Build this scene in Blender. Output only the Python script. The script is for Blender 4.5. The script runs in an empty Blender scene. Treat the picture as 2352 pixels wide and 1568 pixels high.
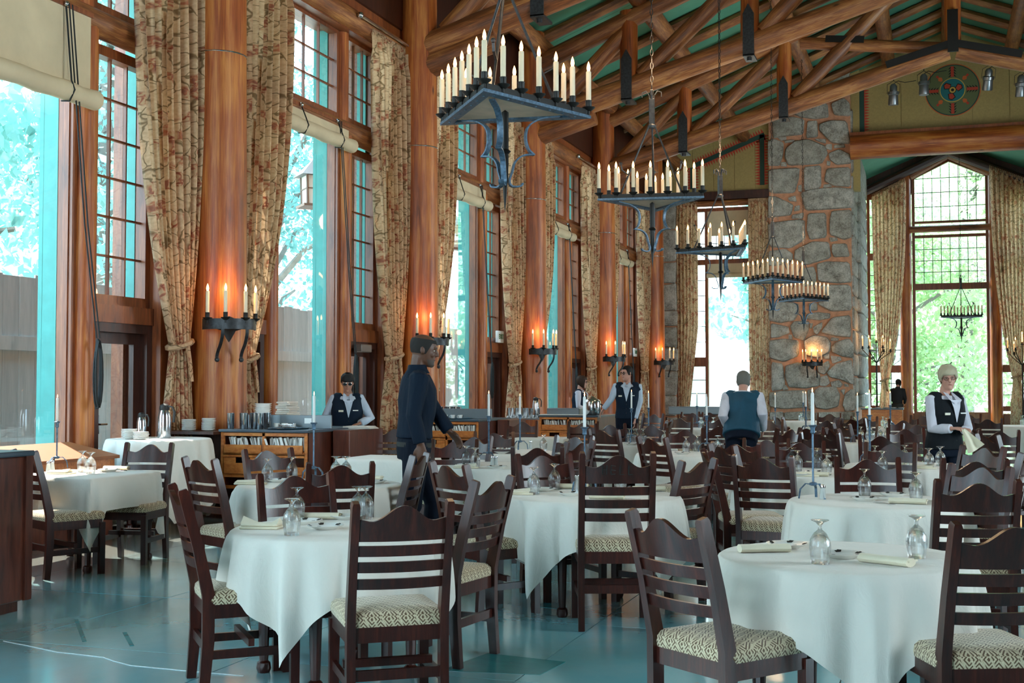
import bpy, math, random
from math import sin, cos, pi, atan2, sqrt, radians
from mathutils import Vector, Matrix
random.seed(7)
C = bpy.context.scene.collection
sc = bpy.context.scene

# ------------------------------------------------------------------ camera
EYE = Vector((0.0, 0.0, 1.45))
FPX, THETA, PITCH = 2850.0, radians(18.795), math.atan(104 / 2850.0)
cd = bpy.data.cameras.new('camera'); cam = bpy.data.objects.new('camera', cd); C.objects.link(cam)
cam.location = EYE; cam.rotation_euler = (pi / 2 + PITCH, 0, THETA)
cd.sensor_width = 36.0; cd.lens = FPX / 2352 * 36.0; cd.clip_end = 400; cd.clip_start = 0.05
sc.camera = cam
_f = Vector((-sin(THETA) * cos(PITCH), cos(THETA) * cos(PITCH), sin(PITCH)))
_r = Vector((cos(THETA), sin(THETA), 0)); _u = _r.cross(_f)
def ray(px, py): return _f + (px - 1176) / FPX * _r - (py - 784) / FPX * _u
def atx(px, py, x): d = ray(px, py); return EYE + d * (x / d.x)
def aty(px, py, y): d = ray(px, py); return EYE + d * (y / d.y)
def atz(px, py, z): d = ray(px, py); return EYE + d * ((z - EYE.z) / d.z)

# ------------------------------------------------------------------ world, sun, fill lamps, exposure
def lin(h):
    h = h.lstrip('#'); v = [int(h[i:i + 2], 16) / 255 for i in (0, 2, 4)]
    return tuple(c / 12.92 if c <= .04045 else ((c + .055) / 1.055) ** 2.4 for c in v) + (1.0,)
w = bpy.data.worlds.new('sky'); sc.world = w; w.use_nodes = True
nt = w.node_tree; bg = nt.nodes['Background']
tc = nt.nodes.new('ShaderNodeTexCoord'); sx = nt.nodes.new('ShaderNodeSeparateXYZ'); rp = nt.nodes.new('ShaderNodeValToRGB')
nt.links.new(tc.outputs['Generated'], sx.inputs[0]); nt.links.new(sx.outputs['Z'], rp.inputs[0]); nt.links.new(rp.outputs[0], bg.inputs[0])
rp.color_ramp.elements[0].color = (0.66, 0.89, 1.0, 1); rp.color_ramp.elements[0].position = 0.0
rp.color_ramp.elements[1].color = (0.40, 0.73, 1.0, 1); rp.color_ramp.elements[1].position = 0.8
bg.inputs[1].default_value = 9.0
def light(name, kind, loc, energy, color, **k):
    d = bpy.data.lights.new(name, kind); d.energy = energy; d.color = color
    o = bpy.data.objects.new(name, d); C.objects.link(o); o.location = loc
    for a, v in k.items(): setattr(d, a, v)
    return o
s = light('sun', 'SUN', (-20, 20, 30), 14.0, (1.0, 0.93, 0.82), angle=0.01)
s.rotation_euler = Vector((0.42, -0.25, -0.87)).to_track_quat('-Z', 'Y').to_euler()
def area_lamp(name, loc, sx_, sy_, direc, energy, color=(0.95, 0.95, 0.88), spread=pi):
    o = light(name, 'AREA', loc, energy, color, shape='RECTANGLE', size=sx_, size_y=sy_, spread=spread)
    o.rotation_euler = Vector(direc).to_track_quat('-Z', 'Z').to_euler()
    return o
for y_ in (8.0, 26.0):      # added fill lamps, set at openings in the unseen right-hand wall
    area_lamp('fill_right', (9.35, y_, 4.0), 3.4, 5.5, (-1, 0, -0.12), 260)
area_lamp('fill_back', (-4.0, -5.7, 3.8), 4.0, 5.5, (0, 1, -0.06), 60)      # one more added fill lamp, behind the camera at the unseen back wall
def portal(loc, sx_, sy_, direc):
    o = area_lamp('portal', loc, sx_, sy_, direc, 1.0); o.data.cycles.is_portal = True
for k in range(-1, 6):
    portal((-8.75, 9.7 + 6.0 * (k - 1), 3.6), 5.6, 7.0, (1, 0, 0))
vs = sc.view_settings
vs.view_transform = 'Standard'; vs.look = 'None'; vs.gamma = 1.0; vs.use_curve_mapping = False; vs.exposure = 0.68
cy = sc.cycles
cy.max_bounces = 7; cy.diffuse_bounces = 4; cy.glossy_bounces = 4; cy.transmission_bounces = 6; cy.transparent_max_bounces = 24
cy.caustics_reflective = False; cy.caustics_refractive = False; cy.sample_clamp_indirect = 6.0; cy.blur_glossy = 0.5
cy.use_denoising = True

# ------------------------------------------------------------------ mesh building
class MB:
    def __init__(s): s.v = []; s.f = []; s.uv = []
    def add(s, vs_, fs, uvs=None):
        b = len(s.v); s.v += [tuple(p) for p in vs_]
        for i, f in enumerate(fs):
            s.f.append(tuple(b + j for j in f)); s.uv.append(uvs[i] if uvs else None)
        return s
    def box(s, lo, hi, m=None, bev=0.0):
        x0, y0, z0 = lo; x1, y1, z1 = hi
        if bev <= 0:
            vs_ = [(x0, y0, z0), (x1, y0, z0), (x1, y1, z0), (x0, y1, z0), (x0, y0, z1), (x1, y0, z1), (x1, y1, z1), (x0, y1, z1)]
            fs = [(0, 3, 2, 1), (4, 5, 6, 7), (0, 1, 5, 4), (1, 2, 6, 5), (2, 3, 7, 6), (3, 0, 4, 7)]
        else:
            b = min(bev, (x1 - x0) * .45, (y1 - y0) * .45, (z1 - z0) * .45); vs_ = []; idx = {}
            for ix, (X, sx_) in enumerate(((x0, 1), (x1, -1))):
                for iy, (Y, sy_) in enumerate(((y0, 1), (y1, -1))):
                    for iz, (Z, sz_) in enumerate(((z0, 1), (z1, -1))):
                        for a in range(3):
                            idx[ix, iy, iz, a] = len(vs_)
                            vs_.append((X + (0 if a == 0 else b * sx_), Y + (0 if a == 1 else b * sy_), Z + (0 if a == 2 else b * sz_)))
            fs = []; q = lambda *c: fs.append(tuple(idx[t] for t in c))
            for i in (0, 1):
                c = [(i, 0, 0, 0), (i, 0, 1, 0), (i, 1, 1, 0), (i, 1, 0, 0)]; q(*(c if i == 0 else c[::-1]))
                c = [(0, i, 0, 1), (1, i, 0, 1), (1, i, 1, 1), (0, i, 1, 1)]; q(*(c if i == 0 else c[::-1]))
                c = [(0, 0, i, 2), (0, 1, i, 2), (1, 1, i, 2), (1, 0, i, 2)]; q(*(c if i == 0 else c[::-1]))
            for i in (0, 1):
                for j in (0, 1):
                    c = [(i, j, 0, 0), (i, j, 0, 1), (i, j, 1, 1), (i, j, 1, 0)]; q(*(c if i == j else c[::-1]))
                    c = [(i, 0, j, 0), (i, 0, j, 2), (i, 1, j, 2), (i, 1, j, 0)]; q(*(c if i != j else c[::-1]))
                    c = [(0, i, j, 1), (0, i, j, 2), (1, i, j, 2), (1, i, j, 1)]; q(*(c if i == j else c[::-1]))
                    for k in (0, 1):
                        c = [(i, j, k, 0), (i, j, k, 1), (i, j, k, 2)]; q(*(c if (i + j + k) % 2 == 0 else c[::-1]))
        if m is not None: vs_ = [m @ Vector(p) for p in vs_]
        return s.add(vs_, fs)
    def loft(s, rings, closed=True, cap=True, uvs=None):
        n = len(rings[0]); vs_ = [p for r in rings for p in r]; fs = []; uu = []
        for i in range(len(rings) - 1):
            for j in range(n if closed else n - 1):
                k = (j + 1) % n
                fs.append((i * n + j, i * n + k, (i + 1) * n + k, (i + 1) * n + j))
                if uvs: uu.append((uvs(i, j), uvs(i, j + 1), uvs(i + 1, j + 1), uvs(i + 1, j)))
        if cap and closed:
            fs.append(tuple(range(n))[::-1]); fs.append(tuple((len(rings) - 1) * n + j for j in range(n)))
            if uvs: uu += [tuple((0.1 * cos(j), 0.1 * sin(j)) for j in range(n))] * 2
        return s.add(vs_, fs, uu if uvs else None)
    def tube(s, pts, rad, n=8, cap=True, knots=0.0, seed=0, ell=1.0):
        pts = [Vector(p) for p in pts]
        if not hasattr(rad, '__len__'): rad = [rad] * len(pts)
        rnd = random.Random(seed); L = [0.0]
        for a, b in zip(pts, pts[1:]): L.append(L[-1] + (b - a).length)
        t0 = (pts[1] - pts[0]).normalized(); up = Vector((0, 0, 1)) if abs(t0.z) < .9 else Vector((1, 0, 0))
        side = t0.cross(up).normalized(); rings = []
        for i, p in enumerate(pts):
            t = (pts[min(i + 1, len(pts) - 1)] - pts[max(i - 1, 0)]).normalized()
            side = (side - t * side.dot(t)).normalized(); u = side.cross(t).normalized()
            r = rad[i]; rings.append([p + (side * cos(2 * pi * j / n) + u * sin(2 * pi * j / n) * ell) * r * (1 + knots * (rnd.random() - .5)) for j in range(n)])
        off = rnd.random() * 7; ac = 2 * pi * max(rad)
        return s.loft(rings, True, cap, lambda i, j: (j / n * ac + off, L[i] + off))
    def bar(s, pts, w, d, side=(1, 0, 0)):
        side = Vector(side); pts = [Vector(p) for p in pts]; rings = []
        W = w if hasattr(w, '__len__') else [w] * len(pts); D = d if hasattr(d, '__len__') else [d] * len(pts)
        for i, p in enumerate(pts):
            t = (pts[min(i + 1, len(pts) - 1)] - pts[max(i - 1, 0)]).normalized(); u = t.cross(side).normalized()
            a = side * W[i] / 2; b = u * D[i] / 2
            rings.append([p - a - b, p + a - b, p + a + b, p - a + b])
        return s.loft(rings)
    def lathe(s, prof, n=16, c=(0, 0, 0), cap=True, m=None):
        c = Vector(c); rings = [[c + Vector((r * cos(2 * pi * j / n), r * sin(2 * pi * j / n), z)) for j in range(n)] for r, z in prof]
        if m is not None: rings = [[m @ p for p in r] for r in rings]
        return s.loft(rings, True, cap)
    def prism(s, poly, d0, d1, f, bev=0.0):
        n = len(poly); cx = sum(p[0] for p in poly) / n; cyy = sum(p[1] for p in poly) / n
        A = [f(a, b, d0) for a, b in poly]; B = [f(a, b, d1) for a, b in poly]
        return s.loft([A, B])
    def ball(s, c, r, n=10, m=6, sc_=(1, 1, 1)):
        pr = [(r * sin(pi * (i / m) * .998 + .003), -r * cos(pi * (i / m) * .998 + .003)) for i in range(m + 1)]
        c = Vector(c); rings = [[c + Vector((q * cos(2 * pi * j / n) * sc_[0], q * sin(2 * pi * j / n) * sc_[1], z * sc_[2])) for j in range(n)] for q, z in pr]
        return s.loft(rings)
    def mesh(s, name, mat, smooth=35):
        me = bpy.data.meshes.new(name); me.from_pydata(s.v, [], s.f)
        uvl = me.uv_layers.new(name='UVMap'); buf = []
        for f, u in zip(s.f, s.uv):
            if u: buf += [c for q in u for c in q]
            else:
                P = [Vector(s.v[i]) for i in f]; nrm = Vector((0, 0, 0))
                for i in range(len(P)): nrm += P[i].cross(P[(i + 1) % len(P)])
                a = max(range(3), key=lambda q: abs(nrm[q]))
                for p in P:
                    buf += [(p.y, p.z) if a == 0 else (p.x, p.z) if a == 1 else (p.x, p.y)][0]
        uvl.data.foreach_set('uv', buf)
        for m_ in (mat if isinstance(mat, (list, tuple)) else [mat]): me.materials.append(m_)
        if smooth:
            me.shade_smooth()
            if smooth < 180: me.set_sharp_from_angle(angle=radians(smooth))
        me.update(); return me
    def obj(s, name, mat, parent=None, smooth=35, loc=None, rotz=0.0, m=None):
        o = bpy.data.objects.new(name, s.mesh(name, mat, smooth)); C.objects.link(o)
        if m is not None: o.matrix_world = m
        if loc is not None: o.location = loc
        if rotz: o.rotation_euler[2] = rotz
        if parent is not None: o.parent = parent
        return o
def spath(pts, k=4):
    P = [Vector(p) for p in pts]; o = []
    for i in range(len(P) - 1):
        a, b_, c_, d = P[max(i - 1, 0)], P[i], P[i + 1], P[min(i + 2, len(P) - 1)]
        for q in range(k):
            t = q / k; o.append(.5 * ((2 * b_) + (c_ - a) * t + (2 * a - 5 * b_ + 4 * c_ - d) * t * t + (3 * b_ - a - 3 * c_ + d) * t ** 3))
    return o + [P[-1]]
ORD = 'first second third fourth fifth sixth seventh eighth ninth tenth eleventh twelfth thirteenth fourteenth fifteenth sixteenth'.split()
def inst(me, name, parent=None, m=None, loc=None, rotz=0.0):
    o = bpy.data.objects.new(name, me); C.objects.link(o)
    if m is not None: o.matrix_local = m
    if loc is not None: o.location = loc
    if rotz: o.rotation_euler[2] = rotz
    if parent is not None: o.parent = parent
    return o
def tag(o, label=None, cat=None, group=None, kind=None):
    if label: o['label'] = label
    if cat: o['category'] = cat
    if group: o['group'] = group
    if kind: o['kind'] = kind
    return o
def thing(name, label, cat, loc=(0, 0, 0), rotz=0.0, group=None, kind='thing'):
    o = bpy.data.objects.new(name, None); C.objects.link(o); o.location = loc; o.rotation_euler[2] = rotz
    o.empty_display_size = .1
    return tag(o, label, cat, group, kind)
def struct(name, loc=(0, 0, 0)):
    o = bpy.data.objects.new(name, None); C.objects.link(o); o.location = loc; o['kind'] = 'structure'; return o
def dup(root, loc, rotz=0.0, label=None, group=None, scale=None):
    r = root.copy(); C.objects.link(r); r.location = loc; r.rotation_euler[2] = rotz
    if label: r['label'] = label
    if group: r['group'] = group
    if scale: r.scale = scale
    for ch in root.children:
        c = ch.copy(); C.objects.link(c); c.parent = r
        for g in ch.children:
            d = g.copy(); C.objects.link(d); d.parent = c
    return r

# ------------------------------------------------------------------ materials
class NT:
    def __init__(s, name):
        s.m = bpy.data.materials.new(name); s.m.use_nodes = True; s.t = s.m.node_tree; s.p = s.t.nodes['Principled BSDF']
    def n(s, typ, **k):
        o = s.t.nodes.new('ShaderNode' + typ)
        for a, v in k.items():
            if a.startswith('i_'):
                key = a[2:]; o.inputs[int(key) if key.isdigit() else key.replace('_', ' ')].default_value = v
            else: setattr(o, a, v)
        return o
    def l(s, a, b): s.t.links.new(a, b)
    def coord(s, kind='Object', scale=(1, 1, 1), rot=(0, 0, 0)):
        t = s.n('TexCoord'); mp = s.n('Mapping'); mp.inputs['Scale'].default_value = scale; mp.inputs['Rotation'].default_value = rot
        s.l(t.outputs[kind], mp.inputs[0]); return mp.outputs[0]
    def noise(s, co, scale, detail=4, rough=.55, dist=0.0):
        o = s.n('TexNoise'); o.inputs['Scale'].default_value = scale; o.inputs['Detail'].default_value = detail; o.inputs['Roughness'].default_value = rough; o.inputs['Distortion'].default_value = dist
        if co is not None: s.l(co, o.inputs['Vector'])
        return o.outputs['Fac']
    def ramp(s, fac, stops):
        o = s.n('ValToRGB'); e = o.color_ramp.elements
        while len(e) > 1: e.remove(e[-1])
        e[0].position, e[0].color = stops[0][0], lin(stops[0][1]) if isinstance(stops[0][1], str) else stops[0][1]
        for p, c in stops[1:]:
            x = e.new(p); x.color = lin(c) if isinstance(c, str) else c
        s.l(fac, o.inputs[0]); return o.outputs[0]
    def mix(s, fac, a, b, mode='MIX'):
        o = s.n('MixRGB', blend_type=mode)
        for v, i in ((fac, 0), (a, 1), (b, 2)):
            if hasattr(v, 'is_linked') or hasattr(v, 'links'): s.l(v, o.inputs[i])
            elif i == 0: o.inputs[0].default_value = v
            else: o.inputs[i].default_value = lin(v) if isinstance(v, str) else v
        return o.outputs[0]
    def math(s, op, a, b=0.0):
        o = s.n('Math', operation=op)
        for v, i in ((a, 0), (b, 1)):
            if hasattr(v, 'links'): s.l(v, o.inputs[i])
            else: o.inputs[i].default_value = v
        return o.outputs[0]
    def bump(s, h, strength=.3, dist=.02):
        o = s.n('Bump'); o.inputs['Strength'].default_value = strength; o.inputs['Distance'].default_value = dist
        s.l(h, o.inputs['Height']); s.l(o.outputs[0], s.p.inputs['Normal'])
    def col(s, c):
        if isinstance(c, (str, tuple)): s.p.inputs['Base Color'].default_value = lin(c) if isinstance(c, str) else c
        else: s.l(c, s.p.inputs['Base Color'])
    def set(s, **k):
        for a, v in k.items():
            i = s.p.inputs[a.replace('_', ' ')]
            if hasattr(v, 'links'): s.l(v, i)
            else: i.default_value = v
        return s
def plain(name, c, rough=.5, metal=0.0, noise=0.0, nscale=6.0, spec=.5, coat=0.0):
    t = NT(name)
    if noise:
        nz = t.noise(t.coord(), nscale, 5)
        r, g, b, _ = lin(c) if isinstance(c, str) else c
        t.col(t.ramp(nz, [(.25, (r * (1 - noise), g * (1 - noise), b * (1 - noise), 1)), (.75, (min(1, r * (1 + noise)), min(1, g * (1 + noise)), min(1, b * (1 + noise)), 1))]))
    else: t.col(c)
    t.set(Roughness=rough, Metallic=metal); t.p.inputs['Specular IOR Level'].default_value = spec
    if coat: t.p.inputs['Coat Weight'].default_value = coat; t.p.inputs['Coat Roughness'].default_value = .12
    return t.m
def wood(name, dark, mid, light_, rough=.4, kind='UV', sc_=(9, 1.0, 1), bump=.25, var=.0, coat=0.0, knots=True):
    t = NT(name); co = t.coord(kind, sc_)
    g = t.noise(co, 1.6, 6, .62, .6); fine = t.noise(t.coord(kind, (sc_[0] * 4, sc_[1] * 1.6, sc_[2])), 2.0, 4, .6); g = t.math('ADD', t.math('MULTIPLY', g, .6), t.math('MULTIPLY', fine, .4)); big = t.noise(t.coord(kind, (1.2, .6, 1)), 1.1, 3)
    fac = t.math('ADD', t.math('MULTIPLY', g, .65), t.math('MULTIPLY', big, .35))
    c = t.ramp(fac, [(.36, dark), (.49, mid), (.62, light_)])
    if knots:
        vo = t.n('TexVoronoi'); vo.inputs['Scale'].default_value = 1.0; t.l(t.coord(kind, (2.1, .9, 1)), vo.inputs['Vector'])
        k = t.ramp(vo.outputs['Distance'], [(.03, (1, 1, 1, 1)), (.09, (0, 0, 0, 1))]); c = t.mix(k, c, dark)
    if var:
        oi = t.n('ObjectInfo'); v = t.math('ADD', t.math('MULTIPLY', oi.outputs['Random'], var), 1 - var / 2)
        hv = t.n('HueSaturation'); t.l(v, hv.inputs['Value']); t.l(c, hv.inputs['Color']); c = hv.outputs[0]
    t.col(c); t.set(Roughness=rough); t.bump(g, bump, .01)
    if coat: t.p.inputs['Coat Weight'].default_value = coat; t.p.inputs['Coat Roughness'].default_value = .15
    return t.m
def emit(name, c, strength, sample=False):
    t = NT(name); t.col((0.9, .8, .6, 1)); t.p.inputs['Emission Color'].default_value = lin(c) if isinstance(c, str) else c
    t.p.inputs['Emission Strength'].default_value = strength
    if not sample: t.m.cycles.emission_sampling = 'NONE'
    return t.m
def thin_glass(name, tint=(.93, .97, .98, 1), refl=.06, edge=.5):
    t = NT(name); lw = t.n('LayerWeight'); lw.inputs[0].default_value = edge
    tr = t.n('BsdfTransparent'); tr.inputs[0].default_value = tint; gl = t.n('BsdfGlossy'); gl.inputs['Roughness'].default_value = .02
    mx = t.n('MixShader'); f = t.math('ADD', t.math('MULTIPLY', lw.outputs['Fresnel'], .9), refl * .2)
    t.l(f, mx.inputs[0]); t.l(tr.outputs[0], mx.inputs[1]); t.l(gl.outputs[0], mx.inputs[2])
    t.l(mx.outputs[0], t.t.nodes['Material Output'].inputs[0]); return t.m

LOG = wood('log_wood', '#3c1f0f', '#804a26', '#b88049', .5, var=.25, bump=.5)
LOGC = wood('column_wood', '#54220c', '#9c4e1e', '#c8823e', .42, sc_=(7, .5, 1), var=.12, bump=.4)
TRIM = wood('trim_wood', '#4a2412', '#7c4020', '#9c5a30', .4, var=.1)
DARKTRIM = wood('dark_trim_wood', '#1f0f0a', '#38190f', '#512818', .4)
CHAIRW = wood('chair_wood', '#1a0806', '#35120b', '#502014', .33, kind='Object', sc_=(14, 14, 3), bump=.08, var=.35, coat=.10, knots=False)
CABW = wood('cabinet_wood', '#33160f', '#54271a', '#6e3824', .28, kind='Object', sc_=(12, 12, 2), bump=.08, coat=.3, knots=False)
ORANGEW = wood('orange_wood', '#8a4416', '#b8682a', '#d28a44', .4, kind='Object', sc_=(3, 12, 12), bump=.1, knots=False)
TEAL = plain('teal_paint', '#3f8f86', .6, noise=.12)
GREEN = plain('green_ceiling_paint', '#4c8a70', .7, noise=.12, nscale=2)
TAN = plain('tan_panel', '#a8925c', .8, noise=.12, nscale=20)
IRON = plain('wrought_iron', '#35373a', .45, .5, noise=.5, nscale=25)
IRONB = plain('blued_iron', '#4d6478', .45, .35, noise=.6, nscale=40)
BLACK = plain('black_iron', '#14110f', .5, .2)
WAX = plain('candle_wax', '#e6d3b4', .5)
WAXW = plain('table_candle_wax', '#d8d6d2', .5)
FLAME = emit('candle_bulb', (1.0, .46, .13, 1), 5.0)
FLAMES = emit('small_flame', (1.0, .42, .12, 1), 6.0)
PANE = thin_glass('window_glass')
MIRROR = plain('polished_steel', '#c8ccd0', .18, 1.0)
CHINA = plain('white_china', '#eceae4', .25)
SHADECLOTH = plain('shade_canvas', '#cfc0a0', .85, noise=.1, nscale=3)
ROPE = plain('dark_cord', '#141a1c', .8)
WHITE = plain('white_paint', '#e8e8e4', .5)
def m_curtain():
    t = NT('floral_curtain_fabric'); uv = t.coord('UV', (1, 1, 1))
    dn = t.n('TexNoise'); dn.inputs['Scale'].default_value = 5.0; dn.inputs['Detail'].default_value = 2; t.l(uv, dn.inputs['Vector'])
    ad = t.n('VectorMath', operation='MULTIPLY_ADD'); ad.inputs[1].default_value = (.25, .25, 0); t.l(dn.outputs['Color'], ad.inputs[0]); t.l(uv, ad.inputs[2])
    def vor(sc_, feat='F1'):
        v = t.n('TexVoronoi', feature=feat); v.inputs['Scale'].default_value = sc_; t.l(ad.outputs[0], v.inputs['Vector']); return v
    c = t.ramp(t.noise(uv, 30, 2), [(.3, '#cfaa82'), (.7, '#e6c8a2')])
    e = vor(5.5, 'DISTANCE_TO_EDGE'); vine = t.ramp(e.outputs['Distance'], [(.015, (1, 1, 1, 1)), (.045, (0, 0, 0, 1))]); c = t.mix(vine, c, '#8a6e4c')
    f2 = vor(9.0); leaf = t.ramp(f2.outputs['Distance'], [(.02, (0, 0, 0, 1)), (.025, (1, 1, 1, 1)), (.042, (1, 1, 1, 1)), (.05, (0, 0, 0, 1))]); c = t.mix(leaf, c, '#7c7048')
    f1 = vor(4.6); fl = t.ramp(f1.outputs['Distance'], [(.30, (1, 1, 1, 1)), (.40, (0, 0, 0, 1))])
    petals = t.ramp(t.noise(ad.outputs[0], 26, 1), [(.42, '#8e3826'), (.5, '#b8603c'), (.58, '#c9a47c')])
    c = t.mix(t.math('MULTIPLY', fl, .8), c, petals)
    t.col(c); t.set(Roughness=.85); t.p.inputs['Sheen Weight'].default_value = .1
    tr = t.n('BsdfTranslucent'); t.l(c, tr.inputs[0]); mx = t.n('MixShader'); mx.inputs[0].default_value = .42
    t.l(t.p.outputs[0], mx.inputs[1]); t.l(tr.outputs[0], mx.inputs[2]); t.l(mx.outputs[0], t.t.nodes['Material Output'].inputs[0])
    return t.m
CURTAIN = m_curtain()
def m_seat():
    t = NT('seat_fabric'); s = t.n('SeparateXYZ'); t.l(t.coord('UV', (13.5, 12, 1)), s.inputs[0])
    def fr(a, off): return t.math('ABSOLUTE', t.math('SUBTRACT', t.math('FRACT', t.math('ADD', a, off)), .5))
    def dia(off):
        d = t.math('ADD', fr(s.outputs[0], off), fr(s.outputs[1], off))
        return d
    d = dia(0.0)
    rings = t.math('SINE', t.math('MULTIPLY', d, 31.0))
    lines = t.math('GREATER_THAN', rings, .15)
    brk = t.math('GREATER_THAN', t.math('SINE', t.math('MULTIPLY', t.math('ADD', s.outputs[0], t.math('MULTIPLY', s.outputs[1], .5)), 12.566)), -.75)
    f = t.math('MULTIPLY', lines, brk)
    base = t.ramp(t.noise(t.coord('UV', (1, 1, 1)), 160, 2), [(.3, '#b59f7e'), (.7, '#d6c5a6')])
    t.col(t.mix(f, base, '#5f4630')); t.set(Roughness=.9); t.p.inputs['Sheen Weight'].default_value = .2
    return t.m
SEAT = m_seat()
def m_cloth(name, c):
    t = NT(name); nz = t.noise(t.coord('Object', (1, 1, 1)), 3, 3)
    r, g, b, _ = lin(c); t.col(t.ramp(nz, [(.3, (r * .93, g * .93, b * .93, 1)), (.7, (r, g, b, 1))])); t.set(Roughness=.8)
    t.p.inputs['Sheen Weight'].default_value = .15
    w_ = t.noise(t.coord('Object', (1, 1, .6)), 9, 4, .6, 1.2); t.bump(w_, .22, .03); return t.m
CLOTH = m_cloth('table_linen', '#d8d0c4'); NAPKIN = m_cloth('napkin_linen', '#ddd2b8')
def m_floor():
    t = NT('stained_concrete'); co = t.coord('Object')
    n1 = t.noise(co, .35, 5, .6, .8); n2 = t.noise(co, 2.2, 6, .65)
    c = t.ramp(n1, [(.35, '#76a6aa'), (.5, '#6ebcc8'), (.66, '#54b4c6')])
    c = t.mix(t.math('MULTIPLY', n2, .5), c, '#a2b4b2')
    oi = t.n('ObjectInfo'); c = t.mix(t.math('MULTIPLY', oi.outputs['Random'], .25), c, '#74908e')
    # a worn rust-brown stain along the window wall
    s = t.n('SeparateXYZ'); g = t.n('NewGeometry'); t.l(g.outputs['Position'], s.inputs[0])
    e = t.math('ADD', s.outputs[0], t.math('MULTIPLY', t.noise(co, .9, 3), 1.2))
    st = t.ramp(t.math('MULTIPLY', t.math('ADD', e, 9.0), .2), [(.6, (1, 1, 1, 1)), (.78, (0, 0, 0, 1))])
    c = t.mix(t.math('MULTIPLY', st, .75), c, '#6b4a30')
    t.col(c); t.set(Roughness=t.ramp(n2, [(.3, (.12, .12, .12, 1)), (.7, (.24, .24, .24, 1))]))
    t.p.inputs['Specular IOR Level'].default_value = .6; t.p.inputs['Coat Weight'].default_value = .7; t.p.inputs['Coat Roughness'].default_value = .12
    t.bump(t.noise(co, 5, 4), .05, .02); return t.m
FLOOR = m_floor()
FLOORTEAL = plain('teal_floor_inlay', '#1f7a80', .25, noise=.2); FLOORRUST = plain('rust_floor_inlay', '#7a6a58', .25, noise=.2); GROUT = plain('dark_floor_joint', '#20282a', .6)
def m_stone():
    t = NT('granite_stone'); co = t.coord('Object'); n1 = t.noise(co, 3.2, 8, .72); n2 = t.noise(co, 26, 4, .7)
    oi = t.n('ObjectInfo'); f = t.math('ADD', t.math('MULTIPLY', n1, .6), t.math('MULTIPLY', n2, .4))
    c = t.ramp(f, [(.36, '#68645c'), (.48, '#a8a49a'), (.6, '#d2cec4')])
    c = t.mix(t.math('MULTIPLY', oi.outputs['Random'], .35), c, '#77705f'); t.col(c); t.set(Roughness=.9)
    t.bump(f, .7, .06); return t.m
STONE = m_stone()
MORTAR = plain('pinkish_mortar', '#c89272', .95, noise=.25, nscale=8)
FENCEM = wood('weathered_fence', '#a4b0b0', '#b8c2c0', '#c8d0cc', .8, sc_=(7, .7, 1), var=.2)
def m_glass():
    t = NT('clear_goblet_glass'); g = t.n('BsdfGlass'); g.inputs['IOR'].default_value = 1.45; g.inputs['Color'].default_value = (.99, .995, 1, 1)
    tr = t.n('BsdfTransparent'); tr.inputs[0].default_value = (.97, .985, .99, 1); mx = t.n('MixShader'); mx.inputs[0].default_value = .5
    t.l(g.outputs[0], mx.inputs[1]); t.l(tr.outputs[0], mx.inputs[2]); t.l(mx.outputs[0], t.t.nodes['Material Output'].inputs[0]); return t.m
GLASS = m_glass()

# ------------------------------------------------------------------ room shell
XW, XG, YE = -8.25, -8.5, 39.5          # inner face of the left wall, its glass, inner face of the end wall
XR = 9.4
Z0R, MR = 8.95, .39                      # underside of the green roof boards at x=-8 and its slope
XRIDGE = .5
def roofz(x): return Z0R + MR * ((x + 8) if x < XRIDGE else (2 * XRIDGE - x + 8))

fl = struct('floor')
b = MB(); b.box((-8.6, -6, -.1), (XR + .1, 47.6, -.006)); b.obj('floor_base', GROUT, fl)
# scored slabs laid on the diagonal
A = 0.0; ca, sa = 1.0, 0.0; S = 1.52; slab = MB(); e = .0035
slab.box((-S / 2 + e, -S / 2 + e, -.05), (S / 2 - e, S / 2 - e, 0)); slab_me = slab.mesh('floor_slab', FLOOR, 0)
n = 0
for i in range(-22, 34):
    for j in range(-14, 34):
        u, v = (i + .2) * S, (j + .35) * S; x, y = u * ca - v * sa, u * sa + v * ca
        if -9.3 < x < 10 and -6.3 < y < 48 and (x > -9.4):
            vis = y > 2 and x < 0.075 * y + 2.6
            if not vis and n > 0: continue
            o = inst(slab_me, 'floor_slab', fl, loc=(x, y, 0), rotz=A); n += 1
b = MB(); b.box((-.15, -6, -.05), (XR, 2.0, 0)); b.box((3.2, 2.0, -.05), (XR, 47, 0)); b.box((-8.6, -6, -.05), (-.15, 2.0, 0)); b.obj('floor_far_slab', FLOOR, fl)
crk = [atz(x, y, 0) for x, y in ((8, 1472), (60, 1482), (130, 1497), (237, 1509), (262, 1518), (300, 1528), (434, 1541), (560, 1552))]
b = MB(); b.bar([(p.x, p.y, .0012) for p in crk], .003, .006, (0, 0, 1)); b.obj('floor_crack', plain('pale_floor_filler', '#b8c4c4', .5), fl)
for px0, py0, px1, py1 in ((175, 1422, 194, 1473), (286, 1452, 303, 1483)):
    p, q = atz(px0, py0, 0), atz(px1, py1, 0); d = (q - p).normalized(); nn = Vector((-d.y, d.x, 0)) * .012
    b = MB(); b.loft([[p - nn + Vector((0, 0, -.02)), p + nn + Vector((0, 0, -.02)), p + nn + Vector((0, 0, .002)), p - nn + Vector((0, 0, .002))], [q - nn + Vector((0, 0, -.02)), q + nn + Vector((0, 0, -.02)), q + nn + Vector((0, 0, .002)), q - nn + Vector((0, 0, .002))]]); b.obj('floor_inlay', FLOORTEAL, fl, 0)
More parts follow.
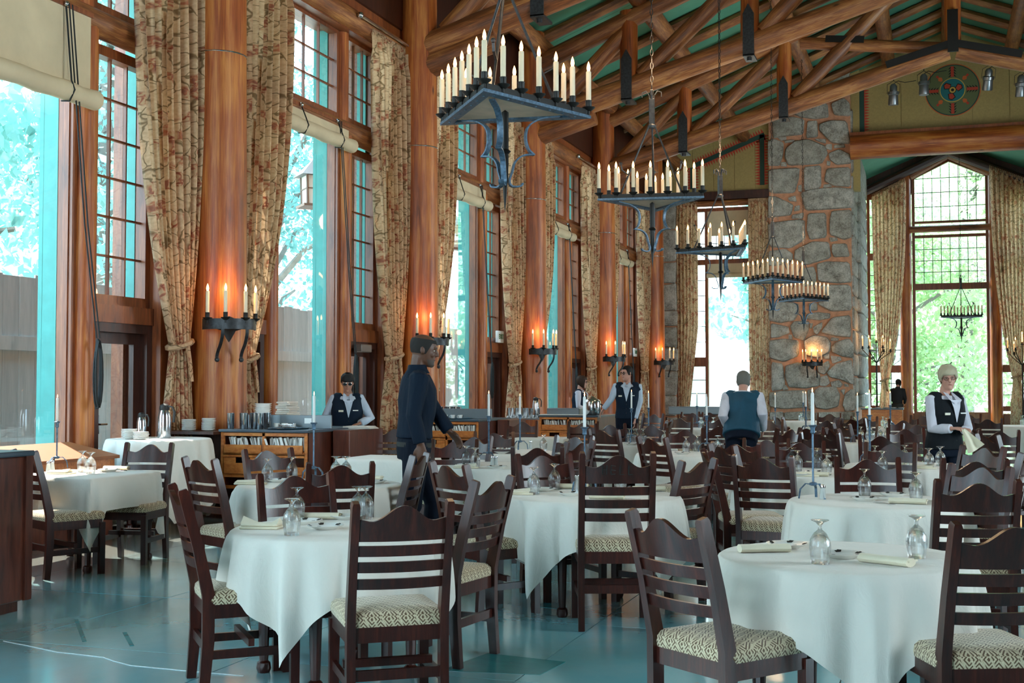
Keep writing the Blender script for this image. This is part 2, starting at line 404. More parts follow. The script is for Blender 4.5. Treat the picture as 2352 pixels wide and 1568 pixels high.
for poly, mt in (([(905, 1436), (945, 1424), (1010, 1432), (960, 1448)], FLOORTEAL), ([(1010, 1540), (1120, 1500), (1300, 1520), (1240, 1550)], FLOORTEAL),
                 ([(1590, 1540), (1660, 1500), (1790, 1530), (1750, 1560)], FLOORRUST), ([(1225, 1392), (1262, 1380), (1300, 1388), (1290, 1399)], FLOORTEAL)):
    P = [atz(x, y, 0) for x, y in poly]; b = MB(); b.loft([[Vector((p.x, p.y, -.02)) for p in P][::-1], [Vector((p.x, p.y, .0015)) for p in P][::-1]]); b.obj('floor_inlay', mt, fl, 0)

# left window wall, pierced by six bays
wl = struct('wall_left')
b = MB()
YB = [6.7 + 6 * k for k in range(-2, 6)]     # column lines
b.box((-8.75, -6, 6.80), (XW, 40, 8.6))        # above the windows
b.box((-8.7, -6, 0), (XW, YB[0] - 1.2, 6.8))
for yc in YB: b.box((-8.7, yc - .72, 0), (XW - .02, yc + .72, 6.8))
b.box((-8.7, 37.4, 0), (XW, 40, 6.8)); b.obj('wall_panel', TRIM, wl, 0)
b = MB(); b.box((-8.26, -6, 7.3), (-8.2, 39.6, 8.75)); b.obj('frieze_board', DARKTRIM, wl, 0)
pl = MB(); pl.tube([(-8.28, y, 6.98) for y in (-6, 2, 10, 18, 26, 34, 39.6)], .17, 12, knots=.06); pl.obj('plate_log', LOG, wl)

def rect_frame(b, x0, x1, ya, yb, za, zb, t):
    b.box((x0, ya, za), (x1, ya + t, zb)); b.box((x0, yb - t, za), (x1, yb, zb)); b.box((x0, ya + t, za), (x1, yb - t, za + t)); b.box((x0, ya + t, zb - t), (x1, yb - t, zb))
pane_cache = {}
def pane_grid(parent, ya, yb, za, zb, nc, nr, x=XG, axis='x'):
    """muntin bars and one pane object per light, in the plane x (or y) = const"""
    m_ = MB(); hw = .011; cw, rh = (yb - ya) / nc, (zb - za) / nr
    def bx(p, q, d0, d1, za_, zb_):
        if axis == 'x': m_.box((x + d0, p, za_), (x + d1, q, zb_))
        else: m_.box((p, x + d0, za_), (q, x + d1, zb_))
    for i in range(1, nc): bx(ya + i * cw - hw, ya + i * cw + hw, -.02, .02, za, zb)
    for j in range(1, nr): bx(ya, yb, -.018, .018, za + j * rh - hw, za + j * rh + hw)
    if nc * nr > 1: m_.obj('muntin', TRIM if axis == 'x' else BLACK, parent, 0)
    key = (round(cw, 3), round(rh, 3), axis)
    if key not in pane_cache:
        q = MB()
        if axis == 'x': q.add([(0, -cw / 2, -rh / 2), (0, cw / 2, -rh / 2), (0, cw / 2, rh / 2), (0, -cw / 2, rh / 2)], [(0, 1, 2, 3)])
        else: q.add([(-cw / 2, 0, -rh / 2), (cw / 2, 0, -rh / 2), (cw / 2, 0, rh / 2), (-cw / 2, 0, rh / 2)], [(0, 1, 2, 3)])
        pane_cache[key] = q.mesh('pane', PANE, 0)
    for i in range(nc):
        for j in range(nr):
            c_, z_ = ya + (i + .5) * cw, za + (j + .5) * rh
            inst(pane_cache[key], 'pane', parent, loc=(x, c_, z_) if axis == 'x' else (c_, x, z_))
NBAY = 0
for k in range(-1, 6):
    ym = 9.7 + 6 * (k - 1); full = k >= 1; NBAY += 1
    wd = struct('window_%d' % NBAY)
    b = MB()
    # big light
    rect_frame(b, -8.56, -8.40, ym - .97, ym + .97, .70, 5.2, .07); rect_frame(b, -8.60, -8.44, ym - .93, ym + .93, .74, 5.16, .045)
    rect_frame(b, -8.56, -8.42, ym - .97, ym + .97, 5.48, 6.82, .07)
    for s_ in (-1, 1):
        a, c_ = sorted((ym + s_ * 1.22, ym + s_ * 2.30))
        rect_frame(b, -8.56, -8.42, a, c_, 2.33, 5.12, .11); rect_frame(b, -8.56, -8.42, a, c_, 5.48, 6.82, .075)
        b.box((-8.6, a, 2.14), (-8.36, c_, 2.33))
    b.obj('window_frame', TRIM, wd, 0)
    b = MB(); b.box((-8.62, ym - .97, 0), (-8.3, ym + .97, .70)); b.box((-8.5, ym - 1.0, .70), (-8.2, ym + 1.0, .75)); b.obj('window_sill', TRIM, wd, 0)
    b = MB(); b.tube([(-8.40, ym - 2.35, 5.31), (-8.40, ym, 5.31), (-8.40, ym + 2.35, 5.31)], .15, 12, knots=.05); b.obj('transom_log', LOG, wd)
    for s_ in (-1, 1):
        b = MB(); b.tube([(-8.40, ym + s_ * 1.095, z) for z in (0, 1.5, 3, 4.2, 5.25)], .125, 12, knots=.08, seed=k); b.obj('mullion_log', LOGC, wd)
        b = MB(); b.tube([(-8.44, ym + s_ * 1.095, z) for z in (5.3, 6.9)], .1, 10); b.obj('mullion_log', LOGC, wd)
    pane_grid(wd, ym - .88, ym + .88, .79, 5.11, 1, 1)
    if full or k == 0:
        pane_grid(wd, ym - .90, ym + .90, 5.55, 6.75, 4, 3)
        for s_ in (-1, 1):
            a, c_ = sorted((ym + s_ * 1.33, ym + s_ * 2.19))
            pane_grid(wd, a, c_, 2.44, 5.01, 3, 6); pane_grid(wd, a + -.03, c_ + .03, 5.555, 6.745, 3, 3)
    # reveals outside: teal boards and the brown outer posts
    b = MB(); b.box((-8.80, ym + .88, .7), (-8.57, ym + .93, 6.9)); b.box((-8.80, ym - .93, .7), (-8.57, ym - .88, 6.9))
    for s_ in (-1, 1):
        a, c_ = sorted((ym + s_ * 2.18, ym + s_ * 2.24)); b.box((-8.71, a, 2.3), (-8.56, c_, 6.9))
        a, c_ = sorted((ym + s_ * 1.27, ym + s_ * 1.33)); b.box((-8.71, a, 2.3), (-8.56, c_, 6.9))
    b.obj('teal_reveal', TEAL, wd, 0)
    b = MB()
    for s_ in (-1, 1):
        a, c_ = sorted((ym + s_ * 2.2, ym + s_ * 3.0)); b.box((-8.87, a, 0), (-8.71, c_, 6.9))
        a, c_ = sorted((ym + s_ * .93, ym + s_ * 1.27)); b.box((-8.8, a, 0), (-8.62, c_, 6.9))
    b.obj('outer_post', TRIM, wd, 0)
    # doors under the narrow lights
    for s_ in (-1, 1):
        a, c_ = sorted((ym + s_ * 1.24, ym + s_ * 2.28)); dr = struct('door_%d' % (2 * NBAY - (s_ < 0)))
        b = MB(); rect_frame(b, -8.57, -8.38, a, c_, 0, 2.14, .10); b.obj('door_frame', DARKTRIM, dr, 0)
        b = MB(); rect_frame(b, -8.53, -8.47, a + .1, c_ - .1, .02, 2.04, .12); b.box((-8.53, a + .1, .12), (-8.47, c_ - .1, .5)); b.obj('door_leaf', DARKTRIM, dr, 0)
        pane_grid(dr, a + .22, c_ - .22, .5, 1.92, 1, 1)
        b = MB(); b.box((-8.46, a + .14, .95), (-8.43, a + .18, 1.15)); b.tube([(-8.43, a + .16, 1.05), (-8.40, a + .16, 1.05), (-8.40, a + .27, 1.05)], .011, 6); b.obj('door_handle', MIRROR, dr)
    if k in (3, 5):   # exit signs over the doors
        yy = ym + 2.12
        sg = thing('exit_sign', 'white EXIT sign with green letters over a door' if k == 3 else 'small pale sign box over the farthest window door', 'sign', (-8.33, yy - .1, 2.42))
        sg.location = (-8.36, ym + 2.0, 2.36)
        q = MB(); q.box((0, -.17, -.02), (.06, .17, .22), bev=.008); q.obj('sign_body', WHITE, sg, 0)
        cu = bpy.data.curves.new('letters', 'FONT'); cu.body = 'EXIT'; cu.size = .14; cu.extrude = .003; cu.align_x = 'CENTER'; cu.align_y = 'CENTER'
        to = bpy.data.objects.new('letters_tmp', cu); C.objects.link(to); bpy.context.view_layer.update(); me_ = bpy.data.meshes.new_from_object(to.evaluated_get(bpy.context.evaluated_depsgraph_get())); bpy.data.objects.remove(to)
        to = bpy.data.objects.new('lettering', me_); C.objects.link(to); to.parent = sg; to.location = (.064, 0, .10); to.rotation_euler = (pi / 2, 0, pi / 2); me_.materials.clear(); me_.materials.append(plain('exit_green', '#1c6b3a', .6))
        q = MB(); q.box((0.0, -.17, -.02), (.055, -.175, .22)); 
    if k == 2:
        q = MB(); q.box((-8.38, ym + 1.42, 1.98), (-8.24, ym + 1.78, 2.10), bev=.01); tag(q.obj('door_closer', plain('closer_grey', '#6c655f', .5, .3)), 'grey metal door closer on the dark door behind the woman in the headwrap', 'door closer')

# log columns
for k, yc in enumerate([6.7] + YB[3:]):
    b = MB(); b.tube([(-7.98, yc, z) for z in (0, 1.5, 3, 4.5, 6, 7.4, 8.9)], [.345, .335, .33, .315, .30, .29, .28], 20, knots=.035, seed=k + 3)
    lab = ['thick log column before the first window', 'thick log column lit by the nearest sconce, between the first two tall windows', 'thick log column with a sconce behind the man in the dark shirt', 'thick log column between the third and fourth tall windows', 'thick log column beside the short haired woman at the far sideboard', 'thick log column beside the thin stone pier in the corner'][k]
    o = tag(b.obj('log_column', LOGC), lab, 'column', kind='thing')
    b = MB(); b.lathe([(.312, 5.35), (.316, 5.355), (.316, 5.362), (.312, 5.367)], 24, (-7.98, yc, 0)); b.obj('wire_band', MIRROR, o)

# end wall, right wall, back wall
we = struct('wall_end')
b = MB(); b.box((-8.7, YE, 0), (-7.7, YE + .6, 7.4)); b.box((-5.0, YE + .02, 0), (-4.6, YE + .6, 7.4)); b.box((-7.8, YE + .2, 0), (-4.8, YE + .6, .72)); b.obj('wall_panel', TRIM, we, 0)
g = MB(); P = [(-8.6, 7.5), (-2.1, 7.5), (-2.1, roofz(-2.1)), (-8.6, roofz(-8.6))]
g.loft([[Vector((x, YE, z)) for x, z in P], [Vector((x, YE + .3, z)) for x, z in P]]); g.obj('gable_backing', TAN, we, 0)
P = [(-2.2, 9.05), (3.3, 9.05), (3.3, roofz(3.3)), (XRIDGE, roofz(XRIDGE)), (-2.2, roofz(-2.2))]
g = MB(); g.loft([[Vector((x, YE + .1, z)) for x, z in P], [Vector((x, YE + .4, z)) for x, z in P]]); g.obj('gable_backing', TAN, we, 0)
P = [(3.2, 0), (9.5, 0), (9.5, roofz(9.5)), (3.2, roofz(3.2))]
g = MB(); g.loft([[Vector((x, YE, z)) for x, z in P], [Vector((x, YE + .3, z)) for x, z in P]]); g.obj('wall_panel', TAN, we, 0)
# tan boards with open joints
xs = [-8.6, -7.95, -7.3, -6.62, -5.95, -5.3, -4.7]
for a, c_ in zip(xs, xs[1:]):
    g = MB(); P = [(a + .008, 7.66), (c_ - .008, 7.66), (c_ - .008, roofz(c_) - .05), (a + .008, roofz(a) - .05)]
    g.loft([[Vector((x, YE - .025, z)) for x, z in P], [Vector((x, YE, z)) for x, z in P]]); g.obj('panel_board', TAN, we, 0)
xs = [-2.2, -1.88, -.87, .16, 1.18, 2.22, 3.26]
for a, c_ in zip(xs, xs[1:]):
    g = MB(); P = [(a + .008, 9.1), (c_ - .008, 9.1), (c_ - .008, roofz(c_) - .05), (a + .008, roofz(a) - .05)]
    g.loft([[Vector((x, YE + .07, z)) for x, z in P], [Vector((x, YE + .1, z)) for x, z in P]]); g.obj('panel_board', TAN, we, 0)
RED = plain('red_paint', '#b5402a', .7); DGREEN = plain('dark_green_paint', '#24463c', .7); ORANGEP = plain('orange_paint', '#c8642e', .7); OLIVE = plain('olive_paint', '#5f6a44', .7); TEALP = plain('teal_paint_dark', '#1d6f74', .7); YEL = plain('ochre_paint', '#c9a94c', .7); BLK = plain('black_paint', '#15140f', .7)
def zigzag(p, q, name='painted_border', yy=YE - .027, w_=.16):
    p, q = Vector((p[0], 0, p[1])), Vector((q[0], 0, q[1])); d = (q - p); L = d.length; d.normalize(); n_ = Vector((-d.z, 0, d.x))
    b1, b2 = MB(), MB()
    def quad(bb, P, t0): bb.loft([[Vector((v.x, yy - t0, v.z)) for v in P], [Vector((v.x, yy, v.z)) for v in P]])
    quad(b1, [p - n_ * w_ * .45, q - n_ * w_ * .45, q + n_ * w_ * .45, p + n_ * w_ * .45], .006)
    nt_ = max(4, int(L / .085)); st = L / nt_
    for i in range(nt_):
        for s_ in (-1, 1):
            a = p + d * (i * st) + n_ * s_ * w_ * .45; e_ = a + d * st; m_ = (a + e_) / 2 + n_ * s_ * .16
            quad(b2, [a, e_, m_] if s_ > 0 else [a, m_, e_], .004)
    b2.obj(name, RED, we, 0); b1.obj(name, DGREEN, we, 0)
zigzag((-7.25, 8.55), (-5.0, 9.42)); zigzag((-5.08, 9.42), (-5.08, 7.82)); zigzag((-2.03, 10.9), (-2.03, 9.25), yy=YE + .068)
zigzag((-7.3, 7.8), (-7.3, 8.5))
# painted disc
em = thing('painted_medallion', 'round olive medallion with red cross bars and a teal centre on the tan gable', 'medallion', (.62, YE + .06, 10.42))
def disc(r, mt, d, name, seg=40, r0=0):
    b = MB(); o_ = [Vector((r * cos(2 * pi * i / seg), -d, r * sin(2 * pi * i / seg))) for i in range(seg)]
    b.loft([o_, [v + Vector((0, d, 0)) for v in o_]]); return b.obj(name, mt, em, 0)
disc(.80, ORANGEP, .004, 'outer_ring'); disc(.775, DGREEN, .007, 'ring'); disc(.745, OLIVE, .010, 'disc'); disc(.37, YEL, .013, 'inner_ring'); disc(.345, TEALP, .016, 'centre')
def flat(poly, mt, d, name, rot=0.0):
    c_, s_ = cos(rot), sin(rot); P = [Vector((x * c_ - z * s_, -d, x * s_ + z * c_)) for x, z in poly]
    b = MB(); b.loft([P, [v + Vector((0, .004, 0)) for v in P]]); b.obj(name, mt, em, 0)
for q in range(4):
    flat([(-.045, .40), (.045, .40), (.045, .72), (-.045, .72)], RED, .014, 'red_bar', q * pi / 2)
    for s_ in (-1, 1):
        for i in range(4): z_ = .42 + .08 * i; flat([(.045 * s_, z_), (.12 * s_, z_ - .03), (.045 * s_, z_ + .06)][::s_], BLK, .0135, 'feather', q * pi / 2)
    flat([(-.03, .42), (.03, .42), (.07, .50), (0, .58), (-.07, .50)], ORANGEP, .014, 'arrow', q * pi / 2 + pi / 4); flat([(-.03, .56), (.03, .56), (.035, .64), (-.035, .64)], RED, .0145, 'arrow', q * pi / 2 + pi / 4)
for q in range(3):
    flat([(-.02, .08), (.13, .12), (.10, .28), (.0, .31), (-.1, .22)], BLK, .018, 'petal', q * 2 * pi / 3 + 1.0); flat([(-.0, .10), (.10, .13), (.08, .26), (.0, .28), (-.07, .21)], RED, .020, 'petal', q * 2 * pi / 3 + 1.0)
disc(.11, BLK, .021, 'hub'); disc(.09, YEL, .023, 'hub'); disc(.045, BLK, .025, 'hub')

wr = struct('wall_right')
b = MB(); b.box((XR, -6, 0), (XR + .3, 40, .7)); b.box((XR, -6, 6.9), (XR + .3, 40, 9))
for ya, yb in ((-6, 6.2), (9.8, 24.2), (27.8, 40)): b.box((XR, ya, .7), (XR + .3, yb, 6.9))
b.obj('wall_panel', TRIM, wr, 0)
wb = struct('wall_back'); b = MB(); b.box((-8.7, -6.2, 0), (9.7, -6, 1.0)); b.box((-8.7, -6.2, 6.8), (9.7, -6, 12.5)); b.box((-8.7, -6.2, 1), (-6.2, -6, 6.8)); b.box((-1.8, -6.2, 1), (9.7, -6, 6.8)); b.obj('wall_panel', TRIM, wb, 0)

# roof: green boards, rafters, purlins
ce = struct('ceiling')
for s_ in (-1, 1):
    x0, x1 = (-8.9, XRIDGE) if s_ < 0 else (XRIDGE, 9.9)
    for i in range(16):
        if s_ > 0 and i < 6: continue
        y0 = -6 + i * 2.9; b = MB(); P = [(x0, roofz(x0)), (x1, roofz(x1)), (x1, roofz(x1) + .08), (x0, roofz(x0) + .08)]
        b.loft([[Vector((x, y0 + .006, z)) for x, z in P][::-1], [Vector((x, y0 + 2.894, z)) for x, z in P][::-1]]); b.obj('roof_board', GREEN, ce, 0)
b = MB()
for s_ in (-1, 1):
    x0, x1 = (-8.95, XRIDGE + .02) if s_ < 0 else (XRIDGE - .02, 9.95)
    P = [(x0, roofz(x0) + .09), (x1, roofz(x1) + .09), (x1, roofz(x1) + .2), (x0, roofz(x0) + .2)]
    b.loft([[Vector((x, -6.2, z)) for x, z in P], [Vector((x, 48, z)) for x, z in P]])
b.obj('roof_deck', DARKTRIM, ce, 0)
raf = []
for s_ in (-1, 1):
    b = MB(); dz = -.13; xa = -8.6 if s_ < 0 else 9.6
    xs_ = [xa + (XRIDGE - xa) * t for t in (0, .25, .5, .75, 1)]
    b.tube([(x, 0, roofz(x) + dz) for x in xs_], [.135, .13, .125, .12, .12], 10, knots=.08, seed=5); raf.append(b.mesh('rafter', LOG))
yy = 13.3 - 1.475 * 4; i = 0
while yy < 39.4:
    inst(raf[0], 'rafter', ce, loc=(0, yy, 0));
    if yy > 20: inst(raf[1], 'rafter', ce, loc=(0, yy, 0))
    yy += 1.475
for px_, dz in ((-7.75, -.46), (-5.65, -.46), (-3.3, -.46), (-1.2, -.44), (XRIDGE, -.40), (2.2, -.44), (4.3, -.46), (6.65, -.46)):
    b = MB(); b.tube([(px_, y, roofz(px_) + dz) for y in (4, 12, 20, 28, 36, 39.45)], .20, 12, knots=.05, seed=int(px_ * 10)); b.obj('purlin_log', LOG, ce)
# trusses
STRAP = IRON
def truss(yc, lab, collar=False):
    t = thing('log_truss', lab, 'roof truss', (0, yc, 0))
    def zc(x): return 6.98 + .28 * (min(x, 2 * XRIDGE - x) + 8)
    for s_ in (-1, 1):
        xa = -8.15 if s_ < 0 else 9.15
        xs_ = [xa + (XRIDGE - s_ * -.1 - xa) * q for q in (0, .2, .4, .6, .8, 1)]
        b = MB(); b.tube([(x, 0, zc(x)) for x in xs_], [.225, .23, .225, .215, .205, .20], 14, knots=.07, seed=int(yc) + s_); b.obj('bottom_chord', LOG, t)
        b = MB(); b.tube([(x, 0, roofz(x) - .78) for x in xs_], .19, 12, knots=.06, seed=int(yc) + 7 + s_); b.obj('top_chord', LOG, t)
        xb = xa + (-s_) * 1.55; b = MB(); b.tube([(xa, 0, 6.62), ((xa + xb) / 2, 0, 6.62 + .28 * .78), (xb, 0, 6.62 + .28 * 1.55)], [.21, .205, .20], 14, knots=.06, seed=3); b.obj('corbel_log', LOG, t)
        px_ = [XRIDGE + s_ * d for d in (6.37, 3.9, 1.45)]
        for i, x in enumerate(px_):
            if i == 2: continue
            b = MB(); b.tube([(x, 0, zc(x) - .02), (x, 0, (zc(x) + roofz(x)) / 2), (x, 0, roofz(x) - .62)], [.185, .18, .18], 14, knots=.04, seed=i); b.obj('post', LOGC, t)
            st = MB(); zz = zc(x)
            st.box((x - .11, -.245, zz - .28), (x + .11, -.215, zz + .55)); st.prism([(x - .11, zz + .55), (x + .11, zz + .55), (x, zz + .75)], -.245, -.215, lambda a, c_, d: Vector((a, d, c_)))
            st.box((x - .11, -.245, zz - .30), (x + .11, .245, zz - .26)); st.tube([(x, -.1, zz - .36), (x, -.1, zz - .26)], .05, 8)
            st.obj('iron_strap', STRAP, t, 0)
        ends = [(-s_ * -8.0 + XRIDGE * (1 if s_ > 0 else 1), 0)]
        foot = [XRIDGE + s_ * 8.25, px_[0], px_[1]]; head = [px_[0], px_[1], px_[2]]
        for i in range(3):
            fx, hx = foot[i], head[i]; b = MB(); fz = zc(fx) + (.2 if i == 0 else .22); hz = roofz(hx) - .92 - .05
            fx2 = fx - s_ * .25
            b.tube([(fx2, .02, fz), ((fx2 + hx) / 2, .02, (fz + hz) / 2), (hx, .02, hz)], [.17, .175, .17], 12, knots=.06, seed=i + 11); b.obj('brace_log', LOG, t)
        if collar and s_ < 0:
            b = MB(); b.tube([(-3.0, .05, 9.85), (-1.2, .05, 9.62), (.35, .05, 9.42)], .15, 12, knots=.06, seed=9); b.obj('collar_log', LOG, t)
            b = MB(); b.bar([(-2.4, -.12, 9.86), (-1.5, -.12, 9.76)], .03, .16, (0, 1, 0)); b.obj('iron_plate', BLACK, t, 0)
    b = MB(); b.tube([(XRIDGE, 0, zc(XRIDGE)), (XRIDGE, 0, roofz(XRIDGE) - .7)], .19, 14, knots=.03); b.obj('king_post', LOGC, t)
    b = MB()
    for s_ in (-1, 1): b.bar([(XRIDGE, -.2, zc(XRIDGE) + .12), (XRIDGE + s_ * 1.5, -.2, zc(XRIDGE + s_ * 1.5) + .14)], .06, .17, (0, 1, 0))
    b.box((XRIDGE - .12, -.24, zc(XRIDGE) - .1), (XRIDGE + .12, -.2, zc(XRIDGE) + .9)); b.obj('iron_plate', BLACK, t, 0)
    return t
truss(18.7, 'nearest log roof truss, springing behind the nearest chandelier')
truss(24.7, 'second log roof truss, the one crossing the upper middle to the top edge')
truss(30.7, 'third log roof truss, whose peak with iron plates stands before the medallion', True)
# ------------------------------------------------------------------ stone piers, end windows, alcove
def stone(poly3, nrm, h, parent, rnd, name='stone'):
    """one rough stone: outline in the wall plane, bulging along nrm"""
    P = [Vector(p) for p in poly3]; Q = []
    for i in range(len(P)):
        a, b_ = P[i], P[(i + 1) % len(P)]; Q += [a.lerp(b_, .10), a.lerp(b_, .5), a.lerp(b_, .90)]
    P = Q; c_ = sum(P, Vector()) / len(P); P = [c_ + (p - c_) * 1.05 for p in P]; n_ = Vector(nrm)
    def ring(s_, d, j): return [c_ + (p - c_) * s_ + n_ * (d + j * (rnd.random() - .5)) for p in P]
    b = MB(); R_ = [ring(1.0, -.03, 0), ring(.985, h * .55, .01), ring(.92, h * .92, .03), ring(.5, h * 1.02, .03)]
    b.loft(R_, True, False); k = len(b.v); b.v.append(tuple(c_ + n_ * h)); L = len(P); base = k - L
    for j in range(L): b.f.append((base + j, base + (j + 1) % L, k)); b.uv.append(None)
    # make sure faces point outwards
    f0 = [Vector(b.v[i]) for i in b.f[-1]]
    if (f0[1] - f0[0]).cross(f0[2] - f0[0]).dot(n_) < 0: b.f = [f[::-1] for f in b.f]
    return b.obj(name, STONE, parent, 50)
rnd = random.Random(4)
pier = thing('stone_pier', 'massive grey stone pier with pinkish mortar joints between the end windows', 'pier', (-3.6, 39.4, 0))
YP = 39.25
def local(o_): o_.matrix_parent_inverse = Matrix.Translation(-pier.location); return o_
b = MB(); b.box((-4.84, YP, 0), (-2.36, 46.3, 12.2)); local(b.obj('mortar_core', MORTAR, pier, 0))
ST = {130: [[(0,265),(95,260),(105,380),(40,420),(0,430)],[(245,225),(300,235),(290,290),(240,300)],[(490,190),(570,120),(685,110),(680,180),(500,240)],[(225,470),(370,410),(500,390),(510,500),(400,515),(290,500)],[(535,390),(640,345),(685,385),(690,490),(560,480)],[(55,520),(210,500),(310,520),(300,640),(150,655),(60,670)],[(340,535),(420,530),(425,660),(330,670)],[(440,560),(530,530),(660,535),(690,715),(540,710),(440,610)],[(10,700),(60,680),(140,710),(140,800),(110,895),(10,895)],[(165,760),(240,700),(350,685),(480,740),(500,800),(450,880),(190,895),(155,830)],[(515,800),(600,765),(690,810),(695,880),(580,890),(525,850)],[(400,680),(490,680),(490,715),(430,700)],[(490,725),(540,720),(540,770),(490,760)],[(560,730),(640,720),(650,748),(560,755)],[(90,660),(165,660),(165,685),(120,695)],[(150,690),(235,688),(220,705),(155,712)]],
 360: [[(20,110),(270,95),(265,180),(230,295),(60,300),(25,280)],[(310,90),(450,75),(450,240),(400,280),(315,280)],[(500,100),(690,90),(690,245),(560,240),(480,200)],[(290,300),(380,270),(600,255),(720,270),(725,415),(530,430),(330,440)],[(5,330),(80,330),(220,395),(200,480),(60,495),(10,500)],[(215,480),(310,460),(300,510),(210,510)],[(180,340),(240,320),(250,370),(190,365)],[(20,550),(310,515),(315,680),(200,750),(30,740)],[(345,470),(490,465),(495,660),(360,680),(335,600)],[(540,450),(700,440),(700,660),(640,680),(525,640),(525,520)],[(240,770),(380,700),(510,705),(530,830),(330,890),(235,840)],[(545,720),(660,715),(685,820),(560,825),(540,780)],[(520,665),(580,665),(590,690),(530,700)],[(10,780),(160,760),(215,800),(215,850),(100,895),(10,895)],[(262,240),(292,230),(292,290),(265,285)],[(475,230),(520,225),(545,245),(470,260)],[(500,35),(530,40),(525,75),(498,70)],[(235,410),(275,400),(275,440),(230,450)],[(125,45),(165,45),(170,80),(120,78)]],
 590: [[(420,60),(500,40),(680,45),(700,205),(600,215),(430,200)],[(440,235),(690,230),(700,435),(540,445),(425,385),(500,320)],[(290,100),(390,80),(410,140),(410,230),(300,240)],[(10,390),(120,370),(260,385),(270,450),(230,520),(120,540),(10,520)],[(330,470),(420,455),(525,465),(520,505),(440,520),(340,510)],[(40,545),(180,575),(190,625),(100,660),(40,665)],[(200,570),(230,530),(350,530),(350,600),(310,685),(230,660)],[(385,580),(460,535),(460,580),(420,640),(395,620)],[(545,500),(690,480),(695,660),(560,645),(450,620)],[(30,690),(140,675),(265,690),(265,810),(150,860),(30,830)],[(310,690),(390,645),(500,660),(530,710),(520,780),(430,830),(330,810)],[(540,740),(580,700),(680,670),(720,730),(715,830),(620,815),(545,780)],[(540,660),(600,670),(590,690),(530,690)],[(350,380),(420,380),(420,440),(360,440)],[(530,812),(610,822),(620,850),(545,878)],[(185,640),(212,640),(215,675),(185,675)],[(360,545),(385,545),(375,590),(358,585)]],
 740: [[(45,330),(135,345),(155,500),(130,550),(45,565)],[(165,360),(260,330),(340,345),(440,430),(430,520),(330,540),(190,530),(160,450)],[(420,360),(510,315),(525,360),(480,430),(430,410)],[(445,450),(500,435),(525,500),(490,525),(440,520)],[(500,410),(570,345),(700,310),(715,430),(710,510),(620,470),(530,450)],[(530,490),(600,475),(630,510),(610,535),(540,530)],[(10,580),(120,565),(320,560),(330,640),(300,700),(140,710),(20,690)],[(405,560),(440,535),(570,530),(605,600),(590,690),(500,715),(410,700),(395,630)],[(650,590),(700,550),(740,570),(735,720),(650,730),(630,680)],[(340,560),(385,550),(390,710),(350,720)],[(150,740),(380,730),(380,800),(160,800)],[(410,740),(720,735),(720,800),(410,800)],[(10,740),(140,735),(140,800),(10,800)],[(610,560),(650,545),(640,600)],[(135,520),(165,515),(185,555),(140,560)],[(640,505),(675,510),(680,530),(650,530)],[(470,275),(520,250),(520,300),(480,300)]]}
for y0, L in ST.items():
    for poly in L:
        pts = [aty(1760 + x / 3.584, y0 + y / 3.584, YP) for x, y in poly]
        pts = [Vector((min(max(p.x, -4.86), -2.30), YP, p.z)) for p in pts]
        w_ = max(p.x for p in pts) - min(p.x for p in pts); local(stone(pts, (0, -1, 0), .05 + min(.10, .09 * w_), pier, rnd))
rows = [935, 905, 867, 817, 767, 723, 693, 649, 613, 566, 522, 484, 438, 366, 300]
zs = [aty(1980, y, 43.0).z for y in rows]
for a, c_ in zip(zs, zs[1:]):
    y0, y1 = 41.0 + rnd.random() * .8, 45.6 + rnd.random() * .3; j = lambda: rnd.random() * .08 - .04
    pts = [Vector((-2.36, y0, a + .03 + j())), Vector((-2.36, (y0 + y1) / 2, a + .03 + j())), Vector((-2.36, y1, a + .03 + j())), Vector((-2.36, y1, c_ - .03 + j())), Vector((-2.36, (y0 + y1) / 2, c_ - .02 + j())), Vector((-2.36, y0, c_ - .03 + j()))]
    local(stone(pts, (1, 0, 0), .16, pier, rnd))
    y1 = y0 - .08; y0 = 39.35; pts = [Vector((-2.36, y, z)) for y, z in ((y0, a + .04), (y1, a + .03 + j()), (y1, c_ - .04), (y0, c_ - .03 + j()))]
    local(stone(pts, (1, 0, 0), .07, pier, rnd))
tp = thing('corner_stone_pier', 'slim stack of rough stones in the corner left of the end window', 'pier', (-8.1, 39.4, 0))
b = MB(); b.box((-8.36, 39.3, 0), (-7.82, 39.9, 7.5)); o = b.obj('mortar_core', MORTAR, tp, 0); o.matrix_parent_inverse = Matrix.Translation(-tp.location)
rows = [965, 955, 908, 852, 799, 749, 713, 651, 602, 529, 470]
for a, c_ in zip(rows, rows[1:]):
    za, zb_ = aty(1535, a, 39.3).z + .03, aty(1535, c_, 39.3).z - .03; j = lambda: rnd.random() * .06 - .03
    pts = [Vector((x, 39.3, z)) for x, z in ((-8.4 + j(), za + j()), (-8.1, za + j()), (-7.80 + j(), za + j()), (-7.79 + j(), zb_ + j()), (-8.1, zb_ + j()), (-8.4 + j(), zb_ + j()))]
    o = stone(pts, (0, -1, 0), .12, tp, rnd); o.matrix_parent_inverse = Matrix.Translation(-tp.location)

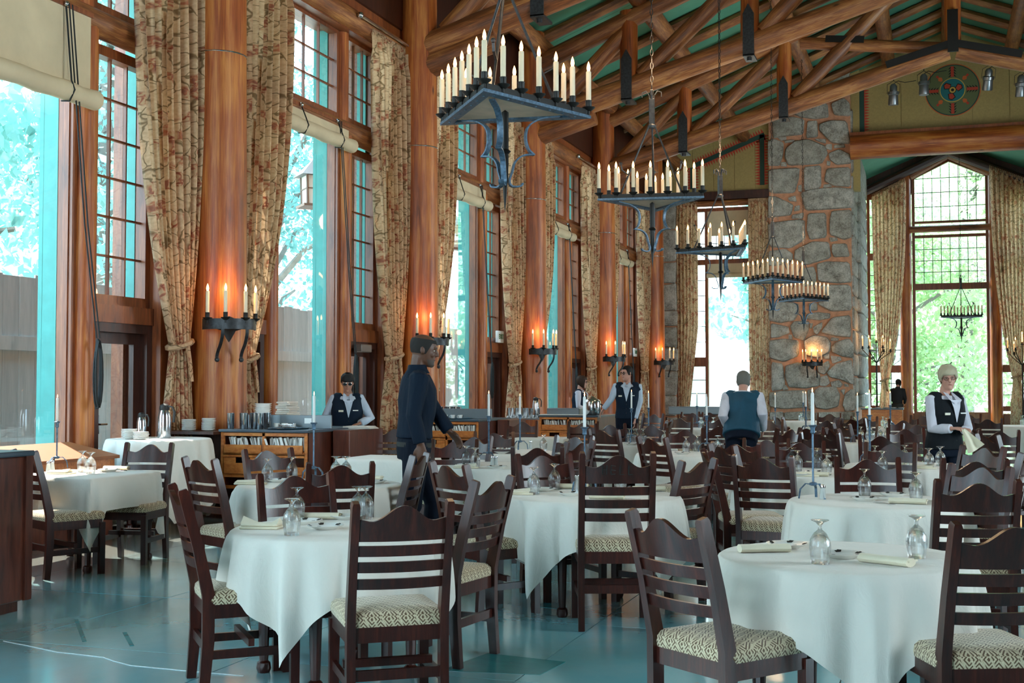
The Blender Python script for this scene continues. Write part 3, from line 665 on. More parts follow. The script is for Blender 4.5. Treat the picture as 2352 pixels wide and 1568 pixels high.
# window between the piers
w1 = struct('window_8'); b = MB()
yg = 39.92
b.box((-7.75, yg - .08, .70), (-4.85, yg + .08, .80)); b.box((-7.75, yg - .08, 7.1), (-4.85, yg + .08, 7.22)); b.box((-7.75, yg - .08, .8), (-7.62, yg + .08, 7.1)); b.box((-4.98, yg - .08, .8), (-4.85, yg + .08, 7.1))
for x in (-6.93, -5.52): b.box((x - .045, yg - .1, .8), (x + .045, yg + .08, 7.1))
b.box((-7.7, yg - .09, 5.38), (-4.9, yg + .08, 5.55)); b.box((-7.62, yg - .07, 2.1), (-6.95, yg + .07, 2.4)); b.box((-5.5, yg - .07, 2.1), (-4.98, yg + .07, 2.4))
b.obj('window_frame', TRIM, w1, 0)
b = MB(); b.tube([(-7.75, YE - .05, 7.3), (-6.3, YE - .05, 7.3), (-4.85, YE - .05, 7.3)], .10, 12); b.obj('head_log', LOG, w1)
b = MB(); b.box((-7.8, YE - .22, 7.40), (-4.82, YE + .1, 7.66)); b.obj('header_beam', DARKTRIM, w1, 0)
pane_grid(w1, -6.88, -5.57, .8, 5.38, 1, 1, yg, 'y'); pane_grid(w1, -7.62, -6.98, 2.4, 5.38, 1, 6, yg, 'y'); pane_grid(w1, -7.62, -6.98, .8, 2.1, 1, 3, yg, 'y')
pane_grid(w1, -5.47, -4.98, 2.4, 5.38, 1, 6, yg, 'y'); pane_grid(w1, -5.47, -4.98, .8, 2.1, 1, 3, yg, 'y')
pane_grid(w1, -6.88, -5.57, 5.55, 7.1, 5, 3, yg, 'y'); pane_grid(w1, -7.62, -6.98, 5.55, 7.1, 2, 3, yg, 'y'); pane_grid(w1, -5.47, -4.98, 5.55, 7.1, 2, 3, yg, 'y')

# alcove behind the cross beam
YA = 46.4; wa = struct('wall_alcove'); zz = lambda y: aty(2180, y, YA).z
b = MB(); b.box((-2.4, YA, 0), (3.4, YA + .3, zz(946) - .05)); b.box((3.3, YE + .2, 0), (3.6, YA + .3, 9)); b.obj('wall_panel', TRIM, wa, 0)
P = [(-2.4, 8.6), (-.62, 8.6), (-.62, zz(407) + .12), (.54, zz(371) + .12), (1.78, zz(407) + .12), (1.78, 8.6), (3.4, 8.6), (3.4, 9.2), (.54, 10.6), (-2.4, 9.2)]
for q in ([(-2.4, 8.35), (-.62, 8.35), (-.62, zz(407) + .1), (.54, zz(371) + .1), (.54, 11), (-2.4, 11)], [(.54, zz(371) + .1), (1.78, zz(407) + .1), (1.78, 8.35), (3.4, 8.35), (3.4, 11), (.54, 11)]):
    g = MB(); g.loft([[Vector((x, YA, z)) for x, z in q], [Vector((x, YA + .3, z)) for x, z in q]]); g.obj('gable_backing', DARKTRIM, wa, 0)
b = MB()
for s_ in (-1, 1):
    xs_ = (-2.36, .54) if s_ < 0 else (3.4, .54)
    P = [(xs_[0], 8.9), (xs_[1], 10.1), (xs_[1], 10.2), (xs_[0], 9.0)]; b.loft([[Vector((x, YE + .3, z)) for x, z in P], [Vector((x, YA + .3, z)) for x, z in P]])
b.obj('alcove_ceiling', GREEN, wa, 0)
for s_ in (-1, 1):
    e_ = -2.3 if s_ < 0 else 3.35; b = MB(); b.tube([(e_, YA - .35, 8.45), (.54, YA - .35, 9.72)], .16, 10, knots=.04); b.obj('rake_log', DARKTRIM, wa)
    e_ = -.75 if s_ < 0 else 1.9; b = MB(); b.tube([(e_, YA - .12, zz(407) - .02 + .1), (.54, YA - .12, zz(371) + .22)], .13, 10); b.obj('head_log', LOG, wa)
    x = -.93 if s_ < 0 else 2.05; b = MB(); b.tube([(x, YA - .1, z) for z in (0, 3, 6, 9)], .21, 14, knots=.05); b.obj('jamb_log', LOGC, wa)
cb = thing('cross_beam', 'massive orange brown log beam spanning the alcove opening under the medallion gable', 'beam', (.5, 39.15, 8.78)); b = MB()
b.tube([(-2.85, 0, 0), (-1.4, 0, .0), (0, 0, 0), (1.4, 0, 0), (2.85, 0, 0)], [.37, .375, .37, .375, .37], 18, knots=.04); b.obj('log', LOGC, cb)
b = MB(); b.box((-2.85, -.12, .34), (2.85, .3, .44)); b.obj('ledge_board', TRIM, cb, 0)
w2 = struct('window_9'); b = MB(); yg = YA + .05
zs_ = [zz(946), zz(663), zz(655), zz(543), zz(525), zz(507)]
b.box((-.70, yg - .1, zs_[0] - .1), (1.86, yg + .08, zs_[0])); b.box((-.70, yg - .1, zs_[0]), (-.60, yg + .08, zz(407))); b.box((1.76, yg - .1, zs_[0]), (1.86, yg + .08, zz(407)))
b.box((-.6, yg - .08, zs_[1] - .02), (1.76, yg + .08, zs_[2] + .08)); b.box((-.6, yg - .06, zs_[3] - .02), (1.76, yg + .08, zs_[3] + .08))
for s_ in (-1, 1):
    e_ = -.66 if s_ < 0 else 1.82; b.bar([(e_, yg, zz(407) + .03), (.57, yg, zz(371) + .06)], .16, .10, (0, 1, 0))
b.box((-.6, yg - .06, zs_[5] - .06), (1.76, yg + .08, zs_[5] + .02)); b.obj('window_frame', TRIM, w2, 0)
b = MB(); b.tube([(-.8, YA - .12, zs_[4]), (1.9, YA - .12, zs_[4])], .12, 12); b.obj('transom_log', LOG, w2)
pane_grid(w2, -.6, 1.76, zs_[0], zs_[1] - .02, 1, 1, yg, 'y'); pane_grid(w2, -.6, 1.76, zs_[2] + .08, zs_[3] - .02, 8, 4, yg, 'y'); pane_grid(w2, -.6, 1.76, zs_[5] + .02, zz(407), 8, 3, yg, 'y')
m_ = MB(); cw = 2.36 / 8
for i in range(1, 8):
    x = -.6 + i * cw; top = zz(407) + (zz(371) - zz(407)) * (1 - abs(x - .58) / 1.18); m_.box((x - .011, yg - .02, zz(407)), (x + .011, yg + .02, top))
m_.box((-.6, yg - .018, zz(407) - .011), (1.76, yg + .018, zz(407) + .011)); m_.obj('muntin', BLACK, w2, 0)
for i in range(8):
    xa, xb = -.6 + i * cw, -.6 + (i + 1) * cw; ht = lambda x: zz(407) + max(.0, (zz(371) - zz(407)) * (1 - abs(x - .58) / 1.18))
    q = MB(); q.add([(xa, yg, zz(407)), (xb, yg, zz(407)), (xb, yg, ht(xb) + .001), (xa, yg, ht(xa) + .001)], [(0, 1, 2, 3)]); q.obj('pane', PANE, w2, 0)
for nn_, (xa, xb) in enumerate(((-2.15, -1.12), (2.25, 3.25))):
    w3 = struct('window_%d' % (10 + nn_)); b = MB(); b.box((xa - .1, yg - .06, 8.2), (xb + .1, yg + .06, 8.4))
    for x in (xa - .05, xb + .05): b.box((x - .05, yg - .06, .7), (x + .05, yg + .06, 8.2))
    b.box((xa, yg - .06, zz(855) ), (xb, yg + .06, zz(838))); b.box((xa, yg - .06, .6), (xb, yg + .06, .78)); b.box((xa, yg - .06, 6.0), (xb, yg + .06, 6.25)); b.obj('window_frame', TRIM, w3, 0)
    pane_grid(w3, xa, xb, .78, zz(855), 3, 3, yg, 'y'); pane_grid(w3, xa, xb, zz(838), 6.0, 3, 7, yg, 'y'); pane_grid(w3, xa, xb, 6.25, 8.2, 3, 3, yg, 'y')

# ------------------------------------------------------------------ curtains
def curtain(label, org, along, nrm, ztop, zbot, edges, folds=9, ztie=None, group=None, tslope=0.0):
    """edges(t) with t=0 at the top and 1 at the bottom gives the two ends along 'along'"""
    org, al, n_ = Vector(org), Vector(along), Vector(nrm); rows, cols = 34, folds * 8; b = MB(); R_ = []
    for i in range(rows + 1):
        t = i / rows; a0, a1 = edges(t); W = a1 - a0; z = ztop + (zbot - ztop) * t; amp = min(.11, .6 * abs(W) / folds * 1.3 + .014) * (1 if t > .03 else .6); row = []
        for j in range(cols + 1):
            u = j / cols; ph = u * folds * 2 * pi
            d = amp * sin(ph + .6 * sin(3 * t + u * 5)) + .03 * sin(u * 7 + t * 4)
            row.append(org + al * (a0 + W * (u + .012 * sin(ph * 2 + t * 3))) + n_ * d + Vector((0, 0, z + tslope * (a0 + W * u) * (1 - t))))
        R_.append(row)
    full = 1.0 * folds * .23
    b.loft(R_, False, False, lambda i, j: (j / cols * full, i / rows * (ztop - zbot)))
    o = b.obj('curtain', CURTAIN, None, 180); tag(o, label, 'curtain', group)
    if ztie is not None:
        t = (ztop - ztie) / (ztop - zbot); a0, a1 = edges(t); q = MB(); pts = []
        for k in range(17):
            th = 2 * pi * k / 16; pts.append(org + al * ((a0 + a1) / 2 + (abs(a1 - a0) / 2 + .035) * cos(th)) + n_ * (.09 * sin(th)) + Vector((0, 0, ztie + .05 * cos(th) * (1 if a1 > a0 else -1))))
        q.tube(pts, .034, 6); q.obj('tieback', CURTAIN, o)
        q = MB(); sgn = 1 if a1 > a0 else -1; c_ = org + al * ((a0 + a1) / 2) + n_ * .1
        q.bar([c_ + Vector((0, 0, ztie)), c_ + al * .05 * sgn + Vector((0, 0, ztie - .2)), c_ + al * .09 * sgn + Vector((0, 0, ztie - .42))], .06, .02, al); q.obj('tie_tail', CURTAIN, o)
    # pleated heading
    hd = MB(); a0, a1 = edges(0)
    for k in range(int(folds * 2.5)):
        u = (k + .5) / (folds * 2.5); c_ = org + al * (a0 + (a1 - a0) * u) + Vector((0, 0, ztop + tslope * (a0 + (a1 - a0) * u)))
        hd.box(tuple(c_ - Vector((.02, .02, .02))), tuple(c_ + Vector((.02, .02, .10))), bev=.01)
    hd.obj('pleated_heading', CURTAIN, o, 60)
    return o
def lerp(a, b, t): return a + (b - a) * max(0, min(1, t))
def tied(top, tie, tt):
    """piecewise: wide at the top, gathered at the tie, slightly open again below"""
    def e_(t):
        if t < tt:
            q = (t / tt); q = q * q * (.55 + .45 * q); return tuple(lerp(a, c_, q) for a, c_ in zip(top, tie))
        q = (t - tt) / (1 - tt); m_ = (tie[0] + tie[1]) / 2; f = 1 + .7 * min(1, q * 2); return tuple(m_ + (v - m_) * f for v in tie)
    return e_
near = ['floral curtain gathered by a tie left of the nearest lit log column', 'floral curtain left of the second log column, right of the woman in the headwrap', 'floral curtain left of the third log column, below the nearest chandelier', 'floral curtain left of the fourth log column, behind the short haired woman', 'floral curtain left of the last log column in the corner']
far_ = ['floral curtain gathered by a tie behind the nearest sconce', 'floral curtain falling between the second log column and its window', 'floral curtain falling between the third log column and its window', 'floral curtain falling between the fourth log column and its window', 'floral curtain between the last log column and the stone corner']
ZT, ZB = 6.86, .08; tt = (ZT - 1.9) / (ZT - ZB)
for k in range(1, 6):
    yc = 6.7 + 6 * k
    curtain(near[k - 1], (-8.12, yc, 0), (0, 1, 0), (1, 0, 0), ZT, ZB, tied((-1.52, -.18), (-.86, -.42) if k > 1 else (-.72, -.40), tt), 9, 1.93)
    if k < 5: curtain(far_[k - 1], (-8.12, yc, 0), (0, 1, 0), (1, 0, 0), ZT, ZB, tied((.55, 1.95), (.74, 1.06), tt), 9, 1.80)
    if k < 6:
        r = MB(); r.tube([(-8.06, yc - 2.0, ZT + .14), (-8.06, yc - .3, ZT + .14)], .028, 8); r.ball((-8.06, yc - 2.05, ZT + .14), .05)
        tag(r.obj('curtain_rod', MIRROR), ['pale curtain rod above the curtain left of the nearest column', 'pale curtain rod above the curtain left of the second column', 'pale curtain rod above the curtain left of the third column', 'pale curtain rod above the curtain left of the fourth column', 'pale curtain rod above the curtain left of the last column'][k - 1], 'curtain rod')
curtain('floral curtain at the left side of the window between the stone piers', (0, 39.35, 0), (1, 0, 0), (0, -1, 0), 7.28, .1, lambda t: (-7.80 + .05 * t, -7.12 - (.35 * max(0, t - .55) / .45)), 6)
curtain('floral curtain at the right side of the end window, against the big stone pier', (0, 39.25, 0), (1, 0, 0), (0, -1, 0), 7.28, .1, lambda t: (-5.50 + .1 * max(0, t - .6), -4.86 + .05 * t), 6)
ta = 1 - (1.75 / 8.2)
curtain('tall curtain swept to a tie at the left side of the alcove window', (0, YA - .5, 0), (1, 0, 0), (0, -1, 0), 9.15, .1, tied((-2.05, -.88), (-1.78, -1.55), .82), 9, 1.7, tslope=.45)
curtain('tall curtain swept to a tie at the right side of the alcove window', (0, YA - .5, 0), (1, 0, 0), (0, -1, 0), 9.9, .1, tied((1.88, 3.15), (2.55, 2.82), .82), 9, 1.8, tslope=-.45)

# ------------------------------------------------------------------ rolled canvas shades and their cords
def shade(k, zroll, ztop, lab, r=.10):
    ym = 9.7 + 6 * (k - 1); t = thing('canvas_shade', lab, 'window shade', (-8.27, ym, ztop))
    b = MB(); b.box((-.012, -.98, zroll - ztop), (.012, .98, 0)); b.obj('canvas', SHADECLOTH, t, 0)
    b = MB(); n = 9; b.tube([(.05, -1.02 + 2.04 * i / n, zroll - ztop + .008 * sin(i * 2.1)) for i in range(n + 1)], [r * (1 + .05 * sin(i * 3)) for i in range(n + 1)], 14); b.obj('roll', SHADECLOTH, t)
    b = MB(); b.box((-.03, -1.0, -.02), (.03, 1.0, .03)); b.obj('head_rail', TRIM, t, 0)
    for y in (-.55, .55):
        b = MB(); z1 = zroll - ztop; b.tube([(.04, y, .0), (.12, y, z1 + .1), (.16, y, z1), (.1, y, z1 - .11), (.0, y, z1 - .1)], .009, 6); b.obj('cord', ROPE, t)
        b = MB(); b.ball((.05, y, .0), .03); b.obj('pulley', MIRROR, t)
    for i, dy in enumerate((0, .05)):
        b = MB(); b.tube([(.08, .55 + dy, 0), (.12, .78 + dy, -2.2), (.13, .98 + dy, 1.95 - ztop)], .008, 5); b.obj('pull_cord', ROPE, t)
    b = MB()
    for i in range(7):
        r_ = .045 + .006 * i; b.tube([(.13 + .01 * (i % 3), 1.0 + r_ * cos(a) * .8, 1.62 - ztop + .33 * sin(a) - .012 * i) for a in [2 * pi * q / 14 for q in range(15)]], .009, 5)
    b.obj('cord_coil', ROPE, t); return t
shade(1, 4.42, 5.30, 'wide pale canvas shade half lowered over the nearest window, cords hanging')
shade(2, 5.05, 5.34, 'rolled canvas shade at the top of the second tall window')
shade(3, 4.98, 5.32, 'rolled canvas shade at the top of the third tall window, right of the lantern')
shade(4, 5.05, 5.32, 'rolled canvas shade at the top of the fourth tall window')
shade(5, 4.97, 5.32, 'rolled canvas shade at the top of the fifth, farthest side window')
t = thing('canvas_shade', 'pale canvas shade at the top of the window between the stone piers', 'window shade', (-6.2, 39.78, 5.4))
b = MB(); b.box((-.68, -.01, -.36), (.66, .01, 0)); b.obj('canvas', SHADECLOTH, t, 0); b = MB(); b.tube([(-.7, -.03, -.38), (.68, -.03, -.38)], .075, 12); b.obj('roll', SHADECLOTH, t)
t = thing('canvas_shade', 'canvas shade drawn over the top panes of the window between the piers', 'window shade', (-6.2, 39.80, 7.1))
b = MB(); b.box((-.68, -.01, -.75), (.66, .01, 0)); b.obj('canvas', SHADECLOTH, t, 0); b = MB(); b.box((-.7, -.02, -.80), (.68, .02, -.74)); b.obj('hem_bar', SHADECLOTH, t, 0)
# ------------------------------------------------------------------ chairs
def build_chair_meshes():
    M_ = {}
    for s_ in (-1, 1):
        b = MB(); b.bar([(s_ * .203, -.225, 0), (s_ * .203, -.205, .25), (s_ * .203, -.205, .47), (s_ * .203, -.255, .70), (s_ * .203, -.325, .955), (s_ * .203, -.329, .968)], [.036, .038, .038, .036, .034, .026], [.046, .055, .058, .05, .046, .036]); M_['rear_leg', s_] = b.mesh('rear_leg', CHAIRW)
        b = MB(); b.bar([(s_ * .208, .205, 0), (s_ * .208, .205, .40)], [.042, .044], [.042, .044]); M_['front_leg', s_] = b.mesh('front_leg', CHAIRW)
        b = MB(); b.box((s_ * .208 - .012, -.2, .36), (s_ * .208 + .012, .2, .425)); M_['side_rail', s_] = b.mesh('seat_rail', CHAIRW)
        b = MB(); b.box((s_ * .208 - .010, -.2, .17), (s_ * .208 + .010, .2, .21)); M_['stretcher', s_] = b.mesh('stretcher', CHAIRW)
    b = MB(); b.box((-.2, .19, .36), (.2, .215, .425)); M_['rail', 1] = b.mesh('seat_rail', CHAIRW)
    b = MB(); b.box((-.2, -.215, .36), (.2, -.19, .425)); M_['rail', -1] = b.mesh('seat_rail', CHAIRW)
    b = MB(); b.box((-.2, -.014, .215), (.2, .014, .25)); M_['cross'] = b.mesh('stretcher', CHAIRW)
    b = MB(); b.box((-.19, -.22, .20), (.19, -.20, .245)); M_['backs'] = b.mesh('stretcher', CHAIRW)
    def by(z): return -.205 - max(0, z - .47) * .245
    def slat(zb_, zt, n=14, th=.018):
        b = MB(); R_ = []
        for i in range(n + 1):
            u = -1 + 2 * i / n; x = u * .19; bow = -.030 * (1 - u * u); zt_ = zt(u) if callable(zt) else zt
            R_.append([Vector((x, by(zb_) + bow - th / 2, zb_)), Vector((x, by(zb_) + bow + th / 2, zb_)), Vector((x, by(zt_) + bow + th / 2, zt_)), Vector((x, by(zt_) + bow - th / 2, zt_))])
        return b.loft(R_)
    def ogee(u):
        a = abs(u); return .885 + .068 * (.5 + .5 * cos(pi * min(1, a / .72))) + .012 * max(0, a - .72) / .28
    M_['crest'] = slat(.800, ogee, 24, .024).mesh('crest_rail', CHAIRW)
    M_['slats'] = [slat(z, z + .046).mesh('slat', CHAIRW) for z in (.735, .665, .592)]
    b = MB(); R_ = []
    def sq(hx, hy, z, r=.035, ox=0):
        o = []
        for cx, cy_, a0 in ((1, 1, 0), (-1, 1, 90), (-1, -1, 180), (1, -1, 270)):
            for q in (0, 30, 60, 90):
                a = radians(a0 + q); o.append(Vector((cx * (hx - r) + r * cos(a), cy_ * (hy - r) + r * sin(a) + .01, z)))
        return o
    R_ = [sq(.222, .222, .425), sq(.226, .226, .445), sq(.222, .222, .470), sq(.205, .205, .486), sq(.13, .13, .497)]
    b.loft(R_); M_['cushion'] = b.mesh('seat_cushion', SEAT, 60)
    return M_
CM = build_chair_meshes()
def make_chair(label, loc, rotz, group='dining chairs', zs=1.0, tip=0.0):
    t = thing('dining_chair', label, 'chair', loc, rotz, group)
    if zs != 1.0: t.scale = (1.03, 1.03, zs)
    if tip: t.rotation_euler[0] = tip
    for s_ in (-1, 1):
        for k in ('rear_leg', 'front_leg', 'side_rail', 'stretcher'): inst(CM[k, s_], CM[k, s_].name.split('.')[0], t)
        inst(CM['rail', s_], 'seat_rail', t)
    inst(CM['cross'], 'stretcher', t); inst(CM['backs'], 'stretcher', t); inst(CM['crest'], 'crest_rail', t); inst(CM['cushion'], 'seat_cushion', t)
    for m_ in CM['slats']: inst(m_, 'slat', t)
    return t

# ------------------------------------------------------------------ tables and cloths
def table_top(D, sq=False):
    b = MB(); R_ = D / 2 - .012
    if sq: b.box((-R_, -R_, .69), (R_, R_, .725), bev=.01)
    else: b.lathe([(R_ - .01, .69), (R_, .70), (R_, .72), (R_ - .01, .725)], 36)
    return b
def table_leg(x, y):
    b = MB(); b.lathe([(.030, 0), (.038, .02), (.034, .05), (.022, .06), (.024, .08), (.032, .35), (.036, .50), (.034, .69)], 10, (x, y, 0)); return b
cloth_cache = {}
def cloth_mesh(D, s_, seed, square=False):
    """a square cloth of half-side s_ over a round (or square) top: smooth top, folded skirt, four hanging points"""
    R0 = D / 2; zt = .735; rnd_ = random.Random(seed); n = 192; ph = [rnd_.random() * 6.28 for _ in range(6)]
    def edge(th):   # outline of the table top
        if not square: return R0
        return R0 / max(abs(cos(th)), abs(sin(th))) - .004
    b = MB(); rings = []
    for f in (.0008, .3, .6, .85, .985): rings.append([Vector((f * edge(2 * pi * j / n) * cos(2 * pi * j / n), f * edge(2 * pi * j / n) * sin(2 * pi * j / n), zt)) for j in range(n)])
    rings.append([Vector(((edge(2 * pi * j / n) + .004) * cos(2 * pi * j / n), (edge(2 * pi * j / n) + .004) * sin(2 * pi * j / n), zt - .008)) for j in range(n)])
    rows = 12
    for i in range(1, rows + 1):
        t = i / rows; ring = []
        for j in range(n):
            th = 2 * pi * j / n; E = edge(th)
            full = s_ / max(abs(cos(th)), abs(sin(th))); drop = max(.05, full - E)
            if square: drop = s_ - R0 + (.30 * max(0, 1 - abs((th % (pi / 2)) - pi / 4) / .22))
            drop = min(drop, zt - .08)
            z = zt - .008 - drop * t
            c4 = (.5 + .5 * cos(4 * (th - pi / 4))) ** 2          # 1 at the hanging points
            if square: fold = .012 * sin(6 * th + ph[0]) + .05 * (max(0, 1 - abs((th % (pi / 2)) - pi / 4) / .2)) * sin(30 * th + ph[1])
            else:
                rg = lambda a: 1 - 2 * abs(sin(a)) ** .6
                fold = -.030 * rg(5.5 * th + ph[0] + .5 * sin(3 * th + ph[1])) + .020 * sin(19 * th + ph[2] + 1.2 * sin(4 * th + ph[4])) * (.4 + .6 * sin(2 * th + ph[5]) ** 2) + .055 * c4 * sin(14 * th + ph[3])
            q = t ** .55 * min(1, drop / .22)
            r = E + .004 + .008 * t + (.028 + fold) * q - .05 * c4 * t * t * (0 if square else 1)
            ring.append(Vector((r * cos(th), r * sin(th), z)))
        rings.append(ring)
    b.loft(rings, True, False); b.f.append(tuple(range(n))); b.uv.append(None)
    return b.mesh('tablecloth', CLOTH, 60)
TABLES = {}
def table(key, px, py, D, desc, crot=0.0, square=False, loc=None, s_=None):
    p = loc if loc is not None else atz(px, py, .735); p = Vector((p[0], p[1], 0))
    t = thing('dining_table', 'wooden table under the white cloth, ' + desc, 'table', p, 0 if square else crot + .2)
    table_top(D, square).obj('tabletop', CHAIRW, t)
    for k in range(4):
        a = pi / 4 + k * pi / 2; rr = D * .36 if not square else D * .6; table_leg(rr * cos(a), rr * sin(a)).obj('leg', CHAIRW, t)
    o = bpy.data.objects.new('tablecloth', cloth_mesh(D, s_ or (D / 2 + .25), hash(key) % 97 if isinstance(key, int) else ord(key[0]), square)); C.objects.link(o)
    o.location = p; o.rotation_euler[2] = crot
    tag(o, 'white cloth draped over the ' + desc, 'tablecloth', 'white tablecloths'); TABLES[key] = (p, D, desc); return p
def ang_to(px_tip, py_tip, z, p):
    q = atz(px_tip, py_tip, z) - p; return atan2(q.y, q.x)
T = {}
def rt(key, px, py, D, desc, tip=None, **k):
    rot = random.random()
    if tip is not None:
        p = atz(px, py, .735); rot = ang_to(tip[0], tip[1], tip[2], p) - pi / 4
    return table(key, px, py, D, desc, rot, **k)
rt('A', 775, 1212, 1.06, 'front left round table', (668, 1500, .2))
rt('B', 1358, 1136, 1.17, 'middle round table', (1243, 1315, .28))
rt('C', 1935, 1276, 1.03, 'front right round table', (1880, 1550, .1))
rt('D', 2015, 1149, 1.08, 'round table behind the front right one', (1955, 1230, .5))
rt('E', 735, 1112, 1.20, 'round table before the drawer sideboard', (530, 1190, .5))
table('F', 0, 0, .92, 'square window table at far left', 0, True, loc=(-6.66, 8.54, 0))
rt('G', 1130, 1068, 1.10, 'round table right of the walking man')
rt('H', 1870, 1083, 1.30, 'wide round table right of centre')
rt('I', 1450, 1019, 1.10, 'round table below the vested man')
rt('K', 1580, 1041, 1.10, 'round table left of the bending man')
rt('L', 1620, 984, 1.2, 'far table left of the bending man')
rt('M', 2085, 1068, 1.10, 'round table before the grey haired woman')
rt('N', 1960, 1013, 1.10, 'middle distance table left of the woman')
rt('P', 1160, 1036, 1.10, 'round table below the second sideboard')
table('Q', 0, 0, .8, 'small square table beside the third sideboard', .0, True, loc=(-5.2, 16.7, 0))
table('R', 0, 0, .8, 'small square table behind the walking man', .0, True, loc=(-5.25, 11.55, 0))
rt('S', 1790, 992, 1.15, 'far table right of the bending man')
rt('O', 2030, 981, 1.15, 'far round table before the stone pier')
table('U', 0, 0, 1.4, 'far white table at the right edge', .785, False, loc=(1.55, 24.6, 0))
rt('V', 1845, 967, 1.2, 'bright far table at the stone pier')
rt('W', 1700, 968, 1.1, 'farthest table before the end window')

# ------------------------------------------------------------------ chairs placed round them
def face(loc, tgt): d = Vector(tgt) - Vector(loc); return atan2(-d.x, d.y)
used_lab = set()
GAPC = .16
def ch(px, py, key, lab, rel=None, hz=.955, zs=1.0, push=True, gap=None):
    p = atz(px, py, hz); back = Vector((p.x, p.y, 0)); c_, D, _ = TABLES[key]; d = (c_ - back); d.z = 0
    if rel is None:
        mind = D / 2 + (gap if gap is not None else .14); L = d.length
        if push and L < mind: back -= d.normalized() * (mind - L)
        rz = face(back, c_)
    else:
        v = Vector((ray(px, py).x, ray(px, py).y, 0)).normalized(); a = radians(rel); dv = Vector((v.x * cos(a) - v.y * sin(a), v.x * sin(a) + v.y * cos(a), 0)); rz = atan2(-dv.x, dv.y)
    fw = Vector((-sin(rz), cos(rz), 0)); loc = back + fw * .31
    return make_chair(lab, (loc.x, loc.y, 0), rz, 'ladder back dining chairs', zs)
ch(415, 1123, 'A', 'dark ladder-back chair at the left side of the front left round table')
ch(925, 1157, 'A', 'dark ladder-back chair with its back to the viewer, before the front left round table', rel=12)
ch(680, 1092, 'A', 'reddish ladder-back chair on the far side of the front left round table', gap=.10)
ch(1128, 1103, 'A', 'ladder-back chair at the right side of the front left table, lit slats', rel=62)
ch(463, 1055, 'E', 'ladder-back chair seen edge-on at the left of the table before the drawer sideboard')
ch(670, 1038, 'E', 'ladder-back chair between the drawer sideboard and the table before it')
ch(782, 1066, 'E', 'ladder-back chair on the near side of the table before the drawer sideboard')
ch(937, 1045, 'E', 'pale lit ladder-back chair just left of the walking man\'s legs')
ch(1250, 1046, 'B', 'reddish ladder-back chair on the far side of the middle round table', gap=.10)
tallc = ch(1418, 1042, 'B', 'tall ladder-back chair with a carved mark on its crest, back to the viewer', rel=6, hz=1.054, zs=1.10)
cm = MB()
for x0, z0, x1, z1 in ((-.09, .85, -.09, .90), (-.065, .85, -.065, .90), (-.09, .875, -.065, .875), (-.04, .85, -.04, .90), (-.04, .90, -.015, .895), (-.04, .875, -.015, .872), (-.04, .85, -.015, .853), (.01, .85, .01, .90), (.01, .85, .035, .85), (.06, .85, .06, .90), (.06, .85, .085, .85)):
    cm.bar([(x0, -.338 - (z0 - .85) * .245, z0), (x1 + (.0001 if x0 == x1 else 0), -.338 - (z1 - .85) * .245, z1)], .006, .004, (0, 1, 0) if x0 != x1 else (1, 0, 0))
cm.obj('carved_mark', BLK, tallc, 0)
ch(1035, 1067, 'B', 'ladder-back chair leaning right at the left side of the middle round table', rel=-58)
ch(1600, 1059, 'B', 'pale blue lit ladder-back chair at the right side of the middle round table', rel=58)
ch(1235, 1027, 'P', 'dark ladder-back chair right behind the reddish chair of the middle table', rel=-5)
ch(1045, 1012, 'G', 'ladder-back chair beyond the two goblets right of the walking man\'s hand', rel=172)
ch(1085, 1003, 'G', 'ladder-back chair partly hidden, nearest the walking man\'s outstretched hand', rel=150)
ch(1135, 994, 'P', 'ladder-back chair below the second sideboard, behind a blue candlestick', rel=178)
ch(1318, 1003, 'P', 'dark ladder-back chair left of the tall candlestick in the middle', rel=150)
ch(1330, 1016, 'P', 'pale lit ladder-back chair directly behind the tall candlestick in the middle', rel=55)
ch(1340, 970, 'I', 'ladder-back chair below the third sideboard drawers', rel=172)
ch(1387, 988, 'I', 'ladder-back chair at the left of the table below the vested man', rel=-35)
ch(1416, 976, 'I', 'ladder-back chair on the far side of the table below the vested man')
ch(1495, 975, 'I', 'ladder-back chair right of the vested man\'s hand', rel=160)
ch(1500, 1006, 'K', 'ladder-back chair with a pale seat, left of the table by the bending man', rel=-50)
ch(1573, 986, 'K', 'dark ladder-back chair with a highlight on its crest behind a single goblet')
ch(1645, 978, 'K', 'pale pink lit ladder-back chair against the bending man\'s legs', rel=40)
ch(1500, 951, 'L', 'small ladder-back chair in front of the thin stone pier', rel=150)
ch(1560, 960, 'L', 'ladder-back chair left of the far table near the end window', rel=170)
ch(1535, 967, 'L', 'pale blue lit ladder-back chair near the thin stone pier', rel=80)
ch(1590, 948, 'W', 'small ladder-back chair under the end window, first from the left', rel=165)
ch(1630, 947, 'W', 'small ladder-back chair under the end window, second from the left', rel=190)
ch(1655, 961, 'L', 'dark ladder-back chair just left of the bending man\'s sleeve', rel=185)
ch(1628, 1037, 'H', 'ladder-back chair with curved slats seen side-on, left of the wide round table', rel=-82)
ch(1662, 1024, 'H', 'ladder-back chair with a tall dark post left of the big back-turned chair', rel=-60)
ch(1690, 1019, 'H', 'dark ladder-back chair behind the big back-turned chair at right of centre', rel=-12)
ch(1753, 1050, 'H', 'big ladder-back chair turned away, patterned seat showing, right of centre', rel=-14)
ch(1760, 1010, 'H', 'dark ladder-back chair below the bending man\'s right side', rel=176)
ch(1838, 1016, 'H', 'orange brown ladder-back chair behind the tallest right candlestick', rel=184)
ch(1883, 996, 'N', 'ladder-back chair to the left of the middle distance table with goblets', rel=-20)
ch(1810, 985, 'S', 'ladder-back chair with a white lit crest right of the bending man', rel=50)
ch(1850, 983, 'S', 'dark ladder-back chair behind the thick grey candle', rel=10)
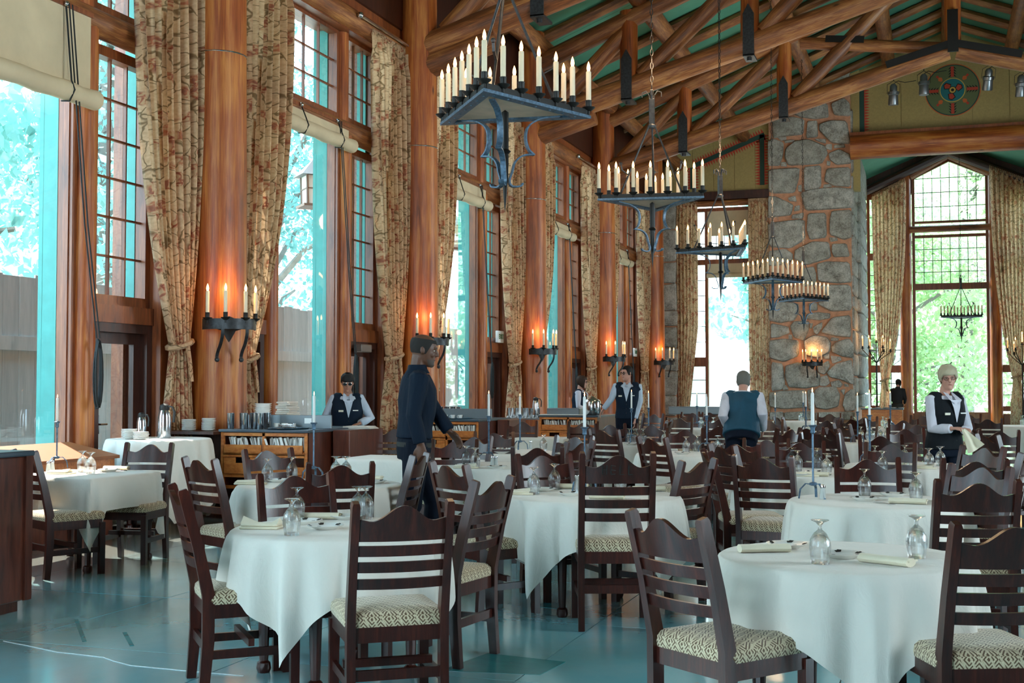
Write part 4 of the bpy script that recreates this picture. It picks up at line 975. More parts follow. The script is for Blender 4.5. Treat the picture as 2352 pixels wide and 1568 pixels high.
ch(1765, 965, 'S', 'ladder-back chair hidden behind the bending man\'s right elbow', rel=175)
ch(1999, 1059, 'D', 'brown ladder-back chair facing the viewer behind the goblets of the right table', gap=.12)
ch(2045, 1020, 'M', 'reddish ladder-back chair left of the grey haired woman\'s waist', rel=172)
ch(2023, 1001, 'N', 'ladder-back chair behind the reddish one left of the grey haired woman', rel=186)
ch(2255, 1028, 'M', 'ladder-back chair with a shining blue crest under the woman\'s cloth', rel=140)
ch(2238, 1058, 'M', 'dark ladder-back chair between two shining blue ones at right', rel=12)
ch(2249, 1073, 'D', 'ladder-back chair with a broad shining blue crest at right', rel=146)
ch(2244, 1107, 'D', 'black-brown ladder-back chair turned away at the right of the second right table', rel=16)
ch(1536, 1187, 'C', 'large ladder-back chair at the left of the front right round table')
ch(2318, 1206, 'C', 'large black-brown ladder-back chair cut off by the right edge', rel=26)
ch(2352, 1040, 'D', 'ladder-back chair with white lit slat ends at the right edge', rel=80)
ch(342, 1020, 'F', 'reddish ladder-back chair at the right end of the square window table', rel=155)
ch(60, 1037, 'F', 'ladder-back chair with a patterned seat between the big cabinet and the window table', rel=-68)
for (x, y, key, rel, lab) in ((905, 985, 'R', 170, 'ladder-back chair with a lit rounded crest behind the walking man'), (1200, 968, 'Q', 172, 'ladder-back chair with a lit crest at the small square table by the third sideboard'),
    (1905, 950, 'V', 172, 'ladder-back chair with a glowing orange crest before the stone pier'), (1985, 958, 'O', 170, 'far ladder-back chair below the medallion gable beam'), (1935, 975, 'O', -60, 'far dark ladder-back chair right of the orange one'),
    (1960, 962, 'O', -30, 'far ladder-back chair with a pale blue crest before the pier'), (2075, 965, 'O', 182, 'far ladder-back chair near the alcove entrance'), (2105, 975, 'N', 150, 'dark ladder-back chair just left of the grey haired woman\'s sleeve'),
    (2080, 985, 'N', 190, 'ladder-back chair left of the grey haired woman\'s hip'), (1915, 986, 'N', -70, 'ladder-back chair with blue lit slats before the middle distance table'), (1895, 965, 'V', 30, 'far dark chair in the cluster before the stone pier'),
    (1925, 963, 'V', 75, 'far chair with pale posts in the cluster before the stone pier'), (1790, 958, 'V', -70, 'far chair with pale posts right of the bending man'), (2225, 952, 'U', 170, 'far ladder-back chair behind the grey haired woman\'s shoulder'),
    (2268, 962, 'U', 0, 'far ladder-back chair beside the white table at the right edge'), (2240, 985, 'U', -75, 'chair with white lit post right of the woman\'s hands'), (2270, 1000, 'U', -60, 'chair with lit slats right of the hanging cloth'),
    (2295, 990, 'U', 10, 'dark chair in shadow before the far white table'), (2120, 955, 'O', 165, 'small far chair under the alcove window'), (1720, 952, 'W', 150, 'small far chair against the end window curtain')):
    ch(x, y, key, lab, rel=rel)

# ------------------------------------------------------------------ table ware
def mesh_goblet():
    b = MB(); out = [(.0365, .0), (.0385, .02), (.043, .05), (.0445, .072), (.040, .098), (.026, .122), (.010, .136), (.0065, .145), (.008, .155), (.018, .166), (.036, .1735), (.037, .176), (.030, .177), (.0, .1765)]
    inn = [(.0, .120), (.018, .117), (.034, .098), (.0415, .072), (.0405, .05), (.0360, .02), (.0345, .0)]
    b.lathe(out + inn[0:1] if False else out[::-1][0:], 20, cap=False) if False else None
    prof = [(.0345, 0), (.0360, .02), (.0405, .05), (.0418, .072), (.0365, .096), (.020, .114), (.0005, .118)]
    b.lathe(prof, 20, cap=False); b.f = [f[::-1] for f in b.f]
    o = MB(); o.lathe([(.0345, 0)] + out[:-1] + [(.0005, .1765)], 20, cap=False); b.add(o.v, o.f)
    return b.mesh('goblet', GLASS, 180)
GOB = mesh_goblet()
def mesh_plate():
    b = MB(); b.lathe([(.050, 0), (.055, .004), (.090, .019), (.093, .022), (.089, .0235), (.058, .011), (.0005, .0095)], 28, cap=False); return b.mesh('bread_plate', CHINA, 60)
PLATE = mesh_plate()
def mesh_marks():
    b = MB()
    for k in range(5):
        a0 = k * 2 * pi / 5
        P = [(r * 1.08 * cos(a), r * 1.08 * sin(a), .0150 + (r * 1.08 - .066) * .40) for r, a in ((.064, a0), (.078, a0 - .05), (.080, a0 + .16), (.074, a0 + .2), (.074, a0 + .32), (.062, a0 + .30))]
        b.loft([[Vector(p) + Vector((0, 0, .0)) for p in P], [Vector(p) + Vector((0, 0, .0015)) for p in P]])
    return b.mesh('rim_mark', BLK, 0)
MARK = mesh_marks()
def mesh_napkin(kind):
    b = MB(); n = 10
    if kind == 0:   # rolled
        R_ = []
        for i in range(9):
            x = -.11 + .22 * i / 8; R_.append([Vector((x, .036 * cos(a) * (1 + .1 * sin(i)), .018 + .018 * sin(a))) for a in [2 * pi * j / 12 for j in range(12)]])
        b.loft(R_)
        b.box((-.05, -.02, .02), (.115, .045, .028)); 
    elif kind == 1:  # folded flat with a fold lifted
        b.box((-.11, -.055, 0), (.11, .055, .012), bev=.004); b.box((-.105, -.05, .012), (.08, .05, .022), bev=.004)
        b.loft([[Vector((-.1, -.045, .022)), Vector((-.1, .04, .022)), Vector((-.1, .0, .03))], [Vector((0, -.04, .022)), Vector((0, .045, .022)), Vector((0, .0, .034))], [Vector((.09, -.05, .022)), Vector((.09, .03, .022)), Vector((.09, -.01, .045))]])
    else:            # peaked
        b.box((-.10, -.06, 0), (.10, .06, .014), bev=.005); b.box((-.095, -.055, .014), (.095, .05, .026), bev=.005)
        b.loft([[Vector((-.095, -.05, .026)), Vector((-.095, .05, .026)), Vector((-.095, 0, .062))], [Vector((-.02, -.05, .026)), Vector((-.02, .05, .026)), Vector((-.02, 0, .032))], [Vector((.05, -.05, .026)), Vector((.05, .05, .026)), Vector((.05, 0, .030))], [Vector((.095, -.05, .026)), Vector((.095, .05, .026)), Vector((.095, 0, .056))]])
    return b.mesh('napkin', NAPKIN, 50)
NAP = [mesh_napkin(i) for i in range(3)]
def mesh_fork():
    b = MB(); b.bar([(-.10, 0, .004), (0, 0, .006), (.05, 0, .004)], [.013, .007, .010], .0025, (0, 1, 0))
    for k in range(4): b.bar([(.05, (k - 1.5) * .006, .004), (.10, (k - 1.5) * .0065, .006)], .003, .002, (0, 1, 0))
    return b.mesh('fork', MIRROR)
def mesh_knife():
    b = MB(); b.bar([(-.11, 0, .005), (0, 0, .005), (.01, 0, .004), (.10, .003, .004)], [.012, .010, .016, .004], .003, (0, 1, 0)); return b.mesh('knife', MIRROR)
FORK, KNIFE = mesh_fork(), mesh_knife()
SHK_G = thin_glass('shaker_glass', (.8, .84, .86, 1), .3)
def mesh_shaker():
    b = MB(); b.lathe([(.019, 0), (.021, .01), (.015, .065), (.016, .07)], 12); g = b.mesh('body', plain('shaker_salt', '#b9bcb8', .2)); q = MB(); q.lathe([(.0165, .07), (.0175, .075), (.015, .088), (.004, .093)], 12); return g, q.mesh('cap', MIRROR)
SHB, SHC = mesh_shaker()
def snap(p, m_=.09):
    p = Vector((p[0], p[1], 0)); k = min(TABLES, key=lambda q: (TABLES[q][0] - p).length - TABLES[q][1] / 2); c_, D, _ = TABLES[k]; d = p - c_
    if k in 'FQRX': return p
    if d.length > D / 2 - m_: p = c_ + d.normalized() * (D / 2 - m_)
    return p
def put(kind, px, py, lab, z=.735, rot=0.0, group=None, loc=None):
    p = loc if loc is not None else snap(atz(px, py, z))
    cat, me = {'goblet': ('goblet', GOB), 'plate': ('plate', PLATE), 'napkin': ('napkin', NAP[0]), 'napkin1': ('napkin', NAP[1]), 'napkin2': ('napkin', NAP[2]), 'fork': ('fork', FORK), 'knife': ('knife', KNIFE)}[kind]
    o = inst(me, me.name.split('.')[0], None, loc=(p[0], p[1], z + .0005), rotz=rot); tag(o, lab, cat, group)
    if kind == 'plate' and z < 2: inst(MARK, 'rim_mark', o, rotz=random.random() * 6)
    return o
def shaker(px, py, lab, z=.735, loc=None):
    p = loc if loc is not None else atz(px, py, z); o = tag(inst(SHB, 'salt_shaker', None, loc=(p[0], p[1], z)), lab, 'shaker'); inst(SHC, 'cap', o); return o
def candlestick(px, py, lab, lit=True, h=.62, z=.735, loc=None, clip=True):
    """tall iron rod with a cup and a taper candle, standing on three arched feet"""
    p = loc if loc is not None else snap(atz(px, py, z), .12); t = thing('candlestick', lab, 'candlestick', (p[0], p[1], z), random.random() * 6)
    hr = h - .27
    b = MB(); b.bar([(0, 0, .085), (0, 0, hr)], .016, .010); b.lathe([(.010, .08), (.024, .085), (.024, .1), (.010, .105)], 10); b.obj('rod', IRONB, t)
    for k in range(3):
        a = k * 2 * pi / 3; b = MB(); b.bar([(.01 * cos(a), .01 * sin(a), .09), (.05 * cos(a), .05 * sin(a), .095), (.085 * cos(a), .085 * sin(a), .06), (.095 * cos(a), .095 * sin(a), 0)], .016, .006, (-sin(a), cos(a), 0)); b.obj('foot', IRONB, t)
    b = MB(); b.lathe([(.006, hr - .01), (.016, hr), (.014, hr + .025), (.020, hr + .04), (.030, hr + .045), (.024, hr + .05), (.014, hr + .05)], 12); b.obj('cup', IRONB, t)
    b = MB(); b.lathe([(.0115, hr + .02), (.0105, hr + .25), (.004, hr + .262)], 10); b.obj('candle', WAXW, t)
    if lit: b = MB(); b.lathe([(.0005, hr + .26), (.0045, hr + .268), (.003, hr + .278), (.0004, hr + .290)], 8); b.obj('flame', FLAMES, t)
    return t
dA, dB, dC, dD, dE, dF, dG = [TABLES[k][2] for k in 'ABCDEFG']
for kind, px, py, lab, rot in (
    ('goblet', 655, 1190, 'upturned clear goblet, rear of the left pair, on the front left round table', 0), ('goblet', 670, 1229, 'upturned clear goblet, nearest of all on the front left round table', 0),
    ('goblet', 822, 1192, 'upturned clear goblet half hidden by the back-turned chair post, front left table', 0), ('goblet', 857, 1186, 'upturned clear goblet beside the crest of the back-turned chair, front left table', 0),
    ('napkin2', 601, 1213, 'peaked folded napkin at the left rim of the front left round table', .2), ('napkin', 716, 1184, 'rolled napkin with a fork at the far side of the front left table', .3), ('fork', 745, 1182, 'fork on the napkin at the far side of the front left table', .2),
    ('plate', 700, 1203, 'small plate with dark rim marks behind the nearest goblet', 0), ('plate', 748, 1215, 'small plate with dark rim marks in the middle of the front left table', 0), ('plate', 796, 1192, 'small plate left of the back-turned chair post on the front left table', 0),
    ('goblet', 1226, 1134, 'upturned clear goblet, nearer of the pair at left on the middle round table', 0), ('goblet', 1257, 1121, 'upturned clear goblet, farther of the pair at left on the middle round table', 0), ('goblet', 1424, 1126, 'upturned goblet seen through the tall chair back', 0), ('goblet', 1440, 1121, 'second upturned goblet seen through the tall chair back', 0),
    ('plate', 1246, 1128, 'small plate behind the nearer left goblet on the middle round table', 0), ('plate', 1312, 1138, 'small plate beside the steel creamer on the middle round table', 0), ('napkin1', 1187, 1135, 'flat folded napkin at the left rim of the middle round table', .3), ('napkin', 1394, 1146, 'rolled napkin seen through the tall chair back slats', .1), ('napkin', 1296, 1116, 'rolled napkin at the far rim of the middle round table', .2), ('napkin', 1506, 1127, 'rolled napkin right of the tall chair on the middle round table', .4), ('knife', 1435, 1147, 'knife beside the napkin seen through the tall chair', .1),
    ('goblet', 1884, 1294, 'upturned clear goblet, left one on the front right round table', 0), ('goblet', 2106, 1281, 'upturned clear goblet, right one on the front right round table', 0), ('napkin', 1755, 1268, 'rolled napkin at the left rim of the front right round table', .45), ('napkin', 2035, 1296, 'rolled napkin at the near right of the front right round table', -.5),
    ('plate', 1808, 1258, 'small plate with dark rim marks behind the rolled napkin, front right table', 0), ('plate', 1935, 1281, 'small plate with dark rim marks between the two goblets, front right table', 0),
    ('goblet', 1986, 1139, 'upturned clear goblet, left one on the table behind the front right one', 0), ('goblet', 2104, 1149, 'upturned clear goblet, right one on the table behind the front right one', 0), ('plate', 1986, 1150, 'small plate at the near side of the table behind the front right one', 0), ('plate', 2052, 1140, 'small plate right of centre on the table behind the front right one', 0), ('napkin', 2085, 1157, 'rolled napkin at the near rim of the table behind the front right one', -.1), ('fork', 2030, 1157, 'fork at the near rim of the table behind the front right one', -.9),
    ('goblet', 614, 1107, 'upturned goblet, left of the pair left of the candlestick before the sideboard', 0), ('goblet', 651, 1099, 'upturned goblet, right of the pair left of the candlestick before the sideboard', 0), ('goblet', 803, 1090, 'upturned goblet behind the near chair crest, table before the drawer sideboard', 0), ('goblet', 818, 1096, 'second upturned goblet behind the near chair crest before the sideboard', 0), ('napkin1', 565, 1112, 'flat napkin at the left rim of the table before the drawer sideboard', .2), ('napkin', 872, 1100, 'rolled napkin at the right rim of the table before the drawer sideboard', .1), ('plate', 640, 1107, 'small plate by the goblet pair on the table before the drawer sideboard', 0), ('plate', 860, 1110, 'small plate at the right of the table before the drawer sideboard', 0),
    ('goblet', 189, 1084, 'upturned goblet, left one on the square window table', 0), ('goblet', 208, 1088, 'upturned goblet, right one on the square window table', 0), ('napkin1', 140, 1088, 'flat folded napkin on the square window table', .1), ('plate', 250, 1083, 'small plate on the square window table', 0), ('napkin', 268, 1079, 'napkin behind the plate on the square window table', .2),
    ('goblet', 1071, 1068, 'upturned goblet, left of the pair by the walking man\'s hand', 0), ('goblet', 1092, 1074, 'upturned goblet, right of the pair by the walking man\'s hand', 0), ('plate', 1073, 1071, 'small plate below the goblet pair by the walking man\'s hand', 0), ('plate', 1142, 1076, 'small plate in front of the two shakers, table right of the walking man', 0), ('napkin1', 1050, 1077, 'napkin at the left rim of the table right of the walking man', .2),
    ('goblet', 1149, 1036, 'upturned goblet below the second sideboard, left of a blue candlestick', 0), ('goblet', 1178, 1043, 'upturned goblet half behind a chair post, left of a blue candlestick', 0), ('goblet', 1262, 1034, 'upturned goblet left of the dark chair by the tall middle candlestick', 0), ('plate', 1150, 1044, 'plate at the near rim of the table below the second sideboard', 0),
    ('goblet', 1442, 1012, 'upturned goblet, left of the pair below the vested man', 0), ('goblet', 1459, 1013, 'upturned goblet, second of the pair below the vested man', 0), ('goblet', 1484, 1008, 'upturned goblet right of the pair below the vested man, partly hidden', 0), ('goblet', 1506, 1012, 'upturned goblet behind the crest of the chair with a pale seat', 0), ('plate', 1450, 1022, 'plate at the near rim of the table below the vested man', 0),
    ('goblet', 1576, 1040, 'single upturned goblet left of the bending man, in front of a dark chair', 0), ('plate', 1568, 1043, 'plate under the single goblet left of the bending man', 0), ('goblet', 1612, 1034, 'upturned goblet behind a chair post left of the bending man', 0),
    ('goblet', 1590, 978, 'small upturned goblet, left one on the far table left of the bending man', 0), ('goblet', 1603, 979, 'small upturned goblet, right one on the far table left of the bending man', 0), ('goblet', 1656, 980, 'small upturned goblet beside the bending man\'s sleeve', 0),
    ('goblet', 1701, 1026, 'upturned goblet before the bending man\'s dark trousers', 0), ('goblet', 1735, 1034, 'upturned goblet right of the bending man\'s legs', 0), ('goblet', 1770, 1064, 'upturned goblet behind the crest of the big back-turned chair', 0), ('goblet', 1815, 1072, 'upturned goblet, leftmost beside the tall blue candlestick at right', 0), ('goblet', 1832, 1082, 'upturned goblet left of and nearest to the tall blue candlestick at right', 0), ('goblet', 1877, 1075, 'upturned goblet right of the tall blue candlestick, farther one', 0), ('goblet', 1899, 1091, 'upturned goblet right of the tall blue candlestick, nearer one', 0),
    ('plate', 1840, 1093, 'plate at the near rim of the wide round table', 0), ('plate', 1875, 1088, 'plate at the right of the wide round table', 0), ('napkin', 1870, 1097, 'rolled napkin beside the rod of the tall blue candlestick', .0), ('napkin1', 1835, 1100, 'flat napkin at the near left of the wide round table', .1),
    ('goblet', 2010, 1068, 'upturned goblet behind the brown crest of the right hand chair', 0), ('goblet', 2078, 1066, 'upturned goblet before the reddish chair left of the woman', 0), ('goblet', 2105, 1085, 'upturned goblet just left of the grey haired woman\'s thigh', 0), ('goblet', 2150, 1078, 'upturned goblet, nearer of the pair before the grey haired woman', 0), ('goblet', 2160, 1070, 'upturned goblet, farther of the pair before the grey haired woman', 0), ('plate', 2060, 1080, 'plate on the table in front of the grey haired woman', 0), ('napkin', 2130, 1098, 'rolled napkin before the grey haired woman', .05), ('napkin1', 2140, 1080, 'flat napkin before the grey haired woman', .1)):
    put(kind, px, py, lab, rot=rot, group={'goblet': 'upturned goblets', 'plate': 'small plates'}.get(kind, None))
tail = 0
for key, pts in (('N', ((1938, 1010), (1951, 1010), (1988, 1008), (2001, 1010), (2040, 1008))), ('M', ((2085, 1010), (2108, 1012), (2120, 1004))), ('S', ((1748, 990), (1776, 992), (1793, 979))), ('O', ((1997, 980), (2027, 978), (2040, 985), (2070, 976))), ('V', ((1815, 960), (1838, 962))), ('U', ((2325, 965), (2335, 966)))):
    for i, (px, py) in enumerate(pts):
        if key == 'M': loc = atz(px, py, .735)
        put('goblet', px, py, '%s upturned goblet from left, %s' % (['first', 'second', 'third', 'fourth', 'fifth'][i], TABLES[key][2] if key != 'M' else 'just left of the woman\'s sleeve'), group='upturned goblets')
shaker(1890, 1146, 'glass shaker with a steel cap beside the candlestick, second table at right'); shaker(111, 1084, 'left glass shaker at the candlestick foot on the window table'); shaker(120, 1081, 'right glass shaker at the candlestick foot on the window table')
shaker(1131, 1070, 'left shaker right of the candlestick by the walking man'); shaker(1139, 1070, 'right shaker right of the candlestick by the walking man'); shaker(1219, 1030, 'small shaker at the foot of the blue candlestick below the second sideboard')
b = MB(); b.lathe([(.024, 0), (.026, .02), (.022, .1), (.026, .125), (.022, .125), (.018, .1), (.0005, .02)], 14); p = atz(1327, 1135, .735); t = tag(b.obj('steel_creamer', MIRROR, None, loc=(p.x, p.y, .735)), 'small polished steel creamer left of the tall chair on the middle table', 'creamer')
b = MB(); b.tube([(.025, 0, .11), (.048, 0, .10), (.046, 0, .04), (.024, 0, .03)], .004, 6); b.obj('handle', MIRROR, t)
for px, py, lab, lit, h in ((130, 1074, 'candlestick with a white taper on the square window table', True, .63), (716, 1098, 'candlestick with a lit taper on the table before the drawer sideboard', True, .66), (1121, 1060, 'blue iron candlestick with lit taper by the walking man\'s hand', True, .66), (1210, 1030, 'iron candlestick with lit taper below the second sideboard', True, .62),
    (1343, 1128, 'thick taper candlestick standing between the two sideboards, behind the tall chair', True, .66), (1452, 1009, 'candlestick with lit taper before the vested man', True, .66), (1490, 1004, 'candlestick with lit taper just right of the vested man', True, .64), (1868, 1144, 'tallest blue candlestick at right, lit taper before the stone pier', True, .69), (1958, 1060, 'candlestick with a thick lit taper at the right corner of the stone pier', True, .67),
    (1566, 978, 'candlestick with lit taper before the thin stone pier curtain', True, .60), (1648, 1035, 'dark unlit candlestick left of the bending man, nearer one', False, .62), (1632, 976, 'dark unlit candlestick before the end window, farther one', False, .60), (1781, 990, 'candlestick with lit taper right of the bending man', True, .6), (1845, 965, 'slim candlestick with small flame in front of the stone pier', True, .6)):
    candlestick(px, py, lab, lit, h)
for px, py, lab in ((2012, 1030, 'first candlestick from the left of the cluster before the alcove'), (2008, 990, 'second candlestick of the cluster before the alcove, farther back'), (2051, 990, 'third candlestick of the cluster before the alcove'), (2060, 985, 'fourth candlestick of the cluster before the alcove'), (2079, 987, 'last candlestick at the right of the cluster before the alcove')):
    candlestick(px, py, lab, True, .62)
# ------------------------------------------------------------------ sideboards
SLATE = plain('slate_top', '#3a4650', .3, noise=.2); STEELG = plain('grey_steel', '#7d858a', .35, .6)
def sideboard(name, lab, x0, x1, y0, y1, ztop, cutdrawer=True, div=True, hv=True):
    t = thing(name, lab, 'sideboard', (x0, y0, 0)); w_, d_ = x1 - x0, y1 - y0; zt = ztop
    b = MB(); b.box((0, 0, .06), (.03, d_, zt - .03)); b.box((w_ - .025, 0, .06), (w_, d_, zt - .03)); b.box((0, d_ - .03, .06), (w_, d_, zt - .03)); b.box((.03, .3, .06), (w_ - .03, .33, zt - .03)); b.obj('carcass', CABW, t, 0)
    b = MB(); b.box((-.025, -.03, zt - .03), (w_ + .02, d_ + .02, zt), bev=.006); b.obj('top', SLATE, t, 0)
    fr = MB(); t_ = .03
    fr.box((0, -.012, .06), (.035, .02, zt - .03)); fr.box((w_ - .035, -.012, .06), (w_, .02, zt - .03)); fr.box((w_ * .5 - .015, -.012, .5), (w_ * .5 + .015, .02, zt - .03))
    for z in (zt - .07, zt - .275, zt - .30, zt - .52, .34): fr.box((.03, -.012, z), (w_ - .03, .02, z + .035))
    fr.obj('face_frame', ORANGEW, t, 0)
    b = MB(); b.box((.03, 0, zt - .275), (w_ - .03, .30, zt - .255)); b.box((.03, 0, zt - .52), (w_ - .03, .30, zt - .50)); b.box((.03, 0, .34), (w_ - .03, .30, .36)); b.obj('shelf', ORANGEW, t, 0)
    for i in range(2):   # open trays of cutlery
        xa, xb = (.05, w_ * .5 - .02) if i == 0 else (w_ * .5 + .02, w_ - .05)
        b = MB(); b.box((xa, -.03, zt - .25), (xb, -.015, zt - .165)); b.box((xa, -.02, zt - .25), (xb, .25, zt - .235)); b.obj('tray', ORANGEW, t, 0)
        k = MB(); rr = random.Random(i)
        for q in range(34):
            x = xa + .02 + (xb - xa - .04) * rr.random(); b1 = Vector((x, .02 + .12 * rr.random(), zt - .23)); k.bar([b1, b1 + Vector((rr.random() * .08 - .04, .02 - .08 * rr.random(), .13 + .02 * rr.random()))], .020, .012)
        tag(k.obj('rolled_cutlery', CHINA, t, 0), kind='stuff')
    xa, xb = .05, w_ * .5 - .02
    b = MB(); P = [(xa, zt - .48), (xb, zt - .48), (xb, zt - .305), (xa + .72 * (xb - xa), zt - .305), (xa + .66 * (xb - xa), zt - .36), (xa + .34 * (xb - xa), zt - .36), (xa + .28 * (xb - xa), zt - .305), (xa, zt - .305)]
    for i, (u, v) in enumerate((((P[0]), None),)): pass
    b.box((xa, -.025, zt - .48), (xb, -.01, zt - .365)); b.box((xa, -.025, zt - .365), (xa + .30 * (xb - xa), -.01, zt - .305)); b.box((xb - .30 * (xb - xa), -.025, zt - .365), (xb, -.01, zt - .305)); b.obj('drawer', ORANGEW, t, 0)
    b = MB(); b.box((w_ * .5 + .02, .01, zt - .48), (w_ - .05, .02, zt - .40)); b.obj('drawer', ORANGEW, t, 0)
    if div:
        b = MB(); b.box((-.0, .5, zt), (w_ + .02, .53, zt + .15), bev=.004); b.obj('divider', STEELG, t, 0)
    b = MB(); b.box((.05, .05, 0), (w_ - .05, d_ - .05, .06)); b.obj('plinth', DARKTRIM, t, 0)
    return t
sideboard('sideboard', 'orange brown sideboard with cutlery drawers and a dark slate top, nearest the lit column', -7.42, -6.36, 11.9, 13.3, .985)
sideboard('sideboard', 'second sideboard with open cutlery trays, right behind the man in the dark shirt', -7.3, -6.3, 17.0, 18.4, .97)
sideboard('sideboard', 'third sideboard with a red orange drawer in front of the short haired woman', -6.60, -5.55, 20.9, 22.3, .95, div=False)
b = MB(); b.box((-6.33, 12.42, .05), (-6.12, 13.3, .97), bev=.01); tag(b.obj('dark_cabinet', CABW), 'glossy dark brown cabinet end standing right of the nearest sideboard', 'cabinet')
b = MB(); b.box((-6.28, 17.75, .05), (-6.1, 18.6, .95), bev=.01); tag(b.obj('dark_cabinet', CABW), 'purplish brown cabinet end right of the second sideboard', 'cabinet')
t = thing('side_shelf', 'dark open shelf left of the nearest sideboard, stacked with saucers and goblets', 'shelf', (-8.15, 11.75, 0))
b = MB(); b.box((0, 0, .93), (.72, .6, .96)); b.box((.0, 0, .50), (.72, .6, .52)); b.box((0, 0, .05), (.03, .6, .93)); b.box((0, .57, .05), (.72, .6, .93)); b.obj('frame', DARKTRIM, t, 0)
b = MB(); b.box((.02, -.01, .05), (.07, .02, .93)); b.obj('upright', ORANGEW, t, 0)
t2 = thing('side_shelf', 'open metal legged shelf with mugs left of the third sideboard', 'shelf', (-7.4, 21.2, 0))
b = MB(); b.box((0, 0, .86), (.75, .6, .89)); b.box((0, 0, .40), (.75, .6, .42)); b.obj('frame', STEELG, t2, 0)
b = MB()
for x in (.02, .73):
    b.box((x - .015, .0, 0), (x + .015, .03, .86)); b.box((x - .015, .57, 0), (x + .015, .6, .86))
b.obj('legs', STEELG, t2, 0)
# stacks: every saucer and plate counted
def saucer_mesh(r, h=.012):
    b = MB(); b.lathe([(r * .5, 0), (r * .55, .003), (r, h), (r, h + .004), (r * .9, h + .004), (.0005, .004)], 20, cap=False); return b.mesh('saucer', CHINA, 60)
SAU = saucer_mesh(.078); BOWL = saucer_mesh(.10, .04)
def stack(me, name, x, y, z, n, dz, labf, cat, grp):
    for i in range(n):
        o = inst(me, name, None, loc=(x + random.uniform(-.003, .003), y + random.uniform(-.003, .003), z + i * dz)); tag(o, (ORD[n - 1 - i] + ' from top: ' + labf) if i < n - 1 else 'topmost ' + labf, cat, grp)
def px_at(px, py, z): p = atz(px, py, z); return p.x, p.y
stack(SAU, 'saucer', -7.87, 11.95, .96, 10, .0125, 'white saucer, left stack on the dark shelf', 'saucer', 'left stack of saucers')
stack(SAU, 'saucer', -7.66, 12.02, .96, 11, .0125, 'white saucer, right stack on the dark shelf', 'saucer', 'right stack of saucers')
stack(BOWL, 'bowl', *aty(604, 940, 12.7).xy, .985, 11, .023, 'white bowl, stack on the nearest sideboard', 'bowl', 'stack of white bowls')
for i in range(8): put('goblet', 0, 0, ORD[i % 4] + ' goblet from left, ' + ['front', 'back'][i // 4] + ' row, dark shelf by the sideboard', z=.52, loc=(-7.95 + .13 * (i % 4), 11.84 + .14 * (i // 4), 0), group='goblets on the dark shelf')
cup = MB(); cup.lathe([(.022, 0), (.026, .004), (.036, .05), (.038, .058), (.034, .058), (.0005, .01)], 14, cap=False); cup.tube([(.034, 0, .05), (.056, 0, .042), (.05, 0, .018), (.03, 0, .012)], .004, 6); CUP = cup.mesh('coffee_cup', CHINA, 60)
tmb = MB(); tmb.lathe([(.034, 0), (.037, .005), (.040, .17), (.041, .175), (.038, .175), (.0005, .01)], 16, cap=False); TUM = tmb.mesh('steel_tumbler', MIRROR, 60)
for i, (x, y) in enumerate(((-7.38, 12.02), (-7.27, 12.10), (-7.19, 12.0), (-7.10, 12.08), (-7.01, 12.02), (-7.22, 12.22), (-7.05, 12.24))):
    tag(inst(TUM, 'steel_pitcher', None, loc=(x, y, .985)), ORD[i] + ' polished steel cup of the cluster on the nearest sideboard', 'pitcher', 'steel cups on the nearest sideboard')
for i in range(3): tag(inst(CUP, 'coffee_cup', None, loc=(-6.98 + .1 * i, 12.33, .985), rotz=i), ['left', 'middle', 'right'][i] + ' small white cup before the divider of the nearest sideboard', 'cup')
b = MB(); b.lathe([(.22, 0), (.235, .012), (.23, .016), (.21, .006), (.0005, .005)], 32, cap=False); tr = tag(b.obj('serving_tray', plain('dark_tray', '#1b3340', .25), None, loc=(-6.72, 12.12, .987)), 'dark round tray of small cutlery on the nearest sideboard', 'tray')
sp = MB(); rr = random.Random(2); sp.bar([(-.08, 0, 0), (.0, 0, .002), (.06, 0, 0)], [.010, .006, .020], .004, (0, 1, 0)); SPM = sp.mesh('spoon', MIRROR)
for i in range(14):
    a = rr.random() * 6.28; q = inst(SPM, 'spoon', None, loc=(-6.72 + .1 * (rr.random() - .5), 12.12 + .1 * (rr.random() - .5), .997 + .004 * i), rotz=a); tag(q, 'loose spoon heaped on the dark tray of the nearest sideboard', 'spoon', 'spoons on the tray')
b = MB(); b.box((-.045, -.004, 0), (.045, 0, .06)); tag(b.obj('card', WHITE, None, 0, loc=(-6.62, 12.395, 1.04)), 'small white card on the divider of the nearest sideboard', 'card')
PN = aty(660, 940, 12.8)
for i in range(14):
    b = MB(); w_ = .20 - .004 * i; b.box((-w_ / 2, -.13, 0), (w_ / 2, .13, .018), bev=.006); o = b.obj('folded_napkin', CLOTH, None, 40, loc=(PN.x + .012 * sin(i * 2.2), 12.8 + .01 * cos(i * 3), .987 + .021 * i), rotz=.15 * sin(i * 1.7)); tag(o, ORD[13 - i] + ' folded napkin from the top of the sunlit pile', 'napkin', 'pile of folded napkins')
for i in range(3):
    b = MB(); b.box((-.08, -.11, 0), (.08, .11, .02), bev=.006); o = b.obj('folded_napkin', NAPKIN, None, 40, loc=(PN.x + .2, 12.75, .987 + .021 * i), rotz=.3 - .1 * i); tag(o, ORD[2 - i] + ' napkin from the top, small pile beside the sunlit napkins', 'napkin', 'small pile of folded napkins')
